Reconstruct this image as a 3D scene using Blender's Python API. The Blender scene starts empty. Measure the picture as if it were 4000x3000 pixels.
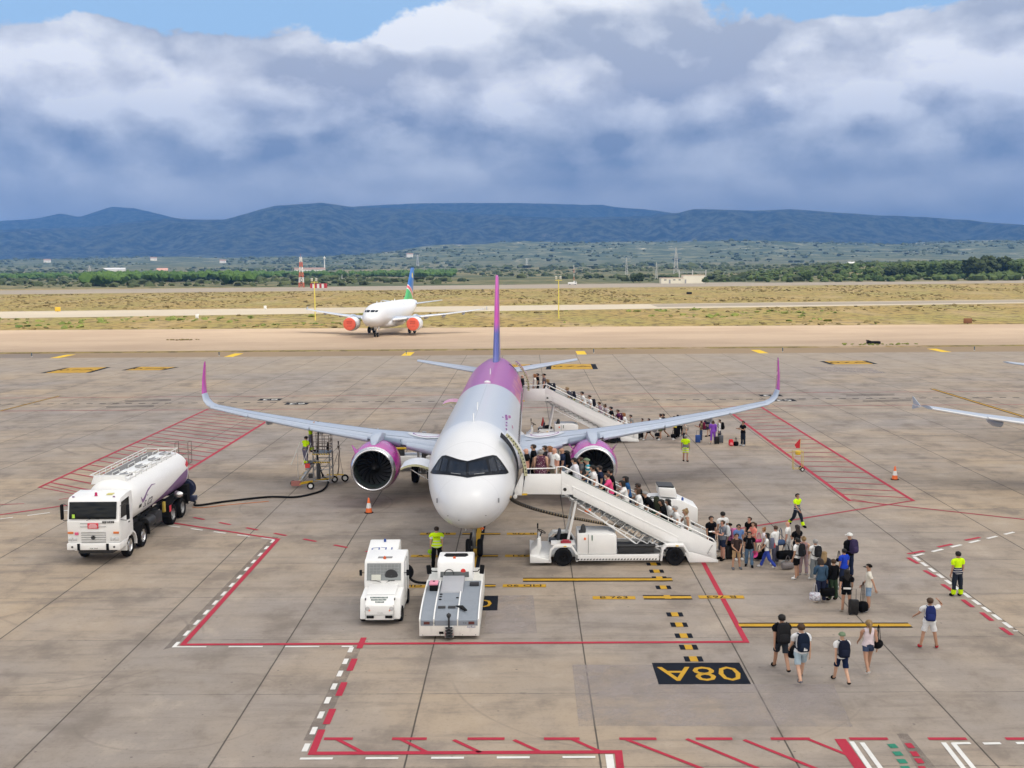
import bpy, bmesh, math, random
import numpy as np
from mathutils import Vector, Matrix, Euler
from mathutils.bvhtree import BVHTree
R = math.radians
C = bpy.context.scene.collection
SC = bpy.context.scene
random.seed(7)
rng = np.random.default_rng(11)

# ------------------------------------------------------------------ camera
F, CH, PI_, YA, RO = 4484.84, 12.764, 0.106075, -0.012501, -0.008411   # focal length in photo pixels, height, pitch, yaw, roll
fwd = Vector((math.sin(YA)*math.cos(PI_), math.cos(YA)*math.cos(PI_), -math.sin(PI_)))
rt0 = Vector((math.cos(YA), -math.sin(YA), 0)); up0 = rt0.cross(fwd)
rt = rt0*math.cos(RO) + up0*math.sin(RO); up = -rt0*math.sin(RO) + up0*math.cos(RO)
cam = bpy.data.cameras.new('camera'); camo = bpy.data.objects.new('camera', cam); C.objects.link(camo)
cam.sensor_width = 36; cam.lens = F/4000*36; cam.clip_start = 0.5; cam.clip_end = 60000
M = Matrix((rt, up, -fwd)).transposed().to_4x4(); M.translation = (0, 0, CH); camo.matrix_world = M
SC.camera = camo

def at(px, py, Z=0.0):
    """the point at height Z that the photo shows at pixel px, py"""
    d = rt*((px-2000)/F) - up*((py-1500)/F) + fwd
    t = (Z-CH)/d.z
    return Vector((d.x*t, d.y*t, Z))
def atY(px, py, Y):
    d = rt*((px-2000)/F) - up*((py-1500)/F) + fwd
    t = Y/d.y
    return Vector((d.x*t, Y, CH+d.z*t))
def A(u, v, Z=0.0):                      # same, in the 2212 pixel wide view of the photo
    return at(u*1.80832, v*1.80832, Z)

# ------------------------------------------------------------------ light
SC.view_settings.view_transform = 'Standard'; SC.view_settings.look = 'None'
SC.view_settings.exposure = -0.22; SC.view_settings.gamma = 1
SC.cycles.max_bounces = 5; SC.cycles.diffuse_bounces = 3; SC.cycles.glossy_bounces = 3
SC.cycles.transmission_bounces = 3; SC.cycles.transparent_max_bounces = 8; SC.cycles.volume_bounces = 0
SC.cycles.caustics_reflective = False; SC.cycles.caustics_refractive = False
SC.cycles.use_denoising = True
SUNEL, SUNAZ = R(56), R(118)             # azimuth clockwise from +Y
sdir = Vector((math.sin(SUNAZ)*math.cos(SUNEL), math.cos(SUNAZ)*math.cos(SUNEL), math.sin(SUNEL)))
sl = bpy.data.lights.new('sun', 'SUN'); sl.energy = 2.9; sl.angle = R(0.53); sl.color = (1, .95, .86)
so = bpy.data.objects.new('sun', sl); C.objects.link(so); so.rotation_euler = sdir.to_track_quat('Z', 'Y').to_euler()

class NT:
    flat = False
    """small helper that writes shader node maths"""
    def __init__(s, tree): s.t = tree; s.n = tree.nodes; s.l = tree.links
    def put(s, sock, v):
        if isinstance(v, bpy.types.NodeSocket): s.l.new(v, sock)
        elif v is not None:
            if hasattr(sock, 'default_value'):
                d = sock.default_value
                if hasattr(d, '__len__') and not hasattr(v, '__len__'): v = (v,)*len(d)
                if hasattr(d, '__len__') and len(d) == 4 and len(v) == 3: v = tuple(v)+(1,)
                sock.default_value = v
    def m(s, op, a, b=None, c=None, clamp=False):
        n = s.n.new('ShaderNodeMath'); n.operation = op; n.use_clamp = clamp
        s.put(n.inputs[0], a); s.put(n.inputs[1], b)
        if c is not None: s.put(n.inputs[2], c)
        return n.outputs[0]
    def add(s, a, b): return s.m('ADD', a, b)
    def sub(s, a, b): return s.m('SUBTRACT', a, b)
    def mul(s, a, b): return s.m('MULTIPLY', a, b)
    def sat(s, a): return s.m('MAXIMUM', s.m('MINIMUM', a, 1.0), 0.0)
    def sep(s, v):
        n = s.n.new('ShaderNodeSeparateXYZ'); s.put(n.inputs[0], v); return n.outputs
    def vec(s, x, y, z=0.0):
        n = s.n.new('ShaderNodeCombineXYZ'); s.put(n.inputs[0], x); s.put(n.inputs[1], y); s.put(n.inputs[2], z); return n.outputs[0]
    def mix(s, f, a, b, mode='MIX'):
        n = s.n.new('ShaderNodeMix'); n.data_type = 'RGBA'; n.blend_type = mode
        s.put(n.inputs[0], f); s.put(n.inputs[6], a); s.put(n.inputs[7], b); return n.outputs[2]
    def noise(s, vec, scale, detail=4, rough=.55, dist=0.0, col=False):
        n = s.n.new('ShaderNodeTexNoise'); n.noise_dimensions = '2D' if s.flat else '3D'; s.put(n.inputs['Vector'], vec); n.inputs['Scale'].default_value = scale
        n.inputs['Detail'].default_value = detail; n.inputs['Roughness'].default_value = rough; n.inputs['Distortion'].default_value = dist
        return n.outputs[1 if col else 0]
    def voro(s, vec, scale, feat='F1', out=0, rand=1.0):
        n = s.n.new('ShaderNodeTexVoronoi'); n.feature = feat; s.put(n.inputs['Vector'], vec); n.inputs['Scale'].default_value = scale
        n.inputs['Randomness'].default_value = rand; return n.outputs[out]
    def rng(s, v, a, b, c=0.0, d=1.0, smooth=True):
        n = s.n.new('ShaderNodeMapRange'); n.interpolation_type = 'SMOOTHSTEP' if smooth else 'LINEAR'
        s.put(n.inputs[0], v)
        for i, q in enumerate((a, b, c, d)): s.put(n.inputs[i+1], q)
        return n.outputs[0]
    def ramp(s, v, pts, interp='LINEAR'):
        n = s.n.new('ShaderNodeValToRGB'); s.put(n.inputs[0], v); cr = n.color_ramp; cr.interpolation = interp
        while len(cr.elements) < len(pts): cr.elements.new(0.5)
        for e, (p, c) in zip(cr.elements, pts):
            e.position = p; e.color = tuple(c)+(1,) if len(c) == 3 else c
        return n.outputs[0]
    def vmul(s, v, k):
        n = s.n.new('ShaderNodeVectorMath'); n.operation = 'MULTIPLY'; s.put(n.inputs[0], v); s.put(n.inputs[1], k); return n.outputs[0]
    def vadd(s, v, k):
        n = s.n.new('ShaderNodeVectorMath'); n.operation = 'ADD'; s.put(n.inputs[0], v); s.put(n.inputs[1], k); return n.outputs[0]

w = bpy.data.worlds.new('World'); SC.world = w; w.use_nodes = True
w.node_tree.nodes.clear(); t = NT(w.node_tree); t.flat = True
sky = t.n.new('ShaderNodeTexSky'); sky.sky_type = 'NISHITA'; sky.sun_disc = False
sky.sun_elevation = SUNEL; sky.sun_rotation = SUNAZ; sky.altitude = 300; sky.air_density = 1.0; sky.dust_density = .6
tc = t.n.new('ShaderNodeTexCoord'); x, y, z = t.sep(tc.outputs['Generated'])
az = t.m('ARCTAN2', x, y); el = t.m('ARCSINE', z)
P = t.vec(az, t.mul(el, 1.9), t.mul(az, .15))
wv = t.vmul(t.vadd(t.noise(P, 5, 3, .5, col=True), (-.5, -.5, -.5)), (.05, .03, .05))
Pw = t.vadd(P, wv)
big = t.noise(t.vmul(Pw, (1, 1.5, 1)), 4.2, 3, .5)
mid = t.noise(t.vmul(Pw, (1, .8, 1)), 12.0, 9, .56)
mid2 = t.noise(t.vadd(t.vmul(Pw, (1, .8, 1)), (.008, .030, 0)), 12.0, 9, .56)
emb = t.sub(mid, mid2)                                               # light falls on the upper side of each billow
def blob(ca, ce, ra, re, k):
    a = t.m('DIVIDE', t.sub(az, ca), ra); b = t.m('DIVIDE', t.sub(el, ce), re)
    q = t.add(t.mul(a, a), t.mul(b, b))
    return t.mul(t.m('POWER', 2.718, t.mul(q, -1.0)), k)
def total(L):
    o = L[0]
    for q in L[1:]: o = t.add(o, q)
    return o
grad = t.ramp(t.rng(el, 0, .25, smooth=False), [(0, (.52, .54, .62)), (.15, (.53, .55, .63)), (.23, (.43, .46, .56)), (.33, (.325, .37, .49)), (.42, (.36, .405, .525)), (.52, (.47, .51, .635)), (.60, (.62, .64, .73)), (.75, (.66, .69, .77)), (.9, (.76, .785, .84)), (1, (.78, .81, .86))])
br = total([blob(-.115, .187, .07, .018, .55), blob(.075, .226, .10, .026, .8), blob(-.05, .20, .03, .02, .4), blob(.40, .222, .035, .02, .6), blob(-.42, .17, .07, .035, .25), blob(-.38, .19, .10, .02, .2),
            blob(.24, .14, .14, .012, .25), blob(.02, .135, .10, .014, .30), blob(-.07, .079, .07, .008, .34), blob(.10, .074, .08, .007, .22), blob(.33, .15, .12, .02, .12),
            blob(.10, .155, .045, .018, -.3), blob(.0, .098, .16, .012, -.2), blob(-.36, .095, .12, .015, -.12), blob(.32, .085, .14, .014, -.10), blob(.14, .195, .035, .014, -.25), blob(-.02, .165, .05, .01, -.15)])
up1 = t.rng(el, .04, .14, .30, 1.0)
wv2 = t.vmul(t.vadd(t.noise(P, 16, 5, .6, col=True), (-.5, -.5, -.5)), (.055, .05, .05))
def billow(off):                                                     # rounded heaps of two sizes
    q_ = t.vadd(t.vadd(Pw, wv2), off)
    def vs(sc):
        n = t.n.new('ShaderNodeTexVoronoi'); n.voronoi_dimensions = '2D'; n.feature = 'SMOOTH_F1'; n.inputs['Smoothness'].default_value = .55; n.inputs['Scale'].default_value = sc; t.put(n.inputs['Vector'], t.vmul(q_, (1, .82, 1))); return n.outputs[0]
    return t.add(t.mul(t.sub(1.0, vs(6.5)), .62), t.mul(t.sub(1.0, vs(17.0)), .30))
b0 = billow((0, 0, 0)); b1 = billow((.006, .022, 0))
lum = total([t.mul(t.sub(b0, .50), t.mul(up1, .85)), t.mul(t.sub(mid, mid2), t.mul(up1, 1.2)), t.mul(t.sub(b0, b1), t.mul(up1, 3.4)), t.mul(t.sub(big, .5), t.rng(el, .02, .12, .7, 1.3)), t.mul(t.sub(mid, .5), t.mul(up1, .38)), br])
cl = t.mix(t.sat(t.m('MULTIPLY_ADD', lum, .95, .40)), t.vmul(grad, (.80, .83, .89)), t.vadd(t.vmul(grad, (.95, .935, .92)), (.50, .49, .46)))
hi = t.rng(el, .2, .45)
cl = t.mix(hi, cl, t.mix(t.rng(big, .35, .65), (.52, .57, .68), (.95, .93, .90)))
back = t.rng(y, .25, -.35)                                         # unseen sky behind the camera, brightened to fill surfaces facing it
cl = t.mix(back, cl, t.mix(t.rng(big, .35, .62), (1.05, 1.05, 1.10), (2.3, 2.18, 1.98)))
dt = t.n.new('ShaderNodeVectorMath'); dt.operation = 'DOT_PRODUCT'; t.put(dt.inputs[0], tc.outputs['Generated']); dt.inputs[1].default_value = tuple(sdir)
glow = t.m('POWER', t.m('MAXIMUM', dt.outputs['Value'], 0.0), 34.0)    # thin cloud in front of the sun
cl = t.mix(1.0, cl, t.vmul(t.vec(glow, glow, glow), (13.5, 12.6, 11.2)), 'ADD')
cov = total([t.mul(t.sub(mid, .5), 1.3), t.mul(t.sub(big, .5), 1.2), blob(-.22, .243, .22, .046, -1.5), blob(.28, .246, .13, .044, -1.7), blob(.075, .24, .085, .06, 1.1), blob(.41, .235, .045, .04, 1.1), t.rng(el, .14, .22, .75, .42)])
cov = t.m('MAXIMUM', t.rng(cov, .02, .16), t.mul(hi, .72))
skyc = t.mix(.72, t.vmul(sky.outputs[0], (.085, .09, .095)), (.52, .82, 1.2))
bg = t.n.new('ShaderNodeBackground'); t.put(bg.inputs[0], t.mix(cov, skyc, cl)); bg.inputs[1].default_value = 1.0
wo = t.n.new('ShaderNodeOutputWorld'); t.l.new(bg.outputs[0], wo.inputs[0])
w.cycles.sampling_method = 'MANUAL'; w.cycles.sample_map_resolution = 512

# ------------------------------------------------------------------ materials
MATS = {}
def mat(name, col, rough=.5, metal=0.0, var=.06, scale=3.0, spec=.5, bump=0.0, emit=None, coat=0.0, dirt=0.0):
    if name in MATS: return MATS[name]
    m = bpy.data.materials.new(name); m.use_nodes = True; q = NT(m.node_tree); b = q.n['Principled BSDF']
    tcn = q.n.new('ShaderNodeTexCoord'); v = tcn.outputs['Object']
    nz = q.noise(v, scale, 5, .6)
    lo = tuple(max(0, c*(1-var*2)) for c in col); hi_ = tuple(min(1, c*(1+var*1.3)) for c in col)
    c = q.mix(nz, lo, hi_)
    if dirt:
        s = q.rng(q.noise(q.vmul(v, (1, 1, .35)), scale*2.2, 8, .7), .52, .75)
        c = q.mix(q.mul(s, dirt), c, tuple(k*.38 for k in col))
    q.put(b.inputs['Base Color'], c)
    q.put(b.inputs['Roughness'], q.rng(nz, 0, 1, max(.02, rough-.08), min(1, rough+.08), smooth=False))
    b.inputs['Metallic'].default_value = metal; b.inputs['Specular IOR Level'].default_value = spec
    b.inputs['Coat Weight'].default_value = coat; b.inputs['Coat Roughness'].default_value = .08
    if emit: b.inputs['Emission Color'].default_value = tuple(emit[:3])+(1,); b.inputs['Emission Strength'].default_value = emit[3]
    if bump:
        bp = q.n.new('ShaderNodeBump'); bp.inputs['Strength'].default_value = bump; bp.inputs['Distance'].default_value = .02
        q.put(bp.inputs['Height'], q.noise(v, scale*8, 4, .6)); q.l.new(bp.outputs[0], b.inputs['Normal'])
    m.diffuse_color = tuple(col)+(1,); MATS[name] = m
    return m
def glass(name, col=(.02, .03, .035), rough=.04, alpha=1.0):
    m = mat(name, col, rough, 0, .02, 2.0, .8)
    m.node_tree.nodes['Principled BSDF'].inputs['Alpha'].default_value = alpha
    return m
WH = mat('white_paint', (.80, .80, .79), .35, 0, .03, 1.5, .5, dirt=.10)
BLK = mat('black_rubber', (.010, .010, .011), .8, 0, .25, 6, .12)
DK = mat('dark_steel', (.030, .031, .034), .55, .2, .15, 5)
GREY = mat('grey_metal', (.34, .345, .35), .42, .6, .12, 4)
STEEL = mat('bright_steel', (.62, .62, .62), .28, .9, .08, 5)
YEL = mat('yellow_paint', (.78, .50, .03), .5, 0, .1, 4)
RED = mat('red_paint', (.62, .03, .025), .5, 0, .1, 4)
ORG = mat('orange_plastic', (.85, .16, .03), .5, 0, .06, 4)

# ------------------------------------------------------------------ mesh builder
class MB:
    def __init__(s): s.v = []; s.f = []; s.m = []
    def add(s, vs, fs, mi=0):
        o = len(s.v); s.v += [tuple(q) for q in vs]; s.f += [tuple(i+o for i in f) for f in fs]; s.m += [mi]*len(fs); return s
    def box(s, c, d, mi=0, rz=0.0, ry=0.0, rx=0.0, taper=1.0):
        E = Euler((rx, ry, rz)).to_matrix(); c = Vector(c); vs = []
        for sz in (-1, 1):
            k = taper if sz > 0 else 1
            for sx, sy in ((-1, -1), (1, -1), (1, 1), (-1, 1)):
                vs.append(c + E @ Vector((sx*d[0]/2*k, sy*d[1]/2*k, sz*d[2]/2)))
        return s.add(vs, [(3, 2, 1, 0), (4, 5, 6, 7), (0, 1, 5, 4), (1, 2, 6, 5), (2, 3, 7, 6), (3, 0, 4, 7)], mi)
    def tube(s, a, b, r, n=8, mi=0, r2=None):
        a, b = Vector(a), Vector(b); d = (b-a)
        if d.length < 1e-6: return s
        d.normalize(); u = d.orthogonal().normalized(); w_ = d.cross(u); r2 = r if r2 is None else r2; vs = []
        for p, q in ((a, r), (b, r2)):
            for i in range(n):
                an = 2*math.pi*i/n; vs.append(p + (u*math.cos(an) + w_*math.sin(an))*q)
        fs = [(i, (i+1) % n, n+(i+1) % n, n+i) for i in range(n)] + [tuple(range(n-1, -1, -1)), tuple(range(n, 2*n))]
        return s.add(vs, fs, mi)
    def path(s, pts, r, n=6, mi=0, closed=False):
        pts = [Vector(p) for p in pts]; L = len(pts); vs = []; prev = None
        for i, p in enumerate(pts):
            a = pts[i-1] if (i or closed) else p; b = pts[(i+1) % L] if (i < L-1 or closed) else p
            d = (b-a).normalized()
            u = d.orthogonal().normalized() if prev is None else (prev - d*prev.dot(d)).normalized()
            prev = u; w_ = d.cross(u); rr = r[i] if hasattr(r, '__len__') else r
            for k in range(n):
                an = 2*math.pi*k/n; vs.append(p + (u*math.cos(an) + w_*math.sin(an))*rr)
        fs = []
        for i in range(L if closed else L-1):
            j = (i+1) % L
            for k in range(n): fs.append((i*n+k, i*n+(k+1) % n, j*n+(k+1) % n, j*n+k))
        if not closed: fs += [tuple(range(n-1, -1, -1)), tuple((L-1)*n+k for k in range(n))]
        return s.add(vs, fs, mi)
    def lathe(s, prof, o=(0, 0, 0), ax='Z', n=24, mi=0, mis=None, caps=False):
        o = Vector(o); vs = []; fs = []; ms = []
        for r, h in prof:
            for i in range(n):
                an = 2*math.pi*i/n; c_, s_ = r*math.cos(an), r*math.sin(an)
                vs.append(o + {'Z': Vector((c_, s_, h)), 'Y': Vector((c_, h, -s_)), 'X': Vector((h, c_, s_))}[ax])
        for j in range(len(prof)-1):
            for i in range(n):
                fs.append((j*n+i, j*n+(i+1) % n, (j+1)*n+(i+1) % n, (j+1)*n+i)); ms.append(mis[j] if mis else mi)
        if caps:
            fs.append(tuple(range(n-1, -1, -1))); ms.append(mis[0] if mis else mi)
            fs.append(tuple((len(prof)-1)*n+i for i in range(n))); ms.append(mis[-1] if mis else mi)
        q = len(s.v); s.v += [tuple(k) for k in vs]; s.f += [tuple(i+q for i in f) for f in fs]; s.m += ms; return s
    def prism(s, poly, ax, a, b, mi=0):
        f3 = {'X': lambda p, t_: (t_, p[0], p[1]), 'Y': lambda p, t_: (p[0], t_, p[1]), 'Z': lambda p, t_: (p[0], p[1], t_)}[ax]
        n = len(poly); vs = [f3(p, a) for p in poly] + [f3(p, b) for p in poly]
        fs = [(i, (i+1) % n, n+(i+1) % n, n+i) for i in range(n)] + [tuple(range(n-1, -1, -1)), tuple(range(n, 2*n))]
        return s.add(vs, fs, mi)
    def loft(s, rings, mi=0, closed=True, caps=True, mis=None):
        n = len(rings[0]); vs = [p for r_ in rings for p in r_]; fs = []; ms = []
        for j in range(len(rings)-1):
            for i in range(n if closed else n-1):
                fs.append((j*n+i, j*n+(i+1) % n, (j+1)*n+(i+1) % n, (j+1)*n+i)); ms.append(mis[j] if mis else mi)
        if caps and closed:
            fs += [tuple(range(n-1, -1, -1)), tuple((len(rings)-1)*n+i for i in range(n))]; ms += [ms[0], ms[-1]]
        o = len(s.v); s.v += [tuple(q) for q in vs]; s.f += [tuple(i+o for i in f) for f in fs]; s.m += ms; return s
    def build(s, name, mats, parent=None, ang=35, bevel=0.0, loc=None, rz=0.0, fix=True):
        me = bpy.data.meshes.new(name); me.from_pydata(s.v, [], s.f)
        for q in (mats if isinstance(mats, (list, tuple)) else [mats]): me.materials.append(q)
        me.polygons.foreach_set('material_index', s.m)
        if fix or bevel:
            bm = bmesh.new(); bm.from_mesh(me)
            if fix: bmesh.ops.recalc_face_normals(bm, faces=bm.faces)
            if bevel:
                es = [e for e in bm.edges if len(e.link_faces) == 2 and e.calc_face_angle(0) > R(30)]
                bmesh.ops.bevel(bm, geom=es, offset=bevel, offset_type='OFFSET', segments=2, profile=.5, affect='EDGES', clamp_overlap=True)
            bm.to_mesh(me); bm.free()
        me.polygons.foreach_set('use_smooth', [True]*len(me.polygons))
        if ang < 180: me.set_sharp_from_angle(angle=R(ang))
        me.update(); o = bpy.data.objects.new(name, me); C.objects.link(o)
        if parent: o.parent = parent
        if loc is not None: o.location = loc
        o.rotation_euler.z = rz
        return o
def tag(o, label=None, cat=None, group=None, kind=None):
    if label: o['label'] = label
    if cat: o['category'] = cat
    if group: o['group'] = group
    if kind: o['kind'] = kind
    return o
def thing(name, label, cat, loc=(0, 0, 0), rz=0.0, group=None, kind=None):
    o = bpy.data.objects.new(name, None); C.objects.link(o); o.location = loc; o.rotation_euler.z = rz
    o.empty_display_size = .3
    return tag(o, label, cat, group, kind)
KIDS = {}
def copy_tree(o, parent=None):
    c = o.copy(); C.objects.link(c)
    if parent is not None: c.parent = parent; c.matrix_parent_inverse = o.matrix_parent_inverse.copy()
    for ch in [k for k in o.children]: copy_tree(ch, c)
    return c
def text_bits(s_, size, align='CENTER'):
    """flat letter shapes in the XY plane"""
    cu = bpy.data.curves.new('lettering', 'FONT'); cu.body = s_; cu.size = size; cu.align_x = align; cu.align_y = 'CENTER'; cu.resolution_u = 2
    ob = bpy.data.objects.new('lettering', cu); C.objects.link(ob)
    me = bpy.data.meshes.new_from_object(ob)
    vs = [v_.co.copy() for v_ in me.vertices]; fs = [tuple(p_.vertices) for p_ in me.polygons]
    bpy.data.objects.remove(ob); bpy.data.curves.remove(cu); bpy.data.meshes.remove(me)
    return vs, fs
def add_text(mb, s_, size, M_, mi=0, sx=1.0):
    vs, fs = text_bits(s_, size); mb.add([M_ @ Vector((v_.x*sx, v_.y, 0)) for v_ in vs], fs, mi)
# ------------------------------------------------------------------ the ground out to the mountains
RF = [(-400, 500), (0, 497), (200, 492), (300, 479), (400, 470), (490, 471), (600, 441), (700, 434), (760, 444), (850, 452), (950, 456), (1050, 464), (1200, 472), (1400, 468), (1500, 449), (1620, 453), (1700, 450), (1790, 456), (1900, 463), (2000, 466), (2100, 474), (2212, 484), (2700, 490)]
RB = [(-400, 470), (0, 475), (90, 468), (140, 458), (180, 466), (250, 444), (300, 447), (380, 466), (500, 482), (700, 462), (780, 443), (900, 437), (1100, 436), (1300, 440), (1400, 449), (1500, 464), (1750, 474), (2212, 492), (2700, 492)]
def los(a, R_):                                            # slope of the sight line that grazes a ridge
    u = 1106+(a+.0125)*2480; v = np.interp(u, [q[0] for q in R_], [q[1] for q in R_])
    v = v-1.0+2.6*fbm(a*60+5, a*0+1, 88 if R_ is RF else 66, 5)*(1+.5*np.sin(a*21))
    return (561+.0084*(1106-u)-v)/2480
def vnoise(x, y, seed):
    xi = np.floor(x).astype(int); yi = np.floor(y).astype(int); fx = x-xi; fy = y-yi
    fx = fx*fx*(3-2*fx); fy = fy*fy*(3-2*fy)
    def h(i, j):
        q = np.sin(i*127.1+j*311.7+seed*74.7)*43758.5453; return q-np.floor(q)
    return (h(xi, yi)*(1-fx)+h(xi+1, yi)*fx)*(1-fy) + (h(xi, yi+1)*(1-fx)+h(xi+1, yi+1)*fx)*fy
def fbm(x, y, seed, o=5):
    s = 0; a = .5
    for k in range(o): s = s + a*vnoise(x*2**k, y*2**k, seed+k); a *= .5
    return s
def smooth(v, a, b):
    q = np.clip((v-a)/(b-a), 0, 1); return q*q*(3-2*q)
def height(x, y):
    x = np.asarray(x, float); y = np.asarray(y, float)
    a = x/np.maximum(y, 50)
    far = smooth(y, 700, 1500)
    z = -.03 + far*(-6+10*fbm(x/400, y/400, 3)) + smooth(y, 1300, 5000)*22
    z = z + smooth(a, .16, .30)*smooth(y, 640, 900)*(1-smooth(y, 1300, 1900))*7.5
    mid = smooth(y, 2400, 3700)*(1-smooth(y, 4600, 5600))
    z = z + mid*(np.exp(-((a+.02)/.11)**2)*56 + np.exp(-((a-.18)/.12)**2)*50 + np.exp(-((a-.42)/.16)**2)*44 + np.exp(-((a+.34)/.2)**2)*18)*(.55+.9*fbm(x/330, y/330, 9))
    Lf, Lb = los(a, RF), los(a, RB); spur = fbm(x/750+3, y/1500, 21, 6); rav = np.abs(fbm(x/420+9, y/1100, 29, 5)-.5)*2
    mf = (CH+Lf*7200)*(smooth(y, 4900, 7200)**1.1)*(1-.62*smooth(y, 7250, 8300)) + ((spur-.5)*300-rav*90)*smooth(y, 5000, 6000)*(1-smooth(y, 6700, 7150))
    mb_ = (CH+Lb*10600)*smooth(y, 7900, 10600) + (spur-.5)*380*smooth(y, 8200, 9200)*(1-smooth(y, 10000, 10500)); mb_ = mb_*(1-.5*smooth(y, 10700, 13000))
    z = z + np.maximum(np.maximum(mf, mb_*(y > 7300)), 0)
    lim = CH+np.where(y < 7300, Lf, np.maximum(Lf, Lb))*y
    return np.where(y > 4200, np.minimum(z, lim), z)
rows = np.concatenate([[-80, 0, 100, 250, 400, 520, 600, 640], np.geomspace(660, 2400, 80), np.geomspace(2430, 9600, 170), np.geomspace(9700, 15500, 40)])
cols = np.linspace(-1, 1, 421)
X = (cols[None, :]*(np.maximum(rows, 0)[:, None]*.64+230)); Y = np.repeat(rows[:, None], 421, 1)
Zh = height(X, Y)
me = bpy.data.meshes.new('ground'); nr, nc = X.shape
vs = np.stack([X, Y, Zh], -1).reshape(-1, 3)
idx = np.arange(nr*nc).reshape(nr, nc)
fc = np.stack([idx[:-1, :-1], idx[:-1, 1:], idx[1:, 1:], idx[1:, :-1]], -1).reshape(-1, 4)
def fast_mesh(name, vs, fc, mats, mi=None, smooth_=True):
    me = bpy.data.meshes.new(name); k = fc.shape[1]
    me.vertices.add(len(vs)); me.vertices.foreach_set('co', np.asarray(vs, np.float32).ravel())
    me.loops.add(fc.size); me.loops.foreach_set('vertex_index', fc.astype(np.int32).ravel())
    me.polygons.add(len(fc)); me.polygons.foreach_set('loop_start', np.arange(0, fc.size, k, dtype=np.int32))
    for m_ in mats: me.materials.append(m_)
    if mi is not None: me.polygons.foreach_set('material_index', mi.astype(np.int32))
    me.polygons.foreach_set('use_smooth', np.full(len(fc), smooth_))
    me.update(calc_edges=True); me.validate(); return me
gm = bpy.data.materials.new('open_land'); gm.use_nodes = True; q = NT(gm.node_tree); b = q.n['Principled BSDF']; b.inputs['Roughness'].default_value = .95; b.inputs['Specular IOR Level'].default_value = .1
geo = q.n.new('ShaderNodeNewGeometry'); P_ = geo.outputs['Position']; gx, gy, gz = q.sep(P_)
Pf = q.vec(gx, gy, 0)
# dry airfield grass
n1 = q.noise(q.vmul(Pf, (1, .45, 1)), .05, 6, .65); n2 = q.noise(q.vmul(Pf, (1, .5, 1)), .45, 6, .7); n3 = q.noise(Pf, 2.2, 4, .7)
grass = q.mix(q.rng(n1, .38, .66), (.30, .215, .08), (.25, .215, .065))
grass = q.mix(q.rng(n2, .47, .62), grass, (.10, .075, .035))
grass = q.mix(q.rng(q.add(n3, q.mul(n1, .3)), .72, .86), grass, (.38, .30, .20))
bald = q.rng(q.noise(q.vmul(Pf, (1, .35, 1)), .07, 7, .65), .52, .62)
edge = q.rng(gy, 235, 200)
grass = q.mix(q.mul(bald, q.m('MULTIPLY_ADD', edge, .8, .3)), grass, (.40, .30, .19))
# scrub and orchard plain
s1 = q.noise(q.vmul(Pf, (1, .8, 1)), .006, 7, .65); s2 = q.noise(Pf, .03, 8, .75); dots = q.voro(Pf, .09, 'F1', 0)
plain = q.mix(q.rng(s1, .42, .58), (.075, .088, .045), (.17, .15, .08))
plain = q.mix(q.rng(s2, .54, .62), plain, (.05, .07, .028))
plain = q.mix(q.rng(s2, .62, .68), plain, (.40, .30, .18))
plain = q.mix(q.rng(dots, .45, .25), plain, (.035, .05, .02))
# wooded mountains
f1 = q.noise(Pf, .0035, 10, .7); f2 = q.noise(Pf, .014, 8, .75)
woods = q.mix(q.rng(f2, .42, .60), (.004, .009, .010), (.085, .095, .065))
woods = q.mix(q.mul(q.rng(f1, .60, .70), q.rng(f2, .45, .58)), woods, (.16, .15, .13))
c = q.mix(q.rng(gy, 628, 640), grass, plain)
midc = q.mix(q.mul(q.rng(q.noise(Pf, .02, 9, .75), .55, .64), q.rng(f1, .50, .60)), q.mix(q.rng(f2, .45, .6), (.05, .068, .035), (.14, .145, .085)), (.50, .46, .38))
c = q.mix(q.rng(gy, 2300, 2900), c, midc)
c = q.mix(q.rng(q.add(gy, q.mul(q.sub(f1, .5), 1500)), 4900, 5400), c, woods)
q.put(b.inputs['Base Color'], c)
bp = q.n.new('ShaderNodeBump'); bp.inputs['Strength'].default_value = .5; bp.inputs['Distance'].default_value = 12
q.put(bp.inputs['Height'], q.mul(q.noise(Pf, .012, 9, .7), q.rng(gy, 1500, 4000))); q.l.new(bp.outputs[0], b.inputs['Normal'])
g = bpy.data.objects.new('ground', fast_mesh('ground', vs, fc, [gm])); C.objects.link(g); g['kind'] = 'structure'

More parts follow.
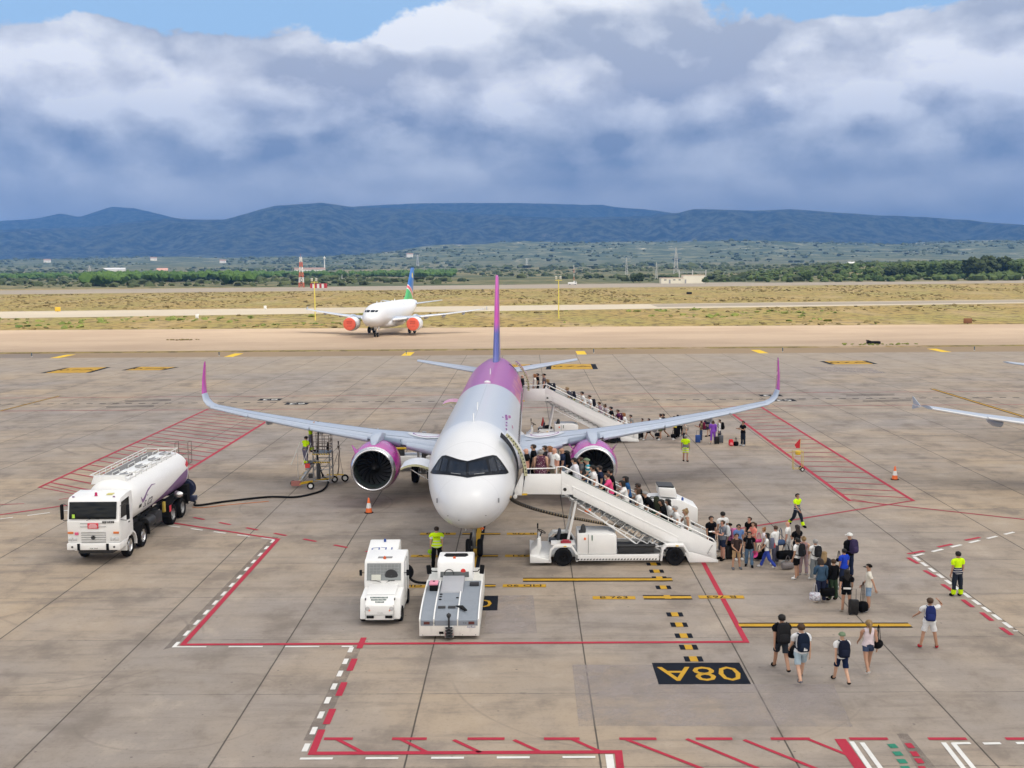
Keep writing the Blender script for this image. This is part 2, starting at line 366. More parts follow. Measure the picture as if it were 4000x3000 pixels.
# ------------------------------------------------------------------ paved sheets
def sheet(name, pts, m_, z, sub=False):
    mb = MB(); mb.add([(p[0], p[1], z) for p in pts], [tuple(range(len(pts)))])
    o = mb.build(name, m_, fix=False); o['kind'] = 'structure'
    if o.data.polygons[0].normal.z < 0: o.data.flip_normals()
    return o
def line_y(p0, p1, x):      # y of the ground line through two photo points, at x
    return p0.y + (p1.y-p0.y)*(x-p0.x)/(p1.x-p0.x)
def band(name, near, far, m_, z, x0, x1):
    n0, n1, f0, f1 = (at(*near[0]), at(*near[1]), at(*far[0]), at(*far[1]))
    return sheet(name, [(x0, line_y(n0, n1, x0)), (x1, line_y(n0, n1, x1)), (x1, line_y(f0, f1, x1)), (x0, line_y(f0, f1, x0))], m_, z)
def soil(name, c0, c1, c2, sc=.6, rough=.9):
    m_ = bpy.data.materials.new(name); m_.use_nodes = True; q = NT(m_.node_tree); b = q.n['Principled BSDF']; b.inputs['Roughness'].default_value = rough; b.inputs['Specular IOR Level'].default_value = .2
    P_ = q.n.new('ShaderNodeNewGeometry').outputs['Position']
    a = q.noise(q.vmul(P_, (.5, 1, 1)), sc*.12, 6, .6); d = q.noise(q.vmul(P_, (1, .6, 1)), sc, 7, .7)
    c = q.mix(q.rng(a, .35, .65), c0, c1); c = q.mix(q.mul(q.rng(d, .55, .75), .5), c, c2)
    q.put(b.inputs['Base Color'], c); return m_
RSH = soil('runway_asphalt', (.24, .205, .165), (.28, .24, .19), (.18, .155, .13), .3)
band('runway', ((0, 1150), (4000, 1105)), ((0, 1134), (4000, 1090)), RSH, -.016, -700, 700)
TXW = soil('taxiway_paving', (.42, .365, .285), (.47, .405, .31), (.34, .29, .235), .3)
band('taxiway', ((0, 1243), (4000, 1184)), ((0, 1217), (4000, 1170)), TXW, -.016, -500, 500)
band('taxiway', ((2550, 1200), (4000, 1181)), ((2550, 1189), (4000, 1171)), RSH, -.012, at(2560, 1196).x, 500)
SND = soil('compacted_sand', (.385, .285, .20), (.47, .355, .25), (.33, .245, .175), .5)
band('sand_strip', ((0, 1376), (4000, 1346)), ((0, 1290), (4000, 1266)), SND, -.012, -320, 320)
ASP = soil('brown_asphalt', (.27, .195, .125), (.31, .225, .14), (.22, .16, .11), .6)
band('asphalt_shoulder', ((0, 1400), (4000, 1373)), ((0, 1382), (4000, 1352)), ASP, -.008, -320, 320)
sheet('dark_asphalt_patch', [at(0, 1384), at(280, 1382), at(216, 1398), at(0, 1399)], soil('dark_asphalt', (.21, .17, .14), (.24, .2, .17), (.18, .15, .12)), -.004)

AP0, AP1 = at(0, 1400), at(4000, 1373)
cm = bpy.data.materials.new('apron_concrete'); cm.use_nodes = True; q = NT(cm.node_tree); b = q.n['Principled BSDF']
P_ = q.n.new('ShaderNodeNewGeometry').outputs['Position']; gx, gy, gz = q.sep(P_)
SX0, SY0 = 1.826, 32.97
wob = q.mul(q.sub(q.noise(P_, 1.3, 4, .7), .5), .05)
wobx = q.mul(q.sub(q.noise(P_, 1.1, 3, .6), .5), .02)
u = q.m('DIVIDE', q.add(q.sub(gx, SX0-500), wobx), 5.0); v = q.m('DIVIDE', q.add(q.sub(gy, SY0-500), wob), 5.0)
fu = q.m('FRACT', u); fv = q.m('FRACT', v)
du = q.m('MINIMUM', fu, q.sub(1.0, fu)); dv = q.m('MINIMUM', fv, q.sub(1.0, fv))
ju = q.rng(du, .0062, .0035); jv = q.rng(dv, .006, .002)
breakup = q.rng(q.noise(P_, .8, 5, .7), .36, .6)
cell = q.vec(q.m('FLOOR', u), q.m('FLOOR', v), 0)
wn = q.n.new('ShaderNodeTexWhiteNoise'); wn.noise_dimensions = '2D'; q.put(wn.inputs['Vector'], cell)
big = q.noise(P_, .055, 5, .6); md = q.noise(q.vmul(P_, (1, .8, 1)), .42, 8, .66); st = q.noise(q.vmul(P_, (.22, 1.3, 1)), .9, 7, .68); st2 = q.noise(q.vmul(P_, (1.6, .18, 1)), 1.0, 6, .7); fine = q.noise(P_, 9, 5, .75)
c = q.mix(q.rng(big, .35, .65), (.29, .255, .23), (.40, .31, .215))
c = q.mix(q.mul(q.sub(wn.outputs[0], .0), .42), c, (.25, .222, .197))
c = q.mix(q.mul(q.rng(md, .47, .68), .75), c, (.185, .155, .13))
c = q.mix(q.mul(q.rng(st, .47, .68), .62), c, (.19, .16, .137))
c = q.mix(q.mul(q.rng(st2, .54, .76), .26), c, (.215, .19, .175))
c = q.mix(q.mul(q.rng(md, .46, .28), .55), c, (.43, .36, .285))
c = q.mix(q.mul(q.rng(fine, .52, .70), .45), c, (.17, .145, .12))
sp = q.voro(P_, 1.1, 'F1', 0); c = q.mix(q.mul(q.rng(sp, .055, .03), .7), c, (.1, .085, .075))
# tyre scrub marks: parts of large circles
def arc(cx, cy, r, wd, k, c):
    dx = q.sub(gx, cx); dy = q.sub(gy, cy)
    rr = q.m('SQRT', q.add(q.mul(dx, dx), q.mul(dy, dy)))
    e = q.rng(q.m('ABSOLUTE', q.sub(rr, r)), wd, wd*.3)
    brk = q.rng(q.noise(P_, .22, 3, .5), .45, .6)
    return q.mix(q.mul(q.mul(e, brk), k), c, (.16, .135, .12))
for (cx, cy, r, wd, k) in [(-16, 38, 4.2, .07, .45), (-15.7, 37.7, 4.5, .07, .35), (-20, 88, 13, .22, .5), (-21, 87, 14, .2, .4), (-36, 80, 12, .25, .5), (-35, 81, 11.4, .2, .4), (-33, 92, 18, .25, .35), (4, 35, 6.4, .06, .3), (-13, 47, 9, .1, .3), (-11.2, 60, 4, .09, .35), (-10, 32, 3, .07, .3), (30, 60, 16, .15, .3), (40, 95, 20, .3, .35), (12, 100, 30, .3, .3)]:
    c = arc(cx, cy, r, wd, k, c)
wt = q.rng(gy, 122, 140); c = q.mix(q.mul(wt, .5), c, (.36, .30, .235))
spall = q.mul(q.rng(q.m('MINIMUM', du, dv), .03, .006), q.rng(q.noise(P_, 2.4, 6, .75), .50, .66)); c = q.mix(q.mul(spall, .5), c, (.15, .125, .105))
oil = q.mul(q.rng(q.noise(P_, .16, 2, .4), .66, .74), q.rng(q.noise(P_, 1.6, 6, .7), .42, .6)); c = q.mix(q.mul(oil, .5), c, (.13, .11, .1))
c = q.mix(q.mul(jv, q.m('MULTIPLY_ADD', breakup, .6, .25)), c, (.12, .105, .09))
c = q.mix(q.mul(ju, .92), c, (.065, .055, .045))
q.put(b.inputs['Base Color'], c); q.put(b.inputs['Roughness'], q.rng(md, .3, .7, .72, .92)); b.inputs['Specular IOR Level'].default_value = .25
bp = q.n.new('ShaderNodeBump'); bp.inputs['Strength'].default_value = .25; bp.inputs['Distance'].default_value = .01
q.put(bp.inputs['Height'], q.add(fine, q.mul(ju, -2.0))); q.l.new(bp.outputs[0], b.inputs['Normal'])
sheet('apron', [(-230, -75), (230, -75), (230, line_y(AP0, AP1, 230)), (-230, line_y(AP0, AP1, -230))], cm, 0)
def patchm(name, col, a=.55, sc=.8):
    m_ = bpy.data.materials.new(name); m_.use_nodes = True; q = NT(m_.node_tree); b = q.n['Principled BSDF']
    P_ = q.n.new('ShaderNodeNewGeometry').outputs['Position']
    n = q.noise(P_, sc, 8, .7); f_ = q.noise(P_, sc*9, 5, .75)
    q.put(b.inputs['Base Color'], q.mix(n, tuple(k*.8 for k in col), tuple(min(1, k*1.12) for k in col)))
    q.put(b.inputs['Alpha'], q.mul(q.rng(q.add(q.mul(n, .75), q.mul(f_, .25)), .30, .62), a)); b.inputs['Roughness'].default_value = .85
    return m_
PALE = patchm('ground_off_paint', (.36, .315, .30), .55)
DARKP = patchm('blacked_out_paint', (.17, .14, .125), .45)
def quad(name, pts, m_, z=.004): return sheet(name, pts, m_, z)
quad('pale_patch', [A(1236, 1436), A(1420, 1436), A(1470, 1478), A(1800, 1478), A(1842, 1570), A(1250, 1568)], PALE)
quad('pale_patch', [A(1052, 1286), A(1152, 1286), A(1160, 1368), A(1046, 1369)], PALE)
quad('pale_patch', [A(1745, 792), A(1880, 795), A(1915, 806), A(1790, 803)], PALE)
quad('dark_patch', [A(352, 1404), A(378, 1396), A(602, 1160), A(590, 1158)], DARKP)
quad('dark_patch', [A(756, 1398), A(790, 1378), A(690, 1600), A(655, 1600)], DARKP)
quad('dark_patch', [A(1937, 1585), A(1960, 1585), A(2022, 1659), A(1980, 1659)], DARKP)

# ------------------------------------------------------------------ painted markings
def paint(name, col, wear=.35, rough=.6):
    m_ = bpy.data.materials.new(name); m_.use_nodes = True; q = NT(m_.node_tree); b = q.n['Principled BSDF']
    P_ = q.n.new('ShaderNodeNewGeometry').outputs['Position']
    n = q.noise(q.vmul(P_, (1, .7, 1)), 1.1, 8, .72); f_ = q.noise(P_, 14, 6, .8)
    c = q.mix(n, tuple(k*.72 for k in col), tuple(min(1, k*1.15) for k in col))
    q.put(b.inputs['Base Color'], c); b.inputs['Roughness'].default_value = rough; b.inputs['Specular IOR Level'].default_value = .12
    q.put(b.inputs['Alpha'], q.rng(q.add(q.mul(n, .45), q.mul(f_, .55)), .26+wear*.12, .40+wear*.22, .40, 1)); return m_
PR = paint('red_marking', (.42, .028, .055), .25); PRT = paint('red_hatching', (.34, .035, .055), -.3); PW = paint('white_marking', (.74, .73, .70), .3)
PY = paint('yellow_marking', (.52, .30, .022), .25); PB = paint('black_marking', (.008, .011, .019), -.35, .9); PG = paint('green_marking', (.03, .22, .14), .4)
PYF = paint('bright_yellow_marking', (.85, .56, .02), .1)
class Mark:
    def __init__(s, z): s.mb = MB(); s.z = z; s.k = 0
    def seg(s, a, b, wd):
        a, b = Vector((a[0], a[1], 0)), Vector((b[0], b[1], 0)); d = (b-a).normalized(); n = Vector((-d.y, d.x, 0))*wd/2
        s.k = (s.k+1) % 7; s.mb.add([(p.x, p.y, s.z+s.k*.0005) for p in (a-n, b-n, b+n, a+n)], [(0, 1, 2, 3)])
    def poly(s, pts, wd, ext=True):
        for i, (a, b) in enumerate(zip(pts[:-1], pts[1:])):
            d = (b-a).normalized()*wd/2
            s.seg(a-d, b+d, wd)
    def dash(s, a, b, wd, ln, gap, off=0.0):
        L = (b-a).length; d = (b-a)/L; t_ = off
        while t_ < L: s.seg(a+d*t_, a+d*min(L, t_+ln), wd); t_ += ln+gap
    def done(s, name, m_):
        o = s.mb.build(name, m_, fix=False); o['kind'] = 'structure'
        bm = bmesh.new(); bm.from_mesh(o.data)
        for f_ in bm.faces:
            if f_.normal.z < 0: f_.normal_flip()
        bm.to_mesh(o.data); bm.free(); return o
rd = Mark(.012); th = Mark(.008); wh = Mark(.012); ye = Mark(.012); bk = Mark(.008); gr_ = Mark(.012); yf = Mark(.012)
rd.poly([at(2716, 2140), A(1612, 1387)], .19); rd.poly([A(1612, 1387), A(395, 1393)], .19); rd.poly([A(395, 1393), A(601, 1165)], .19); rd.poly([A(601, 1165), at(640, 2038)], .17)
rd.poly([at(-60, 2020), at(300, 1969)], .17)
rd.poly([at(154, 1904), at(812, 1598)], .19); rd.poly([at(1076, 1625), at(515, 1972)], .22); th.poly([at(154, 1904), at(515, 1972)], .12); th.poly([at(181, 1896), at(515, 1968)], .1)
L0, L1, R0, R1 = at(154, 1904), at(812, 1598), at(515, 1972), at(1083, 1621)
for i in range(1, 24): th.seg(L0.lerp(L1, i/23.6), R0.lerp(R1, (i-.2)/23.6), .17)
rd.poly([at(3318, 1956), at(2841, 1602)], .22); rd.poly([at(3567, 1956), at(2968, 1587)], .2)
th.poly([at(3318, 1955), at(4060, 2036)], .17); th.poly([at(3567, 1956), at(2958, 2054), at(2640, 2105)], .17); th.poly([at(3328, 1950), at(3450, 1972)], .1)
L0, L1, R0, R1 = at(3318, 1956), at(2841, 1602), at(3567, 1956), at(2968, 1587)
for i in range(1, 22): th.seg(L0.lerp(L1, i/21.7), R0.lerp(R1, (i-.6)/21.7), .16)
th.poly([at(0, 1555), at(4000, 1528)], .17); th.poly([at(0, 1606), at(4000, 1580)], .17)
bk.dash(at(-20, 1579.6), at(4060, 1552), .3, .6, .62)
for a, b in (((-300, 1982), (95, 1968)), ((230, 1952), (279, 1944))): th.seg(at(*a), at(*b), .12)
rd.dash(at(756, 2022), at(1440, 2156), .17, .85, 1.15)
rd.dash(A(786, 1378), A(696, 1585), .20, 1.1, 1.0)
rd.poly([A(694, 1580), A(674, 1628), A(1336, 1625), A(1342, 1680)], .2)
for a, b in ((700, 762), (847, 922), (1010, 1090), (1175, 1252), (1338, 1418), (1503, 1582), (1665, 1750), (1835, 1918), (2005, 2088), (2172, 2260)): rd.seg(A(a, 1596.5), A(b, 1596.5), .16)
for a, b in (((727, 1597), (785, 1627)), ((865, 1597), (925, 1627)), ((980, 1599), (1038, 1626)), ((1110, 1599), (1170, 1626)), ((1235, 1597), (1298, 1625)), ((1350, 1597), (1545, 1672)), ((1483, 1597), (1665, 1672)), ((1607, 1599), (1790, 1672)), ((1745, 1597), (1832, 1632))): rd.seg(A(*a), A(*b), .12)
rd.poly([A(1818, 1602), A(1872, 1680)], .3)
def Z7(a, b): return at(2500+a*.5877, 1800+b*.5877)
def Z8(a, b): return at(1000+a*1.3562, 2400+b*1.3562)
for a, b in (((1780, 645), (1850, 685)), ((1890, 730), (1965, 772)), ((2010, 822), (2085, 870)), ((2145, 925), (2212, 975)), ((2270, 1010), (2340, 1065)), ((2400, 1110), (2470, 1160)), ((1780, 620), (1890, 600)), ((1980, 575), (2075, 555)), ((2160, 530), (2260, 510))): rd.seg(Z7(*a), Z7(*b), .18)
wh.dash(Z7(1822, 640), Z7(2500, 1135), .16, .62, .28); wh.dash(Z7(1812, 636), Z7(2500, 472), .16, .75, .6)
wh.dash(A(372, 1398), A(762, 1397), .11, 1.15, .75); wh.dash(A(375, 1399), A(592, 1166), .13, .55, .65); wh.dash(A(592, 1166), at(640, 2052), .12, .75, .7)
wh.dash(A(760, 1399), A(650, 1640), .15, .5, .6); wh.dash(A(648, 1639.5), A(1320, 1636), .12, .85, .85); wh.poly([A(1316, 1634), A(1322, 1675)], .2)
wh.dash(at(-40, 2033), at(320, 1987), .13, 1.1, .7)
for a, b in (((1715, 367), (1785, 470)), ((1745, 370), (1818, 470)), ((1980, 370), (2058, 470)), ((2008, 372), (2088, 470)), ((2005, 373), (2058, 372)), ((2095, 373), (2145, 372)), ((2190, 372), (2240, 371))): wh.seg(Z8(*a), Z8(*b), .13)
for a, b in (((1828, 374), (1840, 386)), ((1843, 396), (1854, 408)), ((1856, 418), (1866, 430)), ((1866, 438), (1880, 452))): gr_.seg(Z8(*a), Z8(*b), .22)
for a, b in (((1877, 372), (1889, 386)), ((1892, 396), (1903, 410)), ((1905, 416), (1916, 430)), ((1915, 438), (1925, 450))): rd.seg(Z8(*a), Z8(*b), .18)
# yellow stop bars, lead-in lines and their black edging
def bar(a, b, wd=.3, e=.13):
    a, b = at(*a), at(*b); ye.seg(a, b, wd)
    n = Vector((0, 1, 0))*(wd/2+e/2); bk.seg(a+n, b+n, e); bk.seg(a-n, b-n, e)
def lead(a, b, wd=.26, e=.2):
    ye.seg(a, b, wd); d = (b-a).normalized(); n = Vector((-d.y, d.x, 0))*(wd/2+e/2); bk.seg(a+n, b+n, e); bk.seg(a-n, b-n, e)
bar((2043, 2265.5), (2626, 2264)); bar((2513, 2334), (2701, 2334)); bar((2886, 2443), (3556, 2442.5)); bar((1806, 2086), (1955, 2086), .2, .1); bar((1790, 2173), (1946, 2172), .2, .1); bar((1780, 2291), (1936, 2289), .2, .1)
for yv in (2204, 2232, 2259, 2295, 2333, 2401, 2441, 2484, 2529, 2575):
    c_ = at(2553+(yv-2204)*.4205, yv); lead(c_-Vector((0, .24, 0)), c_+Vector((0, .24, 0)), .25, .17)
lead(Vector((-2.3, 41.9, 0)), Vector((-2.3, 76, 0)), .22, .16)
def labelbox(px0, px1, py, s_, flip, hgt=.40):
    a, b = at(px0, py), at(px1, py); ye.seg(a, b, hgt)
    M_ = Matrix.Translation(((a.x+b.x)/2, a.y, .016)) @ Matrix.Rotation(math.pi if flip else 0, 4, 'Z')
    add_text(lb, s_, hgt*1.02, M_, 0, (b.x-a.x)/(hgt*1.02*.68*len(s_)))
lb = MB()
labelbox(1641, 1781, 2086, 'B 738', False); labelbox(1980, 2110, 2086, 'B 738', True)
labelbox(1605, 1765, 2173, 'A 321', False); labelbox(1973, 2130, 2172, 'A 321', True)
labelbox(1560, 1730, 2291, 'MD 90', False); labelbox(1964, 2133, 2289, 'MD 90', True)
labelbox(2315, 2482, 2336, 'B 763', False); labelbox(2729, 2906, 2333, 'B 763', True)
bk.mb.add([(p.x, p.y, .008) for p in (at(2573, 2674), at(2934, 2673), at(2888, 2589), at(2546, 2590))], [(0, 1, 2, 3)])
bk.mb.add([(p[0], p[1], .008) for p in ((-3.9, at(1943, 2385).y), (at(1943, 2385).x, at(1943, 2385).y), (at(1946, 2328).x, at(1946, 2328).y), (-3.9, at(1946, 2328).y))], [(0, 1, 2, 3)])
lt = MB()
add_text(lt, '08A', 1.75, Matrix.Translation((5.34, 34.6, .012)) @ Matrix.Rotation(math.pi, 4, 'Z'), 0, .88)
add_text(lt, '08', 1.3, Matrix.Translation((at(1901, 2357).x-.42, at(1901, 2357).y, .018)) @ Matrix.Rotation(math.pi, 4, 'Z'), 0, 1.0)
# far apron panels
for (bl, tl, tr, br_) in (((155, 1458), (255, 1437), (435, 1434), (355, 1456)), ((472, 1447), (535, 1433), (702, 1434), (640, 1446)), ((2132, 1443), (2137, 1423), (2326, 1422), (2336, 1442)), ((1975, 1436), (1985, 1424), (2080, 1424), (2084, 1435)), ((3243, 1424), (3201, 1411), (3385, 1409), (3430, 1422))):
    a, b, c_, d = at(*bl), at(*tl), at(*tr), at(*br_)
    bk.mb.add([(p.x, p.y, .008) for p in (a, d, c_, b)], [(0, 1, 2, 3)])
    i = [a.lerp(d, .1), a.lerp(d, .9), b.lerp(c_, .9), b.lerp(c_, .1)]; ye.mb.add([(p.x, p.y, .012) for p in i], [(0, 1, 2, 3)])
    mid_ = (a+b+c_+d)/4; wd = (c_-b).length
    add_text(lb, '07A', wd*.30, Matrix.Translation((mid_.x, mid_.y, .02)), 0, 1.6)
for k, X_ in enumerate((-65.5, -41.2, -16.6, 7.7, 32.6, 57.5)):
    y0, y1 = line_y(AP0, AP1, X_)-.1, line_y(AP0, AP1, X_)+6.0
    yf.mb.add([(X_-.65, y0, .004), (X_+.65, y0, .004), (X_+.65, y1, .004), (X_-.65, y1, .004)], [(0, 1, 2, 3)])
for px, py in ((1055, 1561), (1160, 1577), (3010, 1545), (3062, 1564)):
    a = at(px, py); bk.mb.add([(a.x-1.05, a.y-.75, .008), (a.x+1.05, a.y-.75, .008), (a.x+1.05, a.y+.75, .008), (a.x-1.05, a.y+.75, .008)], [(0, 1, 2, 3)])
wt_ = MB()
for px, py in ((1055, 1561), (1160, 1577), (3010, 1545), (3062, 1564)):
    a = at(px, py); add_text(wt_, '63', 1.5, Matrix.Translation((a.x, a.y, .012)) @ Matrix.Rotation(math.pi, 4, 'Z'), 0, 1.05)
for a, b in (((487, 1567), (668, 1562)), ((415, 1590), (602, 1586)), ((3306, 1545), (3494, 1541)), ((3370, 1567), (3560, 1563))):
    for dy in (-1.5, 2.5): bk.seg(at(a[0], a[1]+dy), at(b[0], b[1]+dy), .22)
bk.seg(at(0, 1606), at(232, 1547), .34); ye.seg(at(0, 1606), at(232, 1547), .16)
bk.seg(at(3640, 1519), at(4000, 1628), .5); ye.seg(at(3640, 1519), at(4000, 1628), .25)
rd.done('red_markings', PR); th.done('thin_red_markings', PRT); wh.done('white_markings', PW); ye.done('yellow_markings', PY); bk.done('black_markings', PB); gr_.done('green_markings', PG); yf.done('yellow_edge_stripes', PYF)
tb = lb.build('marking_letters', PB, fix=False); tb.location.z = .004; tb['kind'] = 'structure'
tb = lt.build('stand_numbers', PY, fix=False); tb['kind'] = 'structure'
tb = wt_.build('white_numbers', PW, fix=False); tb['kind'] = 'structure'

# ------------------------------------------------------------------ clouds above that shade the stands and the mountains
def cloud(name, c, size, seed, n=5):
    bm = bmesh.new(); bmesh.ops.create_icosphere(bm, subdivisions=n, radius=1.0)
    for v_ in bm.verts:
        p = v_.co; k = 1+.28*(float(fbm(np.array(p.x*2.2+seed), np.array(p.y*2.2+p.z), seed))-.5)*2
        v_.co = Vector((p.x*k*size[0], p.y*k*size[1], p.z*k*size[2]*(.35 if p.z < 0 else 1)))
    me = bpy.data.meshes.new(name); bm.to_mesh(me); bm.free()
    m_ = bpy.data.materials.get('cloud_vapour')
    if not m_:
        m_ = bpy.data.materials.new('cloud_vapour'); m_.use_nodes = True; q = NT(m_.node_tree); q.n.clear()
        tl_ = q.n.new('ShaderNodeBsdfTranslucent'); tl_.inputs[0].default_value = (.95, .95, .96, 1); df = q.n.new('ShaderNodeBsdfDiffuse'); df.inputs[0].default_value = (.9, .9, .92, 1)
        mx = q.n.new('ShaderNodeMixShader'); mx.inputs[0].default_value = .25; q.l.new(tl_.outputs[0], mx.inputs[1]); q.l.new(df.outputs[0], mx.inputs[2])
        ou = q.n.new('ShaderNodeOutputMaterial'); q.l.new(mx.outputs[0], ou.inputs[0])
    me.materials.append(m_); me.polygons.foreach_set('use_smooth', [True]*len(me.polygons))
    o = bpy.data.objects.new(name, me); C.objects.link(o); o.location = c; o['kind'] = 'structure'; return o
def shade_at(x, y, alt): return (x+sdir.x/sdir.z*alt, y+sdir.y/sdir.z*alt, alt)
cloud('cloud', shade_at(0, -1290, 5200), (2600, 1430, 260), 3)
cloud('cloud', shade_at(0, 10000, 6500), (9000, 4700, 400), 8)

# ------------------------------------------------------------------ haze
hm = bpy.data.materials.new('haze'); hm.use_nodes = True; q = NT(hm.node_tree); q.n.clear()
pv = q.n.new('ShaderNodeVolumePrincipled'); pv.inputs['Color'].default_value = (.17, .43, 1, 1); pv.inputs['Density'].default_value = HAZE if 'HAZE' in globals() else 1.05e-4; pv.inputs['Anisotropy'].default_value = 0.0
ou = q.n.new('ShaderNodeOutputMaterial'); q.l.new(pv.outputs[0], ou.inputs['Volume'])
zlo = float(Zh.min())-1; zhi = float(Zh.max())+8
hz = MB().box((0, 7700, (zlo+zhi)/2), (22000, 16000, zhi-zlo)).build('haze', hm, ang=180); hz['kind'] = 'stuff'
# ------------------------------------------------------------------ airliners
CX, NY, JR = -2.34, 43.97, -.0045                     # centre line and nose tip of the boarding jet
MAG = mat('fuchsia_paint', (.42, .025, .29), .25, 0, .05, .8, .5, coat=.4)
JW = mat('aircraft_white', (.68, .69, .71), .3, 0, .02, .5, .35, coat=.12, dirt=.06)
WGR = mat('wing_grey', (.40, .455, .55), .34, .15, .05, .8, .5, dirt=.12)
WBL = mat('wing_panel_blue_grey', (.20, .25, .33), .4, .1, .05, .8)
LIP = mat('polished_lip', (.66, .66, .68), .24, .95, .04, 1.5)
NAVY = mat('navy_paint', (.035, .05, .26), .3, 0, .05, 1, coat=.3)
INK = mat('dark_inside', (.012, .012, .014), .7, 0, .2, 4, .2)
def pchip(xs, ys, x):
    xs = np.array(xs, float); ys = np.array(ys, float); h = np.diff(xs); dl = np.diff(ys)/h; d = np.zeros_like(xs)
    d[0], d[-1] = dl[0], dl[-1]
    for i in range(1, len(xs)-1):
        if dl[i-1]*dl[i] > 0: w1, w2 = 2*h[i]+h[i-1], h[i]+2*h[i-1]; d[i] = (w1+w2)/(w1/dl[i-1]+w2/dl[i])
    i = min(max(int(np.searchsorted(xs, x)-1), 0), len(xs)-2); t_ = (x-xs[i])/h[i]
    return float((1+2*t_)*(1-t_)**2*ys[i] + t_*(1-t_)**2*h[i]*d[i] + t_*t_*(3-2*t_)*ys[i+1] + t_*t_*(t_-1)*h[i]*d[i+1])
FS = [(0, .0, 3.22, 3.22), (.1, .46, 3.62, 2.82), (.4, .82, 3.92, 2.52), (.9, 1.13, 4.22, 2.26), (1.5, 1.38, 4.50, 2.05), (2.1, 1.56, 4.86, 1.92), (2.9, 1.72, 5.28, 1.82), (3.9, 1.86, 5.63, 1.76), (5.2, 1.95, 5.82, 1.73), (6.6, 1.975, 5.87, 1.73),
      (30, 1.975, 5.87, 1.73), (33, 1.96, 5.87, 1.92), (36, 1.82, 5.87, 2.50), (39, 1.42, 5.82, 3.30), (41.5, .98, 5.68, 4.0), (43.4, .5, 5.46, 4.62), (44.4, .16, 5.25, 4.98)]
def section(y):
    k = math.sqrt(max(y, 0)); xs = [math.sqrt(f[0]) for f in FS]
    return tuple(pchip(xs, [f[j] for f in FS], k) for j in (1, 2, 3))
def airfoil(th, n=9):
    xs = [(1-math.cos(math.pi*i/n))/2 for i in range(n+1)]
    def h(x): return 5*th*(.2969*math.sqrt(x)-.126*x-.3516*x*x+.2843*x**3-.1036*x**4)
    return [(x, h(x)*1.05+.012*math.sin(math.pi*x)) for x in xs] + [(x, -h(x)*.85+.012*math.sin(math.pi*x)) for x in reversed(xs[1:-1])]
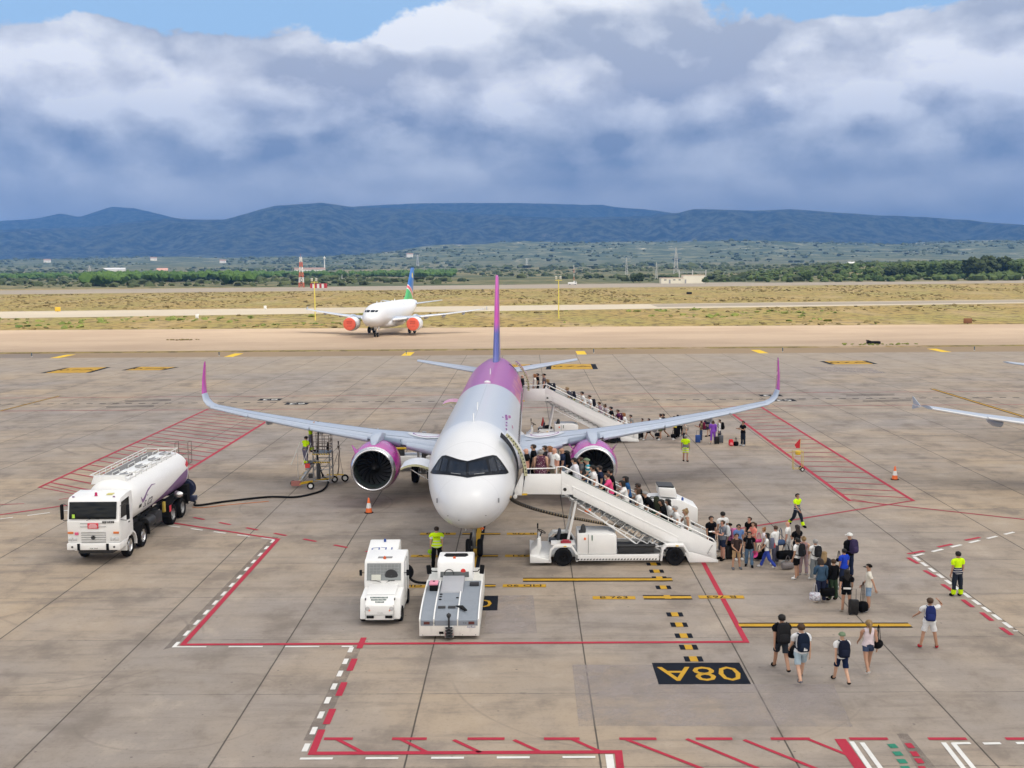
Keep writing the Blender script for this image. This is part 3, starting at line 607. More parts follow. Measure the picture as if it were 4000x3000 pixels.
def make_jet(kind, label, group=None, dF=0.0, dA=0.0, paint=True, covers=False, sharklet=True, port_open=False):
    J = thing(kind, label, 'airliner', (0, 0, 0), 0, group)
    def Yw(y): return y-dF if y > 7 else y
    def Yt(y): return y-dF-dA
    def Yf(y): return y if y <= 7 else (7+(y-7)*(23-dF-dA)/23 if y <= 30 else y-dF-dA)
    # fuselage
    ys = [0]+list(np.geomspace(.02, 6.6, 34))+list(np.linspace(7.5, 30, 26))+list(np.linspace(30.8, 44.4, 26)); n = 64
    mb = MB(); rings = []; mis = []
    for y in ys:
        hw, zt, zb = section(y)
        rings.append([Vector((max(hw, .002)*math.sin(2*math.pi*i/n), Yf(y), (zt+zb)/2+max((zt-zb)/2, .002)*math.cos(2*math.pi*i/n))) for i in range(n)])
    mb.loft(rings)
    if paint:
        fm = bpy.data.materials.get('fuselage_livery_and_sheen')
        if not fm:
            fm = bpy.data.materials.new('fuselage_livery_and_sheen'); fm.use_nodes = True; q = NT(fm.node_tree); b = q.n['Principled BSDF']
            tcn = q.n.new('ShaderNodeTexCoord'); ox, oy, oz = q.sep(tcn.outputs['Object'])
            nz = q.noise(tcn.outputs['Object'], .8, 5, .6)
            edge1 = q.add(5.95, q.mul(q.m('POWER', q.m('ABSOLUTE', ox), 2.0), .0))
            back = q.add(21.1, q.mul(q.sub(5.87, oz), 1.1))
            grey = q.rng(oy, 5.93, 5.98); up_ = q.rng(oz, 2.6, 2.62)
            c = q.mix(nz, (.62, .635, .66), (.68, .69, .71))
            c = q.mix(q.mul(grey, .75), c, (.50, .54, .60))  # grey puts the sky's reflection into the colour of the mid fuselage
            pink = q.mul(q.rng(q.sub(oy, back), 0.0, .05), q.rng(q.add(oz, q.mul(q.sub(oy, 21.0), .10)), 4.0, 4.06))
            c = q.mix(pink, c, q.mix(nz, (.34, .035, .25), (.40, .05, .30)))
            art = q.mul(q.mul(q.rng(q.noise(q.vmul(tcn.outputs['Object'], (1, .5, 1)), 1.8, 4, .6), .5, .54), q.rng(ox, 1.3, 1.5)), pink)
            c = q.mix(q.mul(art, .7), c, (.60, .20, .22))
            line = q.mul(q.rng(q.m('ABSOLUTE', q.sub(ox, .02)), .02, .008), q.rng(oy, 6.4, 6.6)); c = q.mix(q.mul(line, .45), c, (.25, .27, .3))
            for yy in (3.1, 8.6, 12.2, 15.6, 19.0, 23.6, 27.2, 31.0): c = q.mix(q.mul(q.rng(q.m('ABSOLUTE', q.sub(oy, yy)), .018, .006), .32), c, (.28, .28, .31))
            c = q.mix(q.mul(q.rng(q.m('ABSOLUTE', q.sub(oy, 1.12)), .014, .005), .4), c, (.4, .4, .42))
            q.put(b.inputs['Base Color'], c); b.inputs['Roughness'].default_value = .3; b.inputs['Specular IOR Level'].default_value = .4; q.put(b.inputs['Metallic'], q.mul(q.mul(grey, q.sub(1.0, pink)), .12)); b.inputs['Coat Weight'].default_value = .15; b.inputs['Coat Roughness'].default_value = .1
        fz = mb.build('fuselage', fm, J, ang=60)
    else: fz = mb.build('fuselage', JW, J, ang=60)
    # belly fairing
    mb = MB(); rings = []
    for y, hw, zt, zb in ((Yw(14.2), .5, 2.2, 1.75), (Yw(15.2), 1.7, 2.9, 1.5), (Yw(17), 2.25, 3.3, 1.32), (Yw(20), 2.35, 3.3, 1.28), (Yw(23.5), 2.2, 3.1, 1.35), (Yw(25.5), 1.5, 2.6, 1.5), (Yw(26.8), .4, 2.1, 1.75)):
        rings.append([Vector((hw*math.copysign(abs(math.sin(a_))**.75, math.sin(a_)), y, (zt+zb)/2+(zt-zb)/2*math.copysign(abs(math.cos(a_))**.8, math.cos(a_)))) for a_ in [2*math.pi*i/32 for i in range(32)]])
    mb.loft(rings); mb.build('belly_fairing', JW, J, ang=70)
    WS = [(0.6, 15.0, 2.55, 7.6, .15), (1.98, 16.0, 2.75, 6.6, .15), (4.2, 17.15, 2.98, 5.35, .13), (6.4, 18.3, 3.16, 4.25, .12), (10, 20.2, 3.48, 3.35, .11), (14, 22.3, 3.92, 2.45, .105), (16.6, 23.65, 4.28, 1.82, .10)]
    if sharklet: WS += [(16.95, 24.05, 4.38, 1.60, .10), (17.25, 24.45, 4.60, 1.42, .09), (17.44, 24.85, 4.95, 1.22, .085), (17.58, 25.5, 5.7, .92, .085), (17.68, 26.25, 6.55, .60, .08), (17.71, 26.55, 6.78, .30, .08)]
    else: WS += [(17.0, 23.9, 4.33, 1.5, .1)]
    for sd in (-1, 1):
        W = thing('wing', None, None);
        W.parent = J
        mb = MB(); rings = []
        for i, (x, y, z, ch, th_) in enumerate(WS):
            a0, a1 = WS[max(i-1, 0)], WS[min(i+1, len(WS)-1)]
            tx, tz = a1[0]-a0[0], a1[2]-a0[2]; L = math.hypot(tx, tz); nx, nz_ = -tz/L, tx/L
            rings.append([Vector((sd*(x+nx*q_[1]*ch), Yw(y+q_[0]*ch), z+nz_*q_[1]*ch - q_[0]*ch*.035)) for q_ in airfoil(th_)])
        nsk = 7
        mb.loft(rings[:nsk]); mb.build('wing_box', WGR, W, ang=50)
        if sharklet:
            mb = MB(); mb.loft(rings[nsk-1:], mis=[0]*(len(rings)-nsk)); o = mb.build('winglet', [WGR, MAG], W, ang=50)
            if paint:
                for p_ in o.data.polygons:
                    if p_.center.z > 4.95 and (p_.center.y > Yw(24.5+(p_.center.z-4.9)*1.0)): p_.material_index = 1
        else:
            mb = MB(); mb.prism([(Yw(24.1), 4.35), (Yw(25.4), 4.35), (Yw(25.6), 4.75), (Yw(25.4), 4.75)], 'X', sd*17.02, sd*17.05); mb.prism([(Yw(24.2), 4.3), (Yw(25.5), 4.3), (Yw(25.6), 4.05), (Yw(25.4), 4.05)], 'X', sd*17.02, sd*17.05)
            mb.build('wingtip_fence', WGR, W)
        # slat seam and slat segments in front, flap fairings below
        mb = MB()
        for (a_, b_) in ((1, 2), (3, 4), (4, 5), (5, 6)):
            for k in range(1):
                pa, pb = WS[a_], WS[b_]
                for e in (.035,):
                    A_ = Vector((sd*(pa[0]+.05), Yw(pa[1]-e*pa[3]), pa[2]-.01)); B_ = Vector((sd*(pb[0]-.03), Yw(pb[1]-e*pb[3]), pb[2]-.01))
                    ra, rb = pa[3]*pa[4]*.27, pb[3]*pb[4]*.27
                    r1 = [A_+Vector((0, math.cos(t_)*ra*1.9, math.sin(t_)*ra)) for t_ in [2*math.pi*i/12 for i in range(12)]]
                    r2 = [B_+Vector((0, math.cos(t_)*rb*1.9, math.sin(t_)*rb)) for t_ in [2*math.pi*i/12 for i in range(12)]]
                    s_ = MB().loft([r1, r2]); s_.build('slat', WGR if paint else JW, W, ang=60)
        if paint:
            sp2 = MB(); rr_ = []
            for x in (4.55, 5.4, 6.25):
                yy = float(np.interp(x, [w_[0] for w_ in WS[:7]], [w_[1] for w_ in WS[:7]])); zz = float(np.interp(x, [w_[0] for w_ in WS[:7]], [w_[2] for w_ in WS[:7]])); cc = float(np.interp(x, [w_[0] for w_ in WS[:7]], [w_[3] for w_ in WS[:7]]))
                rr_.append([Vector((sd*x, Yw(yy+.12+math.cos(t_)*.40), zz+math.sin(t_)*.22+.03)) for t_ in [2*math.pi*i/14 for i in range(14)]])
            sp2.loft(rr_); sp2.build('leading_edge_panel', WBL, W, ang=60)
        for x in (6.6, 9.6, 13.0):
            k = [w_ for w_ in WS if w_[0] <= x][-1]; yy = k[1]+(x-k[0])*.53; ch = np.interp(x, [w_[0] for w_ in WS], [w_[3] for w_ in WS]); zz = np.interp(x, [w_[0] for w_ in WS], [w_[2] for w_ in WS])
            mb = MB(); mb.loft([[Vector((sd*x+math.cos(t_)*.19*r_, Yw(yy+ch*f_), zz-.22-.12*r_+math.sin(t_)*.24*r_)) for t_ in [2*math.pi*i/12 for i in range(12)]] for f_, r_ in ((.25, .05), (.4, .8), (.7, 1), (1.0, .75), (1.25, .05))])
            mb.build('flap_fairing', WGR, W, ang=60)
        if paint:
            # seams and round emblem on the wing
            def wtop(x, f_):
                y = np.interp(x, [w_[0] for w_ in WS], [w_[1] for w_ in WS]); ch = np.interp(x, [w_[0] for w_ in WS], [w_[3] for w_ in WS]); z = np.interp(x, [w_[0] for w_ in WS], [w_[2] for w_ in WS]); th_ = np.interp(x, [w_[0] for w_ in WS], [w_[4] for w_ in WS])
                h_ = 5*th_*(.2969*math.sqrt(f_)-.126*f_-.3516*f_*f_+.2843*f_**3-.1036*f_**4)*1.05+.012*math.sin(math.pi*f_)
                return Vector((sd*x, Yw(y+f_*ch), z+h_*ch-f_*ch*.035))
            for f0 in (.13, .62):
                MB().path([wtop(x_, f0)+Vector((0, 0, .004)) for x_ in np.linspace(2.2, 16.4, 40)], .013, 4).build('wing_seam', WBL, W)
            em = MB()
            for r0, r1, mi in ((0, 1.0, 0), (.66, .74, 1)):
                nn = 40; vs_ = []; fs_ = []
                for i in range(nn):
                    t_ = 2*math.pi*i/nn
                    for r_ in (r0, (r0+r1)/2, r1): p = wtop(3.25+1.1*r_*math.cos(t_), .36+.20*r_*math.sin(t_)); vs_.append((p.x, p.y, p.z+.02+(.006 if mi else 0)))
                for i in range(nn):
                    j = (i+1) % nn
                    for k in range(2): fs_.append((i*3+k, j*3+k, j*3+k+1, i*3+k+1))
                em.add(vs_, fs_, mi)
            em.build('round_emblem', [JW, MAG], W, fix=True)
        # engine, hung from the wing
        E_ = thing('engine', None, None); E_.parent = J
        ex, ey, ez = sd*5.75, Yw(14.7), 2.06
        pr = [(1.00, .02), (1.03, .0), (1.08, .0), (1.13, .06), (1.19, .25)]
        mb = MB(); mb.lathe([(.98, .30), (.985, .12), (1.01, .03), (1.055, 0), (1.10, .03), (1.15, .13), (1.19, .30)], (ex, ey, ez), 'Y', 48); mb.build('intake_lip', LIP, E_, ang=60)
        cowl = [(1.19, .30), (1.26, .7), (1.30, 1.3), (1.28, 2.0), (1.18, 2.8), (1.02, 3.5), (.96, 3.52), (.98, 2.9)]
        mb = MB(); mb.lathe(cowl, (ex, ey, ez), 'Y', 48, mis=[0]*5+[1]*2); mb.build('cowling', [MAG if paint else JW, INK], E_, ang=60)
        mb = MB(); mb.lathe([(.98, .30), (.97, .9), (.96, 1.3)], (ex, ey, ez), 'Y', 48); mb.build('intake_duct', mat('duct_lining', (.055, .075, .07), .5, .1), E_, ang=60)
        mb = MB(); mb.lathe([(.62, 3.3), (.62, 3.9), (.42, 4.6), (.12, 5.2), (.01, 5.3)], (ex, ey, ez), 'Y', 32); mb.build('exhaust_cone', DK, E_, ang=60)
        if covers:
            mb = MB(); mb.lathe([(.01, .05), (.6, .03), (1.06, -.02), (1.12, .02), (1.13, .14), (1.09, .16)], (ex, ey-.03, ez), 'Y', 40)
            o = mb.build('intake_cover', mat('orange_cover', (.80, .13, .075), .6), E_, ang=50); tag(o, 'orange round blanking cover over the engine intake')
            tx = MB()
            for tz, tw in ((.42, 'REMOVE'), (.12, 'BEFORE'), (-.4, 'FLIGHT')):
                add_text(tx, tw, .26, Matrix.Translation((ex, ey-.07, ez+tz)) @ Matrix.Rotation(R(90), 4, 'X'))
            tx.build('cover_lettering', mat('dull_dark_red', (.35, .04, .03), .6), E_, fix=False)
        else:
            mb = MB(); mb.lathe([(.005, 1.29), (.97, 1.30)], (ex, ey, ez), 'Y', 40); mb.build('fan_disc', INK, E_)
            fb = MB()
            for i in range(20):
                a0 = 2*math.pi*i/20; vs_ = []
                for k in range(7):
                    r_ = .26+k*.115; tw = a0+.10*k*.5+.05*math.sin(k*.6); w_ = .055+.016*k; sw = .20*(k/6)**2
                    for sg in (-1, 1):
                        an = tw+sg*w_/max(r_, .2)*.62+sw
                        vs_.append((ex+r_*math.cos(an), ey+1.02+sg*.085*(1-k*.04), ez+r_*math.sin(an)))
                fb.add(vs_, [(2*k, 2*k+1, 2*k+3, 2*k+2) for k in range(6)], 0)
            fb.build('fan_blades', mat('fan_titanium', (.16, .165, .18), .3, .8, .1, 3), E_, ang=60, fix=False)
            mb = MB(); mb.lathe([(.005, .58), (.08, .62), (.18, .78), (.25, .95), (.27, 1.1)], (ex, ey, ez), 'Y', 24); sp_ = mb.build('spinner', mat('spinner_black', (.02, .02, .022), .3), E_, ang=60)
            mb = MB(); mb.add([(ex+.015, ey+.63, ez-.055), (ex+.085, ey+.68, ez-.06), (ex+.06, ey+.67, ez+.03), (ex+.02, ey+.70, ez+.13), (ex-.01, ey+.66, ez+.06)], [(0, 1, 2, 3, 4)]); mb.build('spinner_swirl', JW, E_, fix=False)
        mb = MB(); mb.loft([[Vector((ex+a_*wd, y, z)) for a_, z in ((-1, z0), (1, z0), (1, z1), (-1, z1))] for y, wd, z0, z1 in ((ey+.55, .10, ez+1.12, ez+1.25), (ey+1.1, .24, ez+1.15, ez+1.52), (ey+2.2, .27, ez+1.1, ez+1.66), (ey+3.6, .25, ez+.85, ez+1.45), (ey+5.6, .12, ez+.8, ez+1.15))])
        mb.build('pylon', WGR, E_, ang=45, bevel=.05)
        if not covers:
            for s2 in (-1, 1):
                mb = MB(); a_ = R(52)*s2; c0 = Vector((math.sin(a_), 0, math.cos(a_)))
                B0 = Vector((ex, ey, ez))
                mb.add([B0+c0*1.2+Vector((0, .55, 0)), B0+c0*1.2+Vector((0, 1.5, 0)), B0+c0*1.62+Vector((0, 1.45, .1)), B0+c0*1.2+Vector((.03, .55, .03)), B0+c0*1.2+Vector((.03, 1.5, .03)), B0+c0*1.62+Vector((.02, 1.45, .12))], [(0, 1, 2), (3, 5, 4), (0, 3, 4, 1), (1, 4, 5, 2), (2, 5, 3, 0)])
                mb.build('strake', MAG if paint else JW, E_)
        # tailplane
        mb = MB()
        mb.loft([[Vector((sd*x, Yt(y+f_*ch), z+h_*ch)) for f_, h_ in airfoil(.095)] for x, y, z, ch in ((.3, 37.6, 4.75, 3.9), (1.2, 38.0, 4.85, 3.6), (5.85, 40.9, 5.45, 1.5), (5.97, 41.1, 5.46, 1.2))])
        mb.build('tailplane', WGR, J, ang=50)
        # main gear
        Gm = thing('main_gear', None, None); Gm.parent = J
        gx_, gy_ = sd*3.795, Yw(21.97)
        mb = MB(); mb.tube((gx_, gy_, .58), (gx_-sd*.1, gy_-.05, 3.0), .13, 12); mb.tube((gx_-.5, gy_, .58), (gx_+.5, gy_, .58), .08, 10); mb.tube((gx_, gy_, 1.5), (gx_-sd*1.6, gy_, 2.6), .07, 8); mb.build('strut', GREY, Gm)
        mb = MB(); mb.box((gx_+sd*.28, gy_+.1, 1.9), (.05, 1.0, 1.7)); mb.build('gear_door', JW, Gm, bevel=.02)
        for o_ in (-.46, .46):
            mb = MB(); mb.lathe([(.25, -.17), (.5, -.2), (.575, -.13), (.585, 0), (.575, .13), (.5, .2), (.25, .17)], (gx_+o_, gy_, .585), 'X', 28); wl = mb.build('wheel', BLK, Gm, ang=50)
            mb = MB(); mb.lathe([(.01, -.1), (.24, -.15), (.26, -.17), (.26, .17), (.24, .15), (.01, .1)], (gx_+o_, gy_, .585), 'X', 20); mb.build('hub', GREY, Gm, ang=50)
    # fin
    mb = MB()
    FR = [(5.5, 33.6, 8.6, .05), (5.9, 34.9, 7.0, .075), (6.4, 36.1, 6.0, .085), (9.0, 38.4, 4.4, .085), (11.6, 40.75, 2.75, .09), (11.78, 41.2, 2.2, .06)]
    mb.loft([[Vector((h_*ch, Yt(y+f_*ch), z)) for f_, h_ in airfoil(th_)] for z, y, ch, th_ in FR])
    fm2 = bpy.data.materials.new('fin_paint'); fm2.use_nodes = True; q = NT(fm2.node_tree); b = q.n['Principled BSDF']; tcn = q.n.new('ShaderNodeTexCoord'); ox, oy, oz = q.sep(tcn.outputs['Object']); b.inputs['Roughness'].default_value = .28; b.inputs['Coat Weight'].default_value = .3
    if paint:
        c = q.mix(q.rng(q.add(oz, q.mul(q.sub(oy, 38.0), .55)), 7.3, 7.5), (.04, .045, .30), (.55, .03, .36))
        c = q.mix(q.mul(q.rng(q.add(oz, q.mul(q.sub(oy, 38.0), -.9)), 9.3, 8.3), q.rng(oz, 8.6, 7.6)), c, (.05, .06, .34))
    elif covers:
        t0 = Yt(38.0); d_ = q.add(oz, q.mul(q.sub(oy, t0), .45))
        c = q.mix(q.rng(d_, 7.62, 7.66), (.05, .36, .10), (.8, .8, .8)); c = q.mix(q.rng(d_, 7.78, 7.82), c, (.62, .10, .12)); c = q.mix(q.rng(d_, 8.45, 8.5), c, (.8, .8, .8)); c = q.mix(q.rng(d_, 8.62, 8.66), c, (.02, .13, .42))
        dx = q.sub(oy, Yt(41.3)); dz = q.sub(oz, 10.3); c = q.mix(q.rng(q.m('SQRT', q.add(q.mul(dx, dx), q.mul(dz, dz))), .55, .5), c, (.8, .6, .05))
    else: c = (.8, .8, .8)
    q.put(b.inputs['Base Color'], c)
    mb.build('tail_fin', fm2, J, ang=50)
    # nose gear
    Gn = thing('nose_gear', None, None); Gn.parent = J
    mb = MB(); mb.tube((0, 5.07, .38), (0, 5.0, 2.0), .085, 12); mb.tube((-.3, 5.07, .38), (.3, 5.07, .38), .05, 8); mb.tube((0, 5.0, 1.1), (0, 6.2, 1.9), .05, 8); mb.tube((0, 4.93, .6), (0, 4.78, .95), .035, 6); mb.tube((0, 4.78, .95), (0, 4.93, 1.25), .035, 6); mb.tube((-.13, 4.9, 1.28), (.13, 4.9, 1.28), .05, 8); mb.build('strut', GREY, Gn)
    mb = MB(); mb.box((0, 4.86, 1.62), (.42, .05, .2)); pl_ = mb.build('lamp_plate', JW, Gn, bevel=.01)
    for o_ in (-.11, .11): mb = MB().lathe([(.001, -.03), (.06, -.02), (.07, .02)], (o_, 4.80, 1.42), 'Y', 12); mb.build('landing_light', STEEL, Gn)
    for sd in (-1, 1):
        mb = MB(); mb.box((sd*.36, 5.5, 1.45), (.03, 1.1, .62)); dr = mb.build('gear_door', JW, Gn, bevel=.01)
        if paint and sd == 1:
            mb = MB()
            for k in range(3): mb.box((.36, 4.93, 1.25+k*.17), (.16, .02, .09), ry=R(-20))
            mb.build('warning_flag', ORG, Gn)
        mb = MB(); mb.lathe([(.16, -.1), (.32, -.12), (.375, -.08), (.382, 0), (.375, .08), (.32, .12), (.16, .1)], (sd*.25, 5.07, .382), 'X', 28); wl = mb.build('wheel', BLK, Gn, ang=50)
        mb = MB(); mb.lathe([(.01, -.06), (.16, -.1), (.16, .1), (.01, .06)], (sd*.25, 5.07, .382), 'X', 20); mb.build('hub', GREY, Gn, ang=50)
    # antennas on the crown
    for y in (5.6, 9.4, 26.5):
        hw, zt, zb = section(y); mb = MB(); mb.prism([(Yf(y), zt-.03), (Yf(y)+.45, zt-.03), (Yf(y)+.42, zt+.32), (Yf(y)+.22, zt+.34)], 'X', -.02, .02); mb.build('blade_antenna', JW, J)
    for y in (19.6,):
        mb = MB(); mb.lathe([(.2, 0), (.18, .06), (.1, .1), (.01, .12)], (0, Yf(y)+2.2, 5.86), 'Z', 20); mb.build('antenna_dome', JW, J)
    # cabin windows
    wm = glass('cabin_window_glass', (.03, .035, .045), .1); w0 = None
    for sd in (-1, 1):
        for i in range(44):
            y = 7.4+i*.533
            if dF: continue
            hw, zt, zb = section(y); zc_ = 4.30; cz = (zt+zb)/2; rz_ = (zt-zb)/2; xx = hw*math.sqrt(max(0, 1-((zc_-cz)/rz_)**2))
            if w0 is None:
                mb = MB(); mb.loft([[Vector((o_, .11*math.cos(t_)*k_, .165*math.sin(t_)*k_)) for t_ in [2*math.pi*j/14 for j in range(14)]] for o_, k_ in ((-.012, 1.0), (.012, .92))]); w0 = mb.build('cabin_window', wm, J)
                o = w0
            else: o = w0.copy(); C.objects.link(o)
            o.location = (sd*xx, Yf(y), zc_); o.rotation_euler = (0, -sd*math.atan2((zc_-cz)/rz_*hw, xx), 0)
    return J, fz, Yf, Yt, Yw

J, fz, Yf, Yt, Yw = make_jet('passenger_jet', 'white jet with fuchsia rear fuselage and engines, boarding passengers from two stairs')
J.location = (CX, NY, 0); J.rotation_euler.z = JR
bpy.context.view_layer.update()
bvh = BVHTree.FromPolygons([v_.co.copy() for v_ in fz.data.vertices], [tuple(p_.vertices) for p_ in fz.data.polygons])
JI = Matrix.Rotation(-JR, 3, 'Z'); cl_ = JI @ (Vector((0, 0, CH))-Vector((CX, NY, 0)))
def onjet(px, py, off):
    d = JI @ (rt*((px-2000)/F) - up*((py-1500)/F) + fwd).normalized()
    h, n_, i_, ds = bvh.ray_cast(cl_, d)
    if h is None:
        p = cl_+d*((Vector((0, 4, 4))-cl_).length); h, n_, i_, ds = bvh.find_nearest(p)
    if n_.dot(d) > 0: n_ = -n_
    return h+n_*off
def Z3(a, b): return (1300+a*.4973, 1300+b*.4973)
def strip(mb, top, bot, nx, ny, off, mi=0):
    x0, x1 = top[0][0], top[-1][0]; vs_ = []
    for i in range(nx+1):
        x = x0+(x1-x0)*i/nx
        xb = bot[0][0]+(bot[-1][0]-bot[0][0])*i/nx
        yt = np.interp(x, [p[0] for p in top], [p[1] for p in top]); yb = np.interp(xb, [p[0] for p in bot], [p[1] for p in bot])
        for j in range(ny+1):
            k = j/ny; vs_.append(onjet(*Z3(x+(xb-x)*k, yt+(yb-yt)*k), off))
    mb.add(vs_, [(i*(ny+1)+j, i*(ny+1)+j+1, (i+1)*(ny+1)+j+1, (i+1)*(ny+1)+j) for i in range(nx) for j in range(ny)], mi)
MSK = mat('cockpit_mask_black', (.006, .008, .013), .35, 0, .1, 2, .12); PANE = mat('cockpit_pane', (.010, .016, .028), .1, 0, .1, 2, .22)
mb = MB(); strip(mb, [(768, 1096), (785, 1068), (830, 1000), (858, 968), (890, 962), (930, 975), (990, 995), (1058, 1009), (1120, 993), (1200, 972), (1255, 961), (1285, 966), (1320, 1004), (1355, 1055), (1380, 1094)],
      [(772, 1104), (790, 1110), (850, 1113), (920, 1119), (1010, 1131), (1058, 1141), (1130, 1129), (1200, 1121), (1290, 1115), (1360, 1110), (1378, 1102)], 90, 10, .012)
wsh = mb.build('windscreen_mask', MSK, J, ang=60, fix=False)
for top, bot in (([(922, 1003), (1048, 1026)], [(905, 1098), (1046, 1120)]), ([(1068, 1026), (1200, 1000)], [(1068, 1120), (1222, 1096)]),
                 ([(872, 980), (908, 996)], [(845, 1088), (893, 1095)]), ([(1222, 996), (1262, 980)], [(1238, 1094), (1290, 1086)]), ([(842, 1000), (864, 983)], [(800, 1080), (836, 1088)]), ([(1272, 984), (1296, 1004)], [(1300, 1084), (1345, 1074)])):
    mb = MB(); strip(mb, top, bot, 10, 6, .022); mb.build('cockpit_window', PANE, J, ang=60, fix=False)
for (a, b, c_, d) in ((930, 1106, 1005, 1116), (1110, 1116, 1190, 1106)):
    mb = MB(); strip(mb, [(a, b-3), (c_, d-3)], [(a, b+1), (c_, d+1)], 6, 1, .035); mb.build('wiper', GREY, J, fix=False)
mb = MB()
for (x0, x1, y0, y1) in ((1352, 1370, 645, 685), (1376, 1394, 650, 672), (1327, 1338, 660, 668), (1356, 1368, 700, 712), (1355, 1366, 722, 736), (1355, 1366, 750, 766), (1405, 1412, 728, 752)): strip(mb, [(x0, y0), (x1, y0)], [(x0+4, y1), (x1+4, y1)], 2, 2, .012)
mb.build('title_lettering', MAG, J, fix=False)
for (x0, x1, y0, y1) in ((815, 826, 1300, 1336), (1295, 1307, 1298, 1334)):
    mb = MB(); strip(mb, [(x0, y0), (x1, y0)], [(x0, y1), (x1, y1)], 2, 3, .010); mb.build('static_port_plate', mat('port_grey', (.22, .22, .24), .5), J, fix=False)
for (x, y) in ((905, 1436), (1200, 1434), (990, 1470)):
    mb = MB(); strip(mb, [(x-5, y-2), (x+6, y-2)], [(x-5, y+2), (x+6, y+2)], 2, 1, .012); mb.build('drain_probe', DK, J, fix=False)
# open doors
LIN = mat('door_lining', (.50, .49, .30), .6, 0, .1, 6)
def ring_pt(y, ang, r_off):
    hw, zt, zb = section(y); return Vector(((hw+r_off)*math.sin(ang), Yf(y), (zt+zb)/2+((zt-zb)/2+r_off)*math.cos(ang)))
def door(name, sy, oy, a0, a1, off, L, outm, mirror=1, th_=.13, lbl=None):
    mb = MB(); n_ = 14; ring = []
    for k in range(2):
        row = []
        for i in range(n_+1):
            a_ = R(a0+(a1-a0)*i/n_); p = ring_pt(sy, a_*mirror, off); p.y = oy+L*k; q_ = ring_pt(sy, a_*mirror, off-th_); q_.y = oy+L*k; row.append((p, q_))
        ring.append(row)
    vs_ = [p for row in ring for pq in row for p in pq]; W_ = 2*(n_+1); fs_ = []; 
    for i in range(n_):
        a_, b_ = 2*i, 2*i+2
        mb_f = [(a_, b_, W_+b_, W_+a_), (a_+1, W_+a_+1, W_+b_+1, b_+1), (a_, a_+1, b_+1, b_), (W_+a_, W_+b_, W_+b_+1, W_+a_+1)]
        fs_ += mb_f
    fs_ += [(0, W_, W_+1, 1), (2*n_, 2*n_+1, W_+2*n_+1, W_+2*n_)]
    o_ = MB().add(vs_, fs_); mi = []
    for i in range(n_): mi += [0, 1, 1, 0]
    o_.m = mi+[0, 0]
    d_ = o_.build(name, [outm, LIN], J, ang=60, bevel=0)
    rb = MB()
    for i in range(1, n_):
        a_ = R(a0+(a1-a0)*i/n_)*mirror; p = ring_pt(sy, a_, off-.05); p.y = oy-.02; rb.box(p, (.05, .04, .05), 0)
        if i % 3 == 1: p2 = ring_pt(sy, a_, off-th_-.03); rb.tube((p2.x, oy, p2.z), (p2.x, oy+L, p2.z), .025, 6)
    rb.build('door_rib', DK, d_)
    return d_
def opening(name, y0, y1, a0, a1, mirror):
    mb = MB(); n_ = 12; vs_ = []
    for y in (y0, (y0+y1)/2, y1):
        for i in range(n_+1): vs_.append(ring_pt(y, R(a0+(a1-a0)*i/n_)*mirror, .006))
    mb.add(vs_, [(k*(n_+1)+i, k*(n_+1)+i+1, (k+1)*(n_+1)+i+1, (k+1)*(n_+1)+i) for k in range(2) for i in range(n_)])
    return mb.build(name, INK, J, ang=60, fix=False)
opening('doorway', 4.55, 5.4, 38, 97, 1); opening('doorway', 36.2, 37.0, 34, 92, 1)
door('cabin_door', 5.0, Yf(3.62), 40, 89, .40, .86, JW)
door('cabin_door', 35.0, Yf(35.0), 38, 95, .52, .8, MAG)
opening('cargo_opening', 8.0, 9.8, 98, 135, -1); opening('cargo_opening', 31.5, 33.2, 98, 132, -1)
def cargo(name, y0, hx, hz, outm, m2, W_=1.8):
    mb = MB(); up_ = []; dn = []
    for i in range(9):
        k = i/8; x = hx-1.45*k; z = hz+.34*math.sin(k*2.4)-.18*k; up_.append((x, z)); dn.append((x-.02, z-.10))
    vs_ = [(p[0], y, p[1]) for y in (y0, y0+W_) for p in up_+dn[::-1]]; n_ = 18
    fs_ = [(i, (i+1) % n_, n_+(i+1) % n_, n_+i) for i in range(n_)]+[tuple(range(n_))[::-1], tuple(range(n_, 2*n_))]
    o_ = MB().add(vs_, fs_); o_.m = [0]*8+[1]*9+[0]+[1, 0]
    d_ = o_.build(name, [outm, m2], J, ang=50)
    for yy in (y0+.1, y0+W_-.1): MB().tube((hx-1.0, yy, hz-.02), (hx+.1, yy, hz-.7), .02, 6).build('door_strut', STEEL, d_)
cargo('cargo_door', 6.9, -1.93, 3.52, JW, LIN); cargo('cargo_door', 30.6, -1.86, 3.45, mat('pale_pink_paint', (.62, .30, .45), .4), LIN)
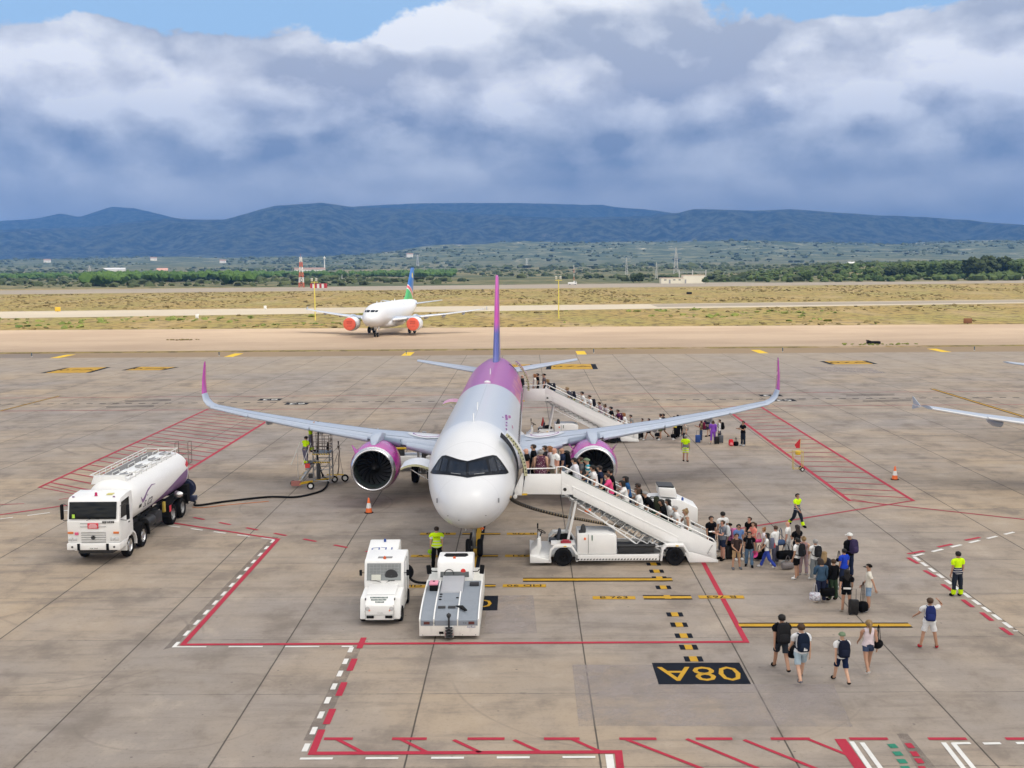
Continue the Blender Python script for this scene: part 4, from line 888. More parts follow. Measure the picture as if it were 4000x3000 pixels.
# ------------------------------------------------------------------ other airliners
far, ff_, *_ = make_jet('parked_jet', 'white jet with orange engine covers and blue striped fin, parked on the sand strip', None, 6.6, 4.0, False, True, False)
far.location = (-25.6, 193.6, 0); far.rotation_euler.z = R(-8.5)
far.location = Vector((-25.95, 198.63, 0)) - Matrix.Rotation(R(-8.5), 3, 'Z') @ Vector((0, 5.07, 0))
for sd in (-1, 1):
    for (x0, x1, z0, z1) in ((.08, .72, 4.42, 4.78), (.78, 1.15, 4.42, 4.74)):
        mb = MB(); n_ = 6; vs_ = []
        for i in range(n_+1):
            for j in range(4):
                x = x0+(x1-x0)*i/n_; z = z0+(z1-z0)*j/3; lo, hi_ = 0.2, 5.0
                for _ in range(30):
                    m_ = (lo+hi_)/2; hw, zt, zb = section(m_)
                    if (x/hw)**2+((z-(zt+zb)/2)/((zt-zb)/2))**2 > 1: lo = m_
                    else: hi_ = m_
                vs_.append((sd*x, hi_-.03, z+.01))
        mb.add(vs_, [(i*4+j, i*4+j+1, (i+1)*4+j+1, (i+1)*4+j) for i in range(n_) for j in range(3)]); mb.build('cockpit_window', PANE, far, fix=False)
nj, *_ = make_jet('neighbour_jet', 'grey wing of a jet reaching in from the right edge', None, 4.3, 2.4, False, False, False)
nj.location = (22.58+17.0, 66.45-(25.2-4.3), 0)

# ------------------------------------------------------------------ helpers for vehicles
def wheel(parent, x, y, r, wd, name='wheel', hubm=None, ax='X', dish=1):
    mb = MB(); mb.lathe([(r*.55, -wd*.42), (r*.86, -wd*.5), (r*.97, -wd*.36), (r, -wd*.15), (r, wd*.15), (r*.97, wd*.36), (r*.86, wd*.5), (r*.55, wd*.42)], (x, y, r), ax, 28)
    w_ = mb.build(name, BLK, parent, ang=40)
    mb = MB(); mb.lathe([(.01, -wd*.2), (r*.22, -wd*.34), (r*.3, -wd*.22), (r*.52, -wd*.26), (r*.57, -wd*.43), (r*.57, wd*.43), (r*.52, wd*.26), (r*.3, wd*.22), (r*.22, wd*.34), (.01, wd*.2)], (x, y, r), ax, 24)
    for k in range(8):
        a_ = k*math.pi/4; c0 = (x, y, r); dd = (math.cos(a_)*r*.4, math.sin(a_)*r*.4)
        for s_ in (-1, 1):
            if ax == 'X': mb.box((x+s_*wd*.27, y+dd[0], r+dd[1]), (.03, r*.1, r*.1))
            else: mb.box((x+dd[0], y+s_*wd*.27, r+dd[1]), (r*.1, .03, r*.1))
    mb.build('rim', hubm or GREY, w_, ang=40); return w_
def txt(parent, name, s_, size, M_, m_, sx=1.0):
    mb = MB(); add_text(mb, s_, size, M_, 0, sx); return mb.build(name, m_, parent, fix=False)
FRONT = Matrix.Rotation(R(90), 4, 'X')                      # letters facing the viewer (towards -Y)
GL = mat('dark_vehicle_glass', (.006, .008, .009), .1, 0, .02, 2, .22)
BLUE = mat('blue_paint', (.03, .08, .30), .4)
PUR = mat('purple_paint', (.20, .10, .26), .4, 0, .05)
LENS = mat('lamp_lens', (.6, .62, .64), .1, .2)

# ------------------------------------------------------------------ fuel tanker
T = thing('fuel_tanker', 'white fuel tanker lorry with purple wave on its tank, dark windscreen', 'tanker lorry', (-18.54, 47.9, 0))
mb = MB()
cabp = [(0.02, .95), (0.0, 1.9), (.05, 1.95), (.20, 2.72), (.34, 2.86), (1.0, 2.93), (1.62, 2.95), (1.72, 2.88), (1.74, 1.0), (1.35, .95)]
mb.prism(cabp, 'X', -1.12, 1.12); mb.build('cab', WH, T, bevel=.05)
mb = MB(); mb.prism([(-.012, 1.99), (.015, 2.0), (.178, 2.70), (.15, 2.71)], 'X', -1.03, 1.0); mb.build('windscreen', GL, T, bevel=.01)
for sd in (-1, 1):
    mb = MB(); mb.prism([(.22, 1.98), (.35, 2.66), (1.28, 2.72), (1.28, 1.98)], 'X', sd*1.112, sd*1.132); mb.build('side_window', GL, T)
    mb = MB(); mb.prism([(.2, 1.0), (.2, 1.93), (1.36, 1.93), (1.36, 1.0)], 'X', sd*1.12, sd*1.135); d_ = mb.build('cab_door', WH, T, bevel=.008)
    mb = MB(); mb.box((sd*1.15, 1.15, 1.62), (.03, .16, .04)); mb.build('handle', DK, d_)
    mi_ = MB(); mi_.box((sd*1.42, .28, 2.25), (.10, .2, .66)); mr = mi_.build('mirror', BLK, T, bevel=.03)
    mb = MB(); mb.path([(sd*1.1, .2, 2.5), (sd*1.3, .22, 2.62), (sd*1.42, .28, 2.55)], .015); mb.path([(sd*1.42, .28, 1.95), (sd*1.35, .25, 1.88), (sd*1.1, .2, 1.92)], .015); mb.build('mirror_arm', DK, mr)
    for k, x in enumerate((.80, 1.0)):
        mb = MB(); mb.box((sd*x, -.012, 1.12), (.16, .04, .14)); mb.build('headlight', LENS, T, bevel=.015)
    mb = MB(); mb.box((sd*.98, -.01, 1.40), (.24, .04, .09)); mb.build('indicator', mat('amber_lens', (.65, .17, .03), .3), T, bevel=.01)
    mb = MB(); mb.box((sd*.62, -.11, .80), (.11, .06, .29)); mb.build('bumper_pad', BLK, T, bevel=.01)
    mb = MB(); mb.lathe([(.01, 0), (.04, -.01), (.05, .02)], (sd*.9, -.11, .8), 'Y', 14); mb.build('fog_lamp', DK, T)
mb = MB(); mb.prism([(-1.14, .66), (1.14, .66), (1.14, .95), (-1.14, .95)], 'Y', -.10, .16); mb.prism([(-1.14, .66), (-1.14, .95), (-1.02, .95), (-1.02, .66)], 'Y', .1, .9); mb.prism([(1.02, .66), (1.02, .95), (1.14, .95), (1.14, .66)], 'Y', .1, .9); mb.build('bumper', WH, T, bevel=.04)
gl_ = MB()
for k in range(5): gl_.box((0, -.012, 1.04+k*.10), (1.02-.04*abs(2-k), .03, .045))
gl_.build('grille', mat('grille_white', (.66, .66, .65), .4), T, bevel=.01)
gs = MB()
for k in range(5): gs.box((0, -.004, .99+k*.10), (1.05, .012, .05))
gs.build('grille_gap', mat('grille_shadow_grey', (.38, .38, .38), .6), T)
for z in (1.66, 1.80):
    mb = MB(); mb.box((0, -.006, z), (1.1, .02, .03)); mb.build('panel_groove', mat('grille_shadow_grey', (0, 0, 0)), T)
mb = MB(); mb.lathe([(.085, 0), (.085, -.03), (.068, -.03), (.068, 0)], (0, -.04, 1.2), 'Y', 24); mb.box((0, -.05, 1.2), (.1, .02, .1), rx=0, ry=R(45)); mb.build('emblem', DK, T)
mb = MB(); mb.box((0.0, -.02, 1.70), (.46, .03, .24)); sg = mb.build('warning_sign', mat('sign_red', (.62, .03, .06), .5), T, bevel=.005)
mb = MB()
for k, wd in enumerate((.26, .34, .38, .36)): mb.box((0, -.038, 1.775-k*.05), (wd, .005, .018))
mb.build('sign_text_lines', mat('sign_white', (.8, .8, .8), .5), sg)
mb = MB(); mb.box((-.72, -.012, 1.36), (.15, .03, .12)); mb.build('pink_sticker', mat('sticker_pink', (.65, .10, .22), .5), T)
mb = MB(); mb.box((.66, -.012, 1.86), (.50, .025, .085)); mb.build('fuel_label', mat('label_black', (.02, .02, .02), .5), T)
txt(T, 'fuel_lettering', '11 JET A-1', .085, Matrix.Translation((.66, -.028, 1.86)) @ FRONT, mat('sign_white', (0, 0, 0)), 1.1)
mb = MB(); mb.box((.02, -.11, .735), (.40, .02, .10)); mb.build('number_plate', mat('plate_white', (.7, .7, .68), .4), T)
txt(T, 'plate_lettering', 'GR 3003', .09, Matrix.Translation((.04, -.122, .735)) @ FRONT, BLK)
mb = MB(); mb.box((-.82, -.015, 2.12), (.12, .01, .16), rx=0); mb.build('windscreen_pass', mat('pass_lime', (.45, .75, .08), .5), T)
mb = MB(); mb.lathe([(.01, .16), (.05, .14), (.06, .02), (.075, 0)], (-.02, .55, 2.89), 'Z', 16); mb.build('beacon', mat('beacon_red', (.45, .01, .10), .25), T)
mb = MB(); mb.box((.52, .78, 2.93), (.26, .30, .03)); mb.build('roof_hatch', mat('hatch_yellow', (.60, .55, .18), .5), T, bevel=.01)
for x in (-.93, .82): mb = MB(); mb.box((x, .36, 2.89), (.10, .05, .05)); mb.build('roof_marker', PUR, T, bevel=.01)
mb = MB(); mb.path([(-.26, -.03, 1.94), (-.05, -.06, 2.02), (.3, -.05, 2.0)], .008); mb.build('wiper', BLK, T)
# tank
mb = MB(); rings = []; NT_ = 48
def tk(a_, y, s_=1.0): return Vector((1.13*s_*math.copysign(abs(math.sin(a_))**.86, math.sin(a_)), y, 2.24+1.0*s_*math.copysign(abs(math.cos(a_))**.9, math.cos(a_))))
for y, s_ in ((1.95, .25), (2.0, .6), (2.1, .82), (2.25, .93), (2.45, .985), (2.7, 1), (6, 1), (10.0, 1), (10.2, .985), (10.4, .93), (10.52, .8), (10.6, .5), (10.62, .2)): rings.append([tk(2*math.pi*i/NT_, y, s_) for i in range(NT_)])
mb.loft(rings); tank = mb.build('tank', WH, T, ang=70)
def tank_patch(name, top, bot, m_, n_=24, off=.008):       # (y, angle in degrees) edges on the +x side
    mb = MB(); vs_ = []
    y0, y1 = top[0][0], top[-1][0]
    for i in range(n_+1):
        y = y0+(y1-y0)*i/n_; a_t = np.interp(y, [p[0] for p in top], [p[1] for p in top]); a_b = np.interp(y, [p[0] for p in bot], [p[1] for p in bot])
        for j in range(7):
            p = tk(R(a_t+(a_b-a_t)*j/6), y); nrm = Vector((p.x, 0, p.z-2.24)).normalized(); vs_.append(p+nrm*off)
    mb.add(vs_, [(i*7+j, i*7+j+1, (i+1)*7+j+1, (i+1)*7+j) for i in range(n_) for j in range(6)]); return mb.build(name, m_, tank, fix=False, ang=70)
tank_patch('purple_wave', [(4.2, 138), (5.5, 122), (7.0, 104), (8.5, 92), (10.0, 84)], [(4.2, 140), (5.5, 140), (7, 140), (8.5, 140), (10.0, 140)], PUR)
tank_patch('logo_swoosh', [(2.85, 84), (3.05, 92), (3.3, 88), (3.8, 77), (4.5, 70), (5.0, 74)], [(2.85, 88), (3.05, 100), (3.3, 96), (3.8, 82), (4.5, 73), (5.0, 75)], PUR, 30)
vs_, fs_ = text_bits('slca', 1.35); lt_ = MB()
def tmap(v_): y = 3.9+v_.x*.62; a_ = R(103-v_.y*30); p = tk(a_, y); n_ = Vector((p.x, 0, p.z-2.24)).normalized(); return p+n_*.012
lt_.add([tmap(Vector((v_.x+v_.y*.18, v_.y, 0))) for v_ in vs_], fs_); lt_.build('tank_lettering', mat('slate_purple', (.05, .04, .09), .4), tank, fix=False)
tank_patch('tank_label', [(2.62, 100), (2.95, 99)], [(2.62, 109), (2.95, 108)], mat('label_black', (0, 0, 0)), 4, .010)
mb = MB(); p = tk(R(72), 10.0); mb.box(p+Vector((.02, 0, 0)), (.02, .3, .3), rx=R(45)); mb.build('hazard_diamond', mat('sign_red', (0, 0, 0)), T)
# tank top
mb = MB(); mb.prism([(-1.0, 3.0), (-.86, 3.36), (.52, 3.36), (.66, 3.0)], 'Y', 2.55, 2.72); mb.prism([(-.95, 3.12), (-.95, 3.2), (.6, 3.2), (.6, 3.12)], 'Y', 2.7, 10.0)
for y in (4.6, 6.6, 8.4): mb.box((.15, y, 3.24), (.85, .75, .07))
mb.build('top_deck', WH, T, bevel=.01)
mb = MB(); mb.box((-.55, 6.3, 3.235), (.46, 7.0, .05)); mb.build('walkway', mat('walkway_grey', (.17, .17, .17), .8), T)
rl = MB()
for x in (-1.0, .66):
    rl.path([(x, 2.5, 3.42), (x, 10.0, 3.42)], .022, 6)
    for k in range(10): rl.tube((x, 2.9+k*.75, 3.12), (x, 2.9+k*.75, 3.42), .014, 5)
rl.path([(-1.0, 2.5, 3.42), (.66, 2.5, 3.42)], .022); rl.path([(-1.0, 10, 3.42), (.66, 10, 3.42)], .022); rl.path([(-.86, 2.6, 3.36), (-.86, 9.8, 3.36)], .018)
rl.build('top_rail', mat('rail_white', (.7, .7, .68), .4), T)
for y in (3.5, 5.6, 7.5, 9.2):
    mb = MB(); mb.lathe([(.22, 0), (.22, .08), (.18, .12), (.01, .13)], (.18, y, 3.2), 'Z', 20); mb.tube((.05, y, 3.3), (.32, y, 3.4), .02); mb.lathe([(.08, 0), (.08, .12), (.01, .13)], (.42, y+.2, 3.2), 'Z', 12); mb.build('manhole', GREY, T)
    mb = MB(); mb.path([(-.2, y-.45, 3.25), (-.2, y-.45, 3.42), (-.2, y+.45, 3.42), (-.2, y+.45, 3.25)], .015); mb.build('hand_rail', mat('rail_white', (0, 0, 0)), T)
# chassis and wheels
mb = MB(); mb.box((-.4, 5.9, .95), (.12, 9.2, .28)); mb.box((.4, 5.9, .95), (.12, 9.2, .28))
for y in (2.3, 4.4, 6.2, 8.4, 10.4): mb.box((0, y, 1.0), (1.5, .1, .25))
mb.box((.78, 5.5, .82), (.5, 1.0, .5)); mb.box((-.78, 5.3, .82), (.5, 1.4, .5)); mb.box((0, .5, .58), (1.5, .7, .25)); mb.build('chassis', DK, T, bevel=.02)
mb = MB(); mb.lathe([(.01, 0), (.24, .01), (.26, .05), (.26, .95), (.24, .99), (.01, 1.0)], (.82, 4.05, .85), 'Y', 20); mb.build('air_tank', DK, T)
for sd in (-1, 1):
    for y in (1.42, 3.17): wheel(T, sd*.93, y, .52, .30, hubm=STEEL)
    for y in (7.62, 9.18): wheel(T, sd*.86, y, .52, .46, hubm=GREY)
    for y, m_ in ((1.42, WH), (3.17, BLK)):
        mb = MB(); pr = [(y+.68*math.cos(t_), .52+.62*math.sin(t_)) for t_ in np.linspace(-.15, math.pi+.15, 14)]; pi_ = [(y+.60*math.cos(t_), .52+.56*math.sin(t_)) for t_ in np.linspace(math.pi+.15, -.15, 14)]
        mb.prism(pr+pi_, 'X', sd*.72, sd*1.14); mb.build('mudguard', m_, T)
    mb = MB(); pr = [(6.85, .55), (7.0, 1.1), (7.62, 1.24), (9.2, 1.24), (9.8, 1.1), (9.95, .55), (9.86, .55), (9.72, 1.04), (9.2, 1.17), (7.62, 1.17), (7.08, 1.04), (6.94, .55)]
    mb.prism(pr, 'X', sd*.62, sd*1.14); mb.build('mudguard', BLK, T)
mb = MB(); mb.box((1.02, 6.35, 1.15), (.12, .2, .5)); mb.build('yellow_chock_box', mat('dusty_yellow', (.45, .33, .05), .7), T, bevel=.02)
mb = MB(); mb.box((1.15, 6.9, .95), (.02, .26, .3)); sg = mb.build('extinguisher_sign', mat('sign_red', (0, 0, 0)), T)
mb = MB(); mb.lathe([(.01, 0), (.16, .02), (.19, .1), (.14, .3), (.08, .42)], (.98, 8.2, 1.38), 'X', 18); mb.build('valve', STEEL, T)
mb = MB(); mb.box((.75, 10.15, 1.05), (.7, .5, .9)); mb.build('pump_cabinet', BLK, T, bevel=.03)
mb = MB(); mb.lathe([(.08, -.2), (.44, -.2), (.46, -.14), (.3, -.1), (.3, .1), (.46, .14), (.44, .2), (.08, .2)], (.82, 10.75, 1.2), 'Y', 30, ); mb.build('hose_reel', mat('dark_blue', (.012, .02, .06), .5), T)
mb = MB(); mb.box((1.0, 10.75, .66), (.6, .5, .24)); mb.build('reel_tray', mat('dark_blue', (.012, .02, .06), .5), T, bevel=.03)
cg = MB()
for x in (.35, 1.02):
    for y in (10.6, 11.2): cg.tube((x, y, 2.5), (x, y, 3.6), .018, 5)
for z in (2.5, 3.0, 3.6): cg.path([(.35, 10.6, z), (1.02, 10.6, z), (1.02, 11.2, z), (.35, 11.2, z)], .016, 5, closed=True)
cg.path([(-.9, 10.1, 3.55), (-.9, 11.0, 3.55), (.35, 11.2, 3.6)], .016, 5); cg.box((.68, 10.9, 2.5), (.7, .62, .04)); cg.tube((.35, 11.2, 2.5), (.35, 11.2, .9), .016, 5); cg.tube((.8, 11.2, 2.5), (.8, 11.2, .9), .016, 5)
cg.build('rear_platform', mat('brown_steel', (.16, .12, .1), .6), T)
# hoses on the ground
h_ = [Vector((-17.52, 58.75, 1.0)), Vector((-17.75, 59.0, .55)), at(762, 1960, .06), at(769, 1974, .06), at(886, 1958, .06), at(1049, 1941, .06), at(1158, 1941, .06), at(1245, 1921, .06), at(1275, 1900, .06), at(1281, 1878, .07), at(1262, 1862, .35), Vector((-11.75, 65.15, .62))]
def spline(P_, n_=8):
    out = []
    for i in range(len(P_)-1):
        p0, p1, p2, p3 = P_[max(i-1, 0)], P_[i], P_[i+1], P_[min(i+2, len(P_)-1)]
        for k in range(n_):
            t_ = k/n_; out.append(.5*((2*p1)+(p2-p0)*t_+(2*p0-5*p1+4*p2-p3)*t_*t_+(3*p1-p0-3*p2+p3)*t_**3))
    return out+[P_[-1]]
o = MB().path(spline(h_), .055, 8).build('fuel_hose', BLK, ang=180); tag(o, 'thick black fuel hose lying between tanker and refuelling steps', 'hose')
o = MB().path(spline([at(752, 1981, .02), at(790, 1983, .02), at(880, 1973, .02), at(1050, 1958, .02)]), .018, 6).build('orange_cord', mat('rope_orange', (.55, .17, .05), .7), ang=180); tag(o, 'thin orange cord lying beside the black fuel hose', 'cord')

# ------------------------------------------------------------------ refuelling steps
P = thing('refuelling_steps', 'grey wheeled refuelling steps with railed deck under the wing', 'mobile steps', (-12.2, 65.2, 0))
mb = MB()
for x in (-.05, .88):
    for y in (-.35, .75): mb.tube((x, y, .3), (x, y, 1.95), .045, 6)
for z in (.35, 1.0, 1.5): mb.path([(-.05, -.35, z), (.88, -.35, z), (.88, .75, z), (-.05, .75, z)], .03, 5, closed=True)
mb.tube((-.05, -.35, .4), (.88, -.35, 1.4), .02, 5); mb.tube((-.8, -.5, .3), (-.05, -.35, 1.35), .04, 6); mb.tube((-.8, .35, .3), (-.05, .6, 1.35), .04, 6); mb.build('frame', GREY, P)
mb = MB(); mb.box((.42, .2, 1.93), (1.0, 1.15, .06)); mb.build('upper_deck', GREY, P)
mb = MB(); mb.box((-.25, .1, 1.36), (.5, 1.0, .05)); mb.build('lower_deck', DK, P)
HZ = bpy.data.materials.new('hazard_stripes'); HZ.use_nodes = True; q = NT(HZ.node_tree); tcn = q.n.new('ShaderNodeTexCoord'); ox, oy, oz = q.sep(tcn.outputs['Object'])
q.put(q.n['Principled BSDF'].inputs['Base Color'], q.mix(q.m('GREATER_THAN', q.m('FRACT', q.mul(q.add(q.add(ox, oy), oz), 7.0)), .5), (.65, .45, .05), (.02, .02, .02)))
for z in (1.9, 1.42): mb = MB(); mb.box((.42, -.395, z), (1.0, .02, .07)); mb.build('hazard_edge', HZ, P)
rl = MB()
for z in (2.15, 2.35, 2.6, 2.95):
    rl.path([(-.05, -.35, z), (.3, -.36, z+.02), (.86, -.35, z), (.9, .1, z), (.88, .74, z), (.3, .76, z), (-.05, .74, z)], .018, 5)
for (x, y) in ((-.05, -.35), (.3, -.36), (.62, -.36), (.88, -.35), (.9, .2), (.88, .74), (.3, .76), (-.05, .74)): rl.tube((x, y, 1.95), (x, y, 2.97), .02, 5)
rl.build('deck_rail', mat('brown_steel', (0, 0, 0)), P)
for k in range(5):
    mb = MB(); f_ = k/4; mb.box((-.88+.62*f_, -.12+.15*f_, .28+.98*f_), (.2, .75, .03)); tr = mb.build('tread', GREY, P); mb = MB(); mb.box((-.97+.62*f_, -.12+.15*f_, .285+.98*f_), (.03, .75, .035)); mb.build('tread_edge', YEL, P)
mb = MB(); mb.tube((-1.27, -.6, 1.35), (-.83, .0, 2.55), .02, 6); mb.tube((-.62, -.62, 1.32), (-.15, -.3, 2.55), .02, 6); mb.tube((-.95, -.3, .5), (-.95, -.25, 2.1), .014, 5); mb.tube((-.4, -.45, .9), (-.4, -.45, 2.0), .014, 5); mb.build('stair_rail', mat('pale_aluminium', (.62, .62, .6), .35, .5), P)
mb = MB(); mb.tube((-.75, -.85, .25), (.9, .75, .32), .04, 6); mb.tube((-.9, -.5, .25), (.5, .5, .3), .04, 6); mb.build('base_rail', YEL, P)
mb = MB(); mb.prism([(-1.3, .1), (-.75, .1), (-.75, .4), (-1.3, .4)], 'Y', -.62, -.55); mb.build('bumper', mat('faded_red', (.36, .14, .12), .6), P)
for x, y, r in ((-1.28, -.1, .17), (-.08, -1.14, .21), (.95, .9, .2)): wheel(P, x, y, r, .1, hubm=WH, ax='Y')
mb = MB(); mb.box((-.35, -.5, 1.25), (.26, .1, .24), taper=1.1); mb.build('red_bucket', mat('bucket_red', (.65, .05, .04), .5), P)
mb = MB(); mb.lathe([(.05, 0), (.1, .12), (.06, .34), (.03, .5)], (.72, .2, 2.0), 'Z', 10); mb.build('spare_nozzle', BLK, P)
mb = MB(); mb.box((.25, -.3, .9), (.18, .2, .9)); mb.box((-.2, -.2, .62), (.3, .3, .25)); mb.build('pump_gear', DK, P, bevel=.02)
o = MB().path(spline([Vector((-11.75, 65.0, .62)), Vector((-12.0, 65.0, 1.6)), Vector((-12.02, 65.3, 2.6)), Vector((-12.05, 65.6, 3.15)), Vector((-12.15, 65.9, 3.3))]), .045, 8).build('wing_hose', BLK, ang=180); tag(o, 'black hose rising over the railed deck to the wing', 'hose')
mb = MB(); mb.lathe([(.04, -.28), (.06, -.12), (.15, -.08), (.12, .0), (.06, .06), (.09, .12)], (-12.15, 65.9, 3.5), 'Z', 14); o = mb.build('fuelling_nozzle', BLK); tag(o, 'black fuelling nozzle plugged in below the left wing', 'nozzle')
# hydrant pole trolley
P = thing('pole_trolley', 'small wheeled trolley with chained pole between steps and engine', 'trolley', (-11.05, 66.35, 0))
mb = MB(); mb.box((-.2, 0, .42), (1.0, .08, .06)); mb.box((-.1, .1, .42), (.06, .7, .06)); mb.build('base', YEL, P)
mb = MB(); mb.path([(-.05, 0, .45), (.02, 0, .9), (.03, 0, 1.5), (.08, 0, 1.8), (.02, 0, 2.0)], .032, 6); mb.tube((.02, 0, 2.0), (.02, 0, 2.15), .07, 8); mb.tube((.02, 0, 2.2), (.02, 0, 2.42), .04, 8); mb.tube((-.14, 0, 1.95), (.2, 0, 1.95), .015, 5); mb.tube((0, 0, 1.75), (-.45, 0, .5), .014, 5); mb.tube((.05, 0, 1.75), (.25, 0, .4), .012, 5); mb.build('pole', mat('brown_steel', (0, 0, 0)), P)
wheel(P, .37, 0, .22, .1, hubm=WH, ax='Y')

# ------------------------------------------------------------------ passenger stairs
def make_stairs(label, lad):
    S_ = thing('passenger_stairs', label, 'boarding stairs', (0, 0, 0), 0, 'boarding stairs on self driving chassis')
    zr = lambda x: 4.15-(x-1.48)*.4925
    for yy, nm in ((0, 'side_panel'), (2.0, 'side_panel')):
        mb = MB(); mb.prism([(-.2, 3.0), (1.45, 2.98), (1.45, 3.86), (-.05, 3.86)], 'Y', yy, yy+.04); mb.build('platform_panel', WH, S_, bevel=.01)
        mb = MB(); mb.prism([(1.45, zr(1.48)-.15), (7.72, zr(7.72)-.12), (7.96, zr(7.96)-.1), (8.0, .03), (7.3, .03), (1.45, zr(1.48)-.92+.0)], 'Y', yy-.01, yy+.03); mb.build(nm, WH, S_, bevel=.008)
        mb = MB(); mb.prism([(1.9, zr(1.9)-.60), (6.4, zr(6.4)-.60), (6.4, zr(6.4)-.66), (1.9, zr(1.9)-.66)], 'Y', yy-.06, yy-.012); mb.prism([(1.95, zr(1.95)-.66), (6.35, zr(6.35)-.66), (6.35, zr(6.35)-1.02), (1.95, zr(1.95)-1.02)], 'Y', yy-.05, yy-.012); mb.build('outer_stringer', WH, S_, bevel=.006)
        mb = MB(); mb.path([(-.08, yy+.02, 3.86), (-.08, yy+.02, 4.08), (1.2, yy+.02, 4.1)], .03, 6); mb.path([(1.25, yy+.02, 3.86), (1.25, yy+.02, 4.14), (1.52, yy+.02, 4.17), (7.85, yy+.02, zr(7.85)), (7.97, yy+.02, zr(7.9)-.12), (7.98, yy+.02, .1)], .035, 6)
        for k in range(8):
            x = 1.7+k*.85; mb.tube((x, yy+.02, zr(x)-.2), (x+.03, yy+.02, zr(x)), .022, 5)
        mb.build('handrail', WH, S_, ang=60)
        mb = MB(); mb.path([(2.9, yy+.25*(1 if yy == 0 else -1)+.02, zr(2.9)+.05), (3.2, yy+.25*(1 if yy == 0 else -1)+.02, zr(3.2)+.18), (6.4, yy+.25*(1 if yy == 0 else -1)+.02, zr(6.4)+.18), (6.6, yy+.25*(1 if yy == 0 else -1)+.02, zr(6.6)+.0)], .025, 6); 
        mb.build('inner_rail', WH, S_, ang=60) if yy else None
        mb = MB(); mb.path([(1.6, yy-.02, zr(1.6)-.17), (6.5, yy-.02, zr(6.5)-.17)], .012, 5); mb.build('green_trim', mat('dark_green', (.01, .09, .05), .5), S_)
    mb = MB(); mb.box((.6, 1.02, 3.03), (1.75, 2.0, .08)); mb.build('platform_floor', mat('tread_grey', (.30, .31, .31), .6, .3), S_)
    st = MB()
    for k in range(19):
        x = 1.62+k*.335; z = 3.03-(k+1)*.163; st.box((x, 1.02, z), (.33, 1.95, .035)); st.box((x-.16, 1.02, z+.08), (.02, 1.95, .16))
    st.build('treads', mat('tread_grey', (0, 0, 0)), S_)
    mb = MB(); mb.prism([(1.46, 2.98), (2.55, 2.98), (1.46, 3.5)], 'Y', -.03, .0); mb.build('gusset', WH, S_)
    mb = MB(); mb.lathe([(.01, 0), (.06, 0), (.07, -.02)], (1.6, -.03, 3.2), 'Y', 14); mb.build('pivot_hole', BLK, S_)
    # nose of the platform at the aircraft door
    mb = MB(); mb.prism([(-.55, 3.15), (-.2, 3.9), (-.12, 3.9), (-.2, 3.1), (-.2, 2.95), (-.5, 2.95)], 'Y', .0, .06); mb.tube((-.5, -.02, 2.9), (-.5, 2.0, 2.9), .09, 12); mb.box((-.3, 1.0, 2.98), (.35, 1.9, .08)); mb.build('door_bumper', WH, S_, bevel=.01)
    mb = MB(); mb.box((-.1, -.03, 3.0), (.22, .03, .07)); mb.build('yellow_label', YEL, S_)
    for yy in (.12, 1.88):
        if lad:
            mb = MB(); mb.path([(1.55, yy, 3.0), (4.97, yy, .55), (5.75, yy, 1.15)], .045, 5)
            for k in range(1, 13):
                x = 1.75+k*.262; zl = 3.0-(x-1.55)*.7164; d_ = .0+k*.036
                mb.tube((x, yy, zl), (x+.18+d_*.9, yy, min(zl+.25+d_*1.4, zr(x+.18+d_*.9)-.98)), .022, 5)
            mb.tube((5.0, yy, .6), (6.0, yy, .75), .04, 5); mb.tube((5.2, yy, .9), (6.3, yy, .35), .03, 5); mb.build('truss', WH, S_, ang=60)
        else:
            mb = MB(); mb.prism([(1.55, 3.0), (2.2, zr(2.2)-.95), (6.2, zr(6.2)-.95), (5.3, .55)], 'Y', yy, yy+.03); mb.build('lower_stringer', WH, S_)
        mb = MB(); mb.tube((1.68, yy, .75), (2.08, yy, 2.68), .055, 8); mb.tube((2.12, yy, 2.35), (5.9, yy, .4), .022, 6); mb.build('lift_strut', WH, S_, ang=60)
    # chassis
    mb = MB(); mb.box((3.78, -.42, .36), (3.5, .06, .26)); mb.box((3.78, 2.4, .36), (3.5, .06, .26)); mb.box((4.0, 1.0, .33), (7.4, 1.9, .1)); mb.prism([(6.8, .12), (8.02, .12), (8.02, .22), (6.9, .55), (6.6, .55)], 'Y', -.40, -.34); mb.build('chassis', WH, S_, bevel=.01)
    hz_ = MB()
    for k in range(26):
        x = 2.1+k*.13; hz_.add([(x, -.456, .26), (x+.06, -.456, .26), (x+.09, -.456, .315), (x+.03, -.456, .315)], [(0, 1, 2, 3)])
    hz_.build('hazard_dashes', BLK, S_)
    mb = MB(); mb.box((.55, 1.0, .32), (.8, 2.5, .22)); mb.prism([(.16, .2), (.16, .62), (.42, .85), (.42, 1.12), (.55, 1.12), (.6, .8), (.5, .5), (.5, .2)], 'Y', -.2, 1.0); mb.prism([(.1, .14), (1.0, .14), (1.0, .28), (.1, .45)], 'Y', -.45, 2.4); mb.build('driver_platform', WH, S_, bevel=.02)
    mb = MB(); mb.path([(.62+.17*math.cos(t_)*.9, .35+.17*math.sin(t_), 1.32-.17*math.cos(t_)*.45) for t_ in np.linspace(0, 2*math.pi, 17)[:-1]], .018, 5, closed=True); mb.tube((.52, .35, 1.05), (.62, .35, 1.32), .025, 6); mb.tube((.62, .2, 1.32), (.62, .5, 1.32), .012, 5); mb.build('steering_wheel', BLK, S_)
    mb = MB(); mb.tube((.44, -.05, 1.1), (.44, -.05, 1.55), .012, 5); mb.box((.44, -.05, 1.65), (.06, .1, .2)); mb.build('mirror', BLK, S_)
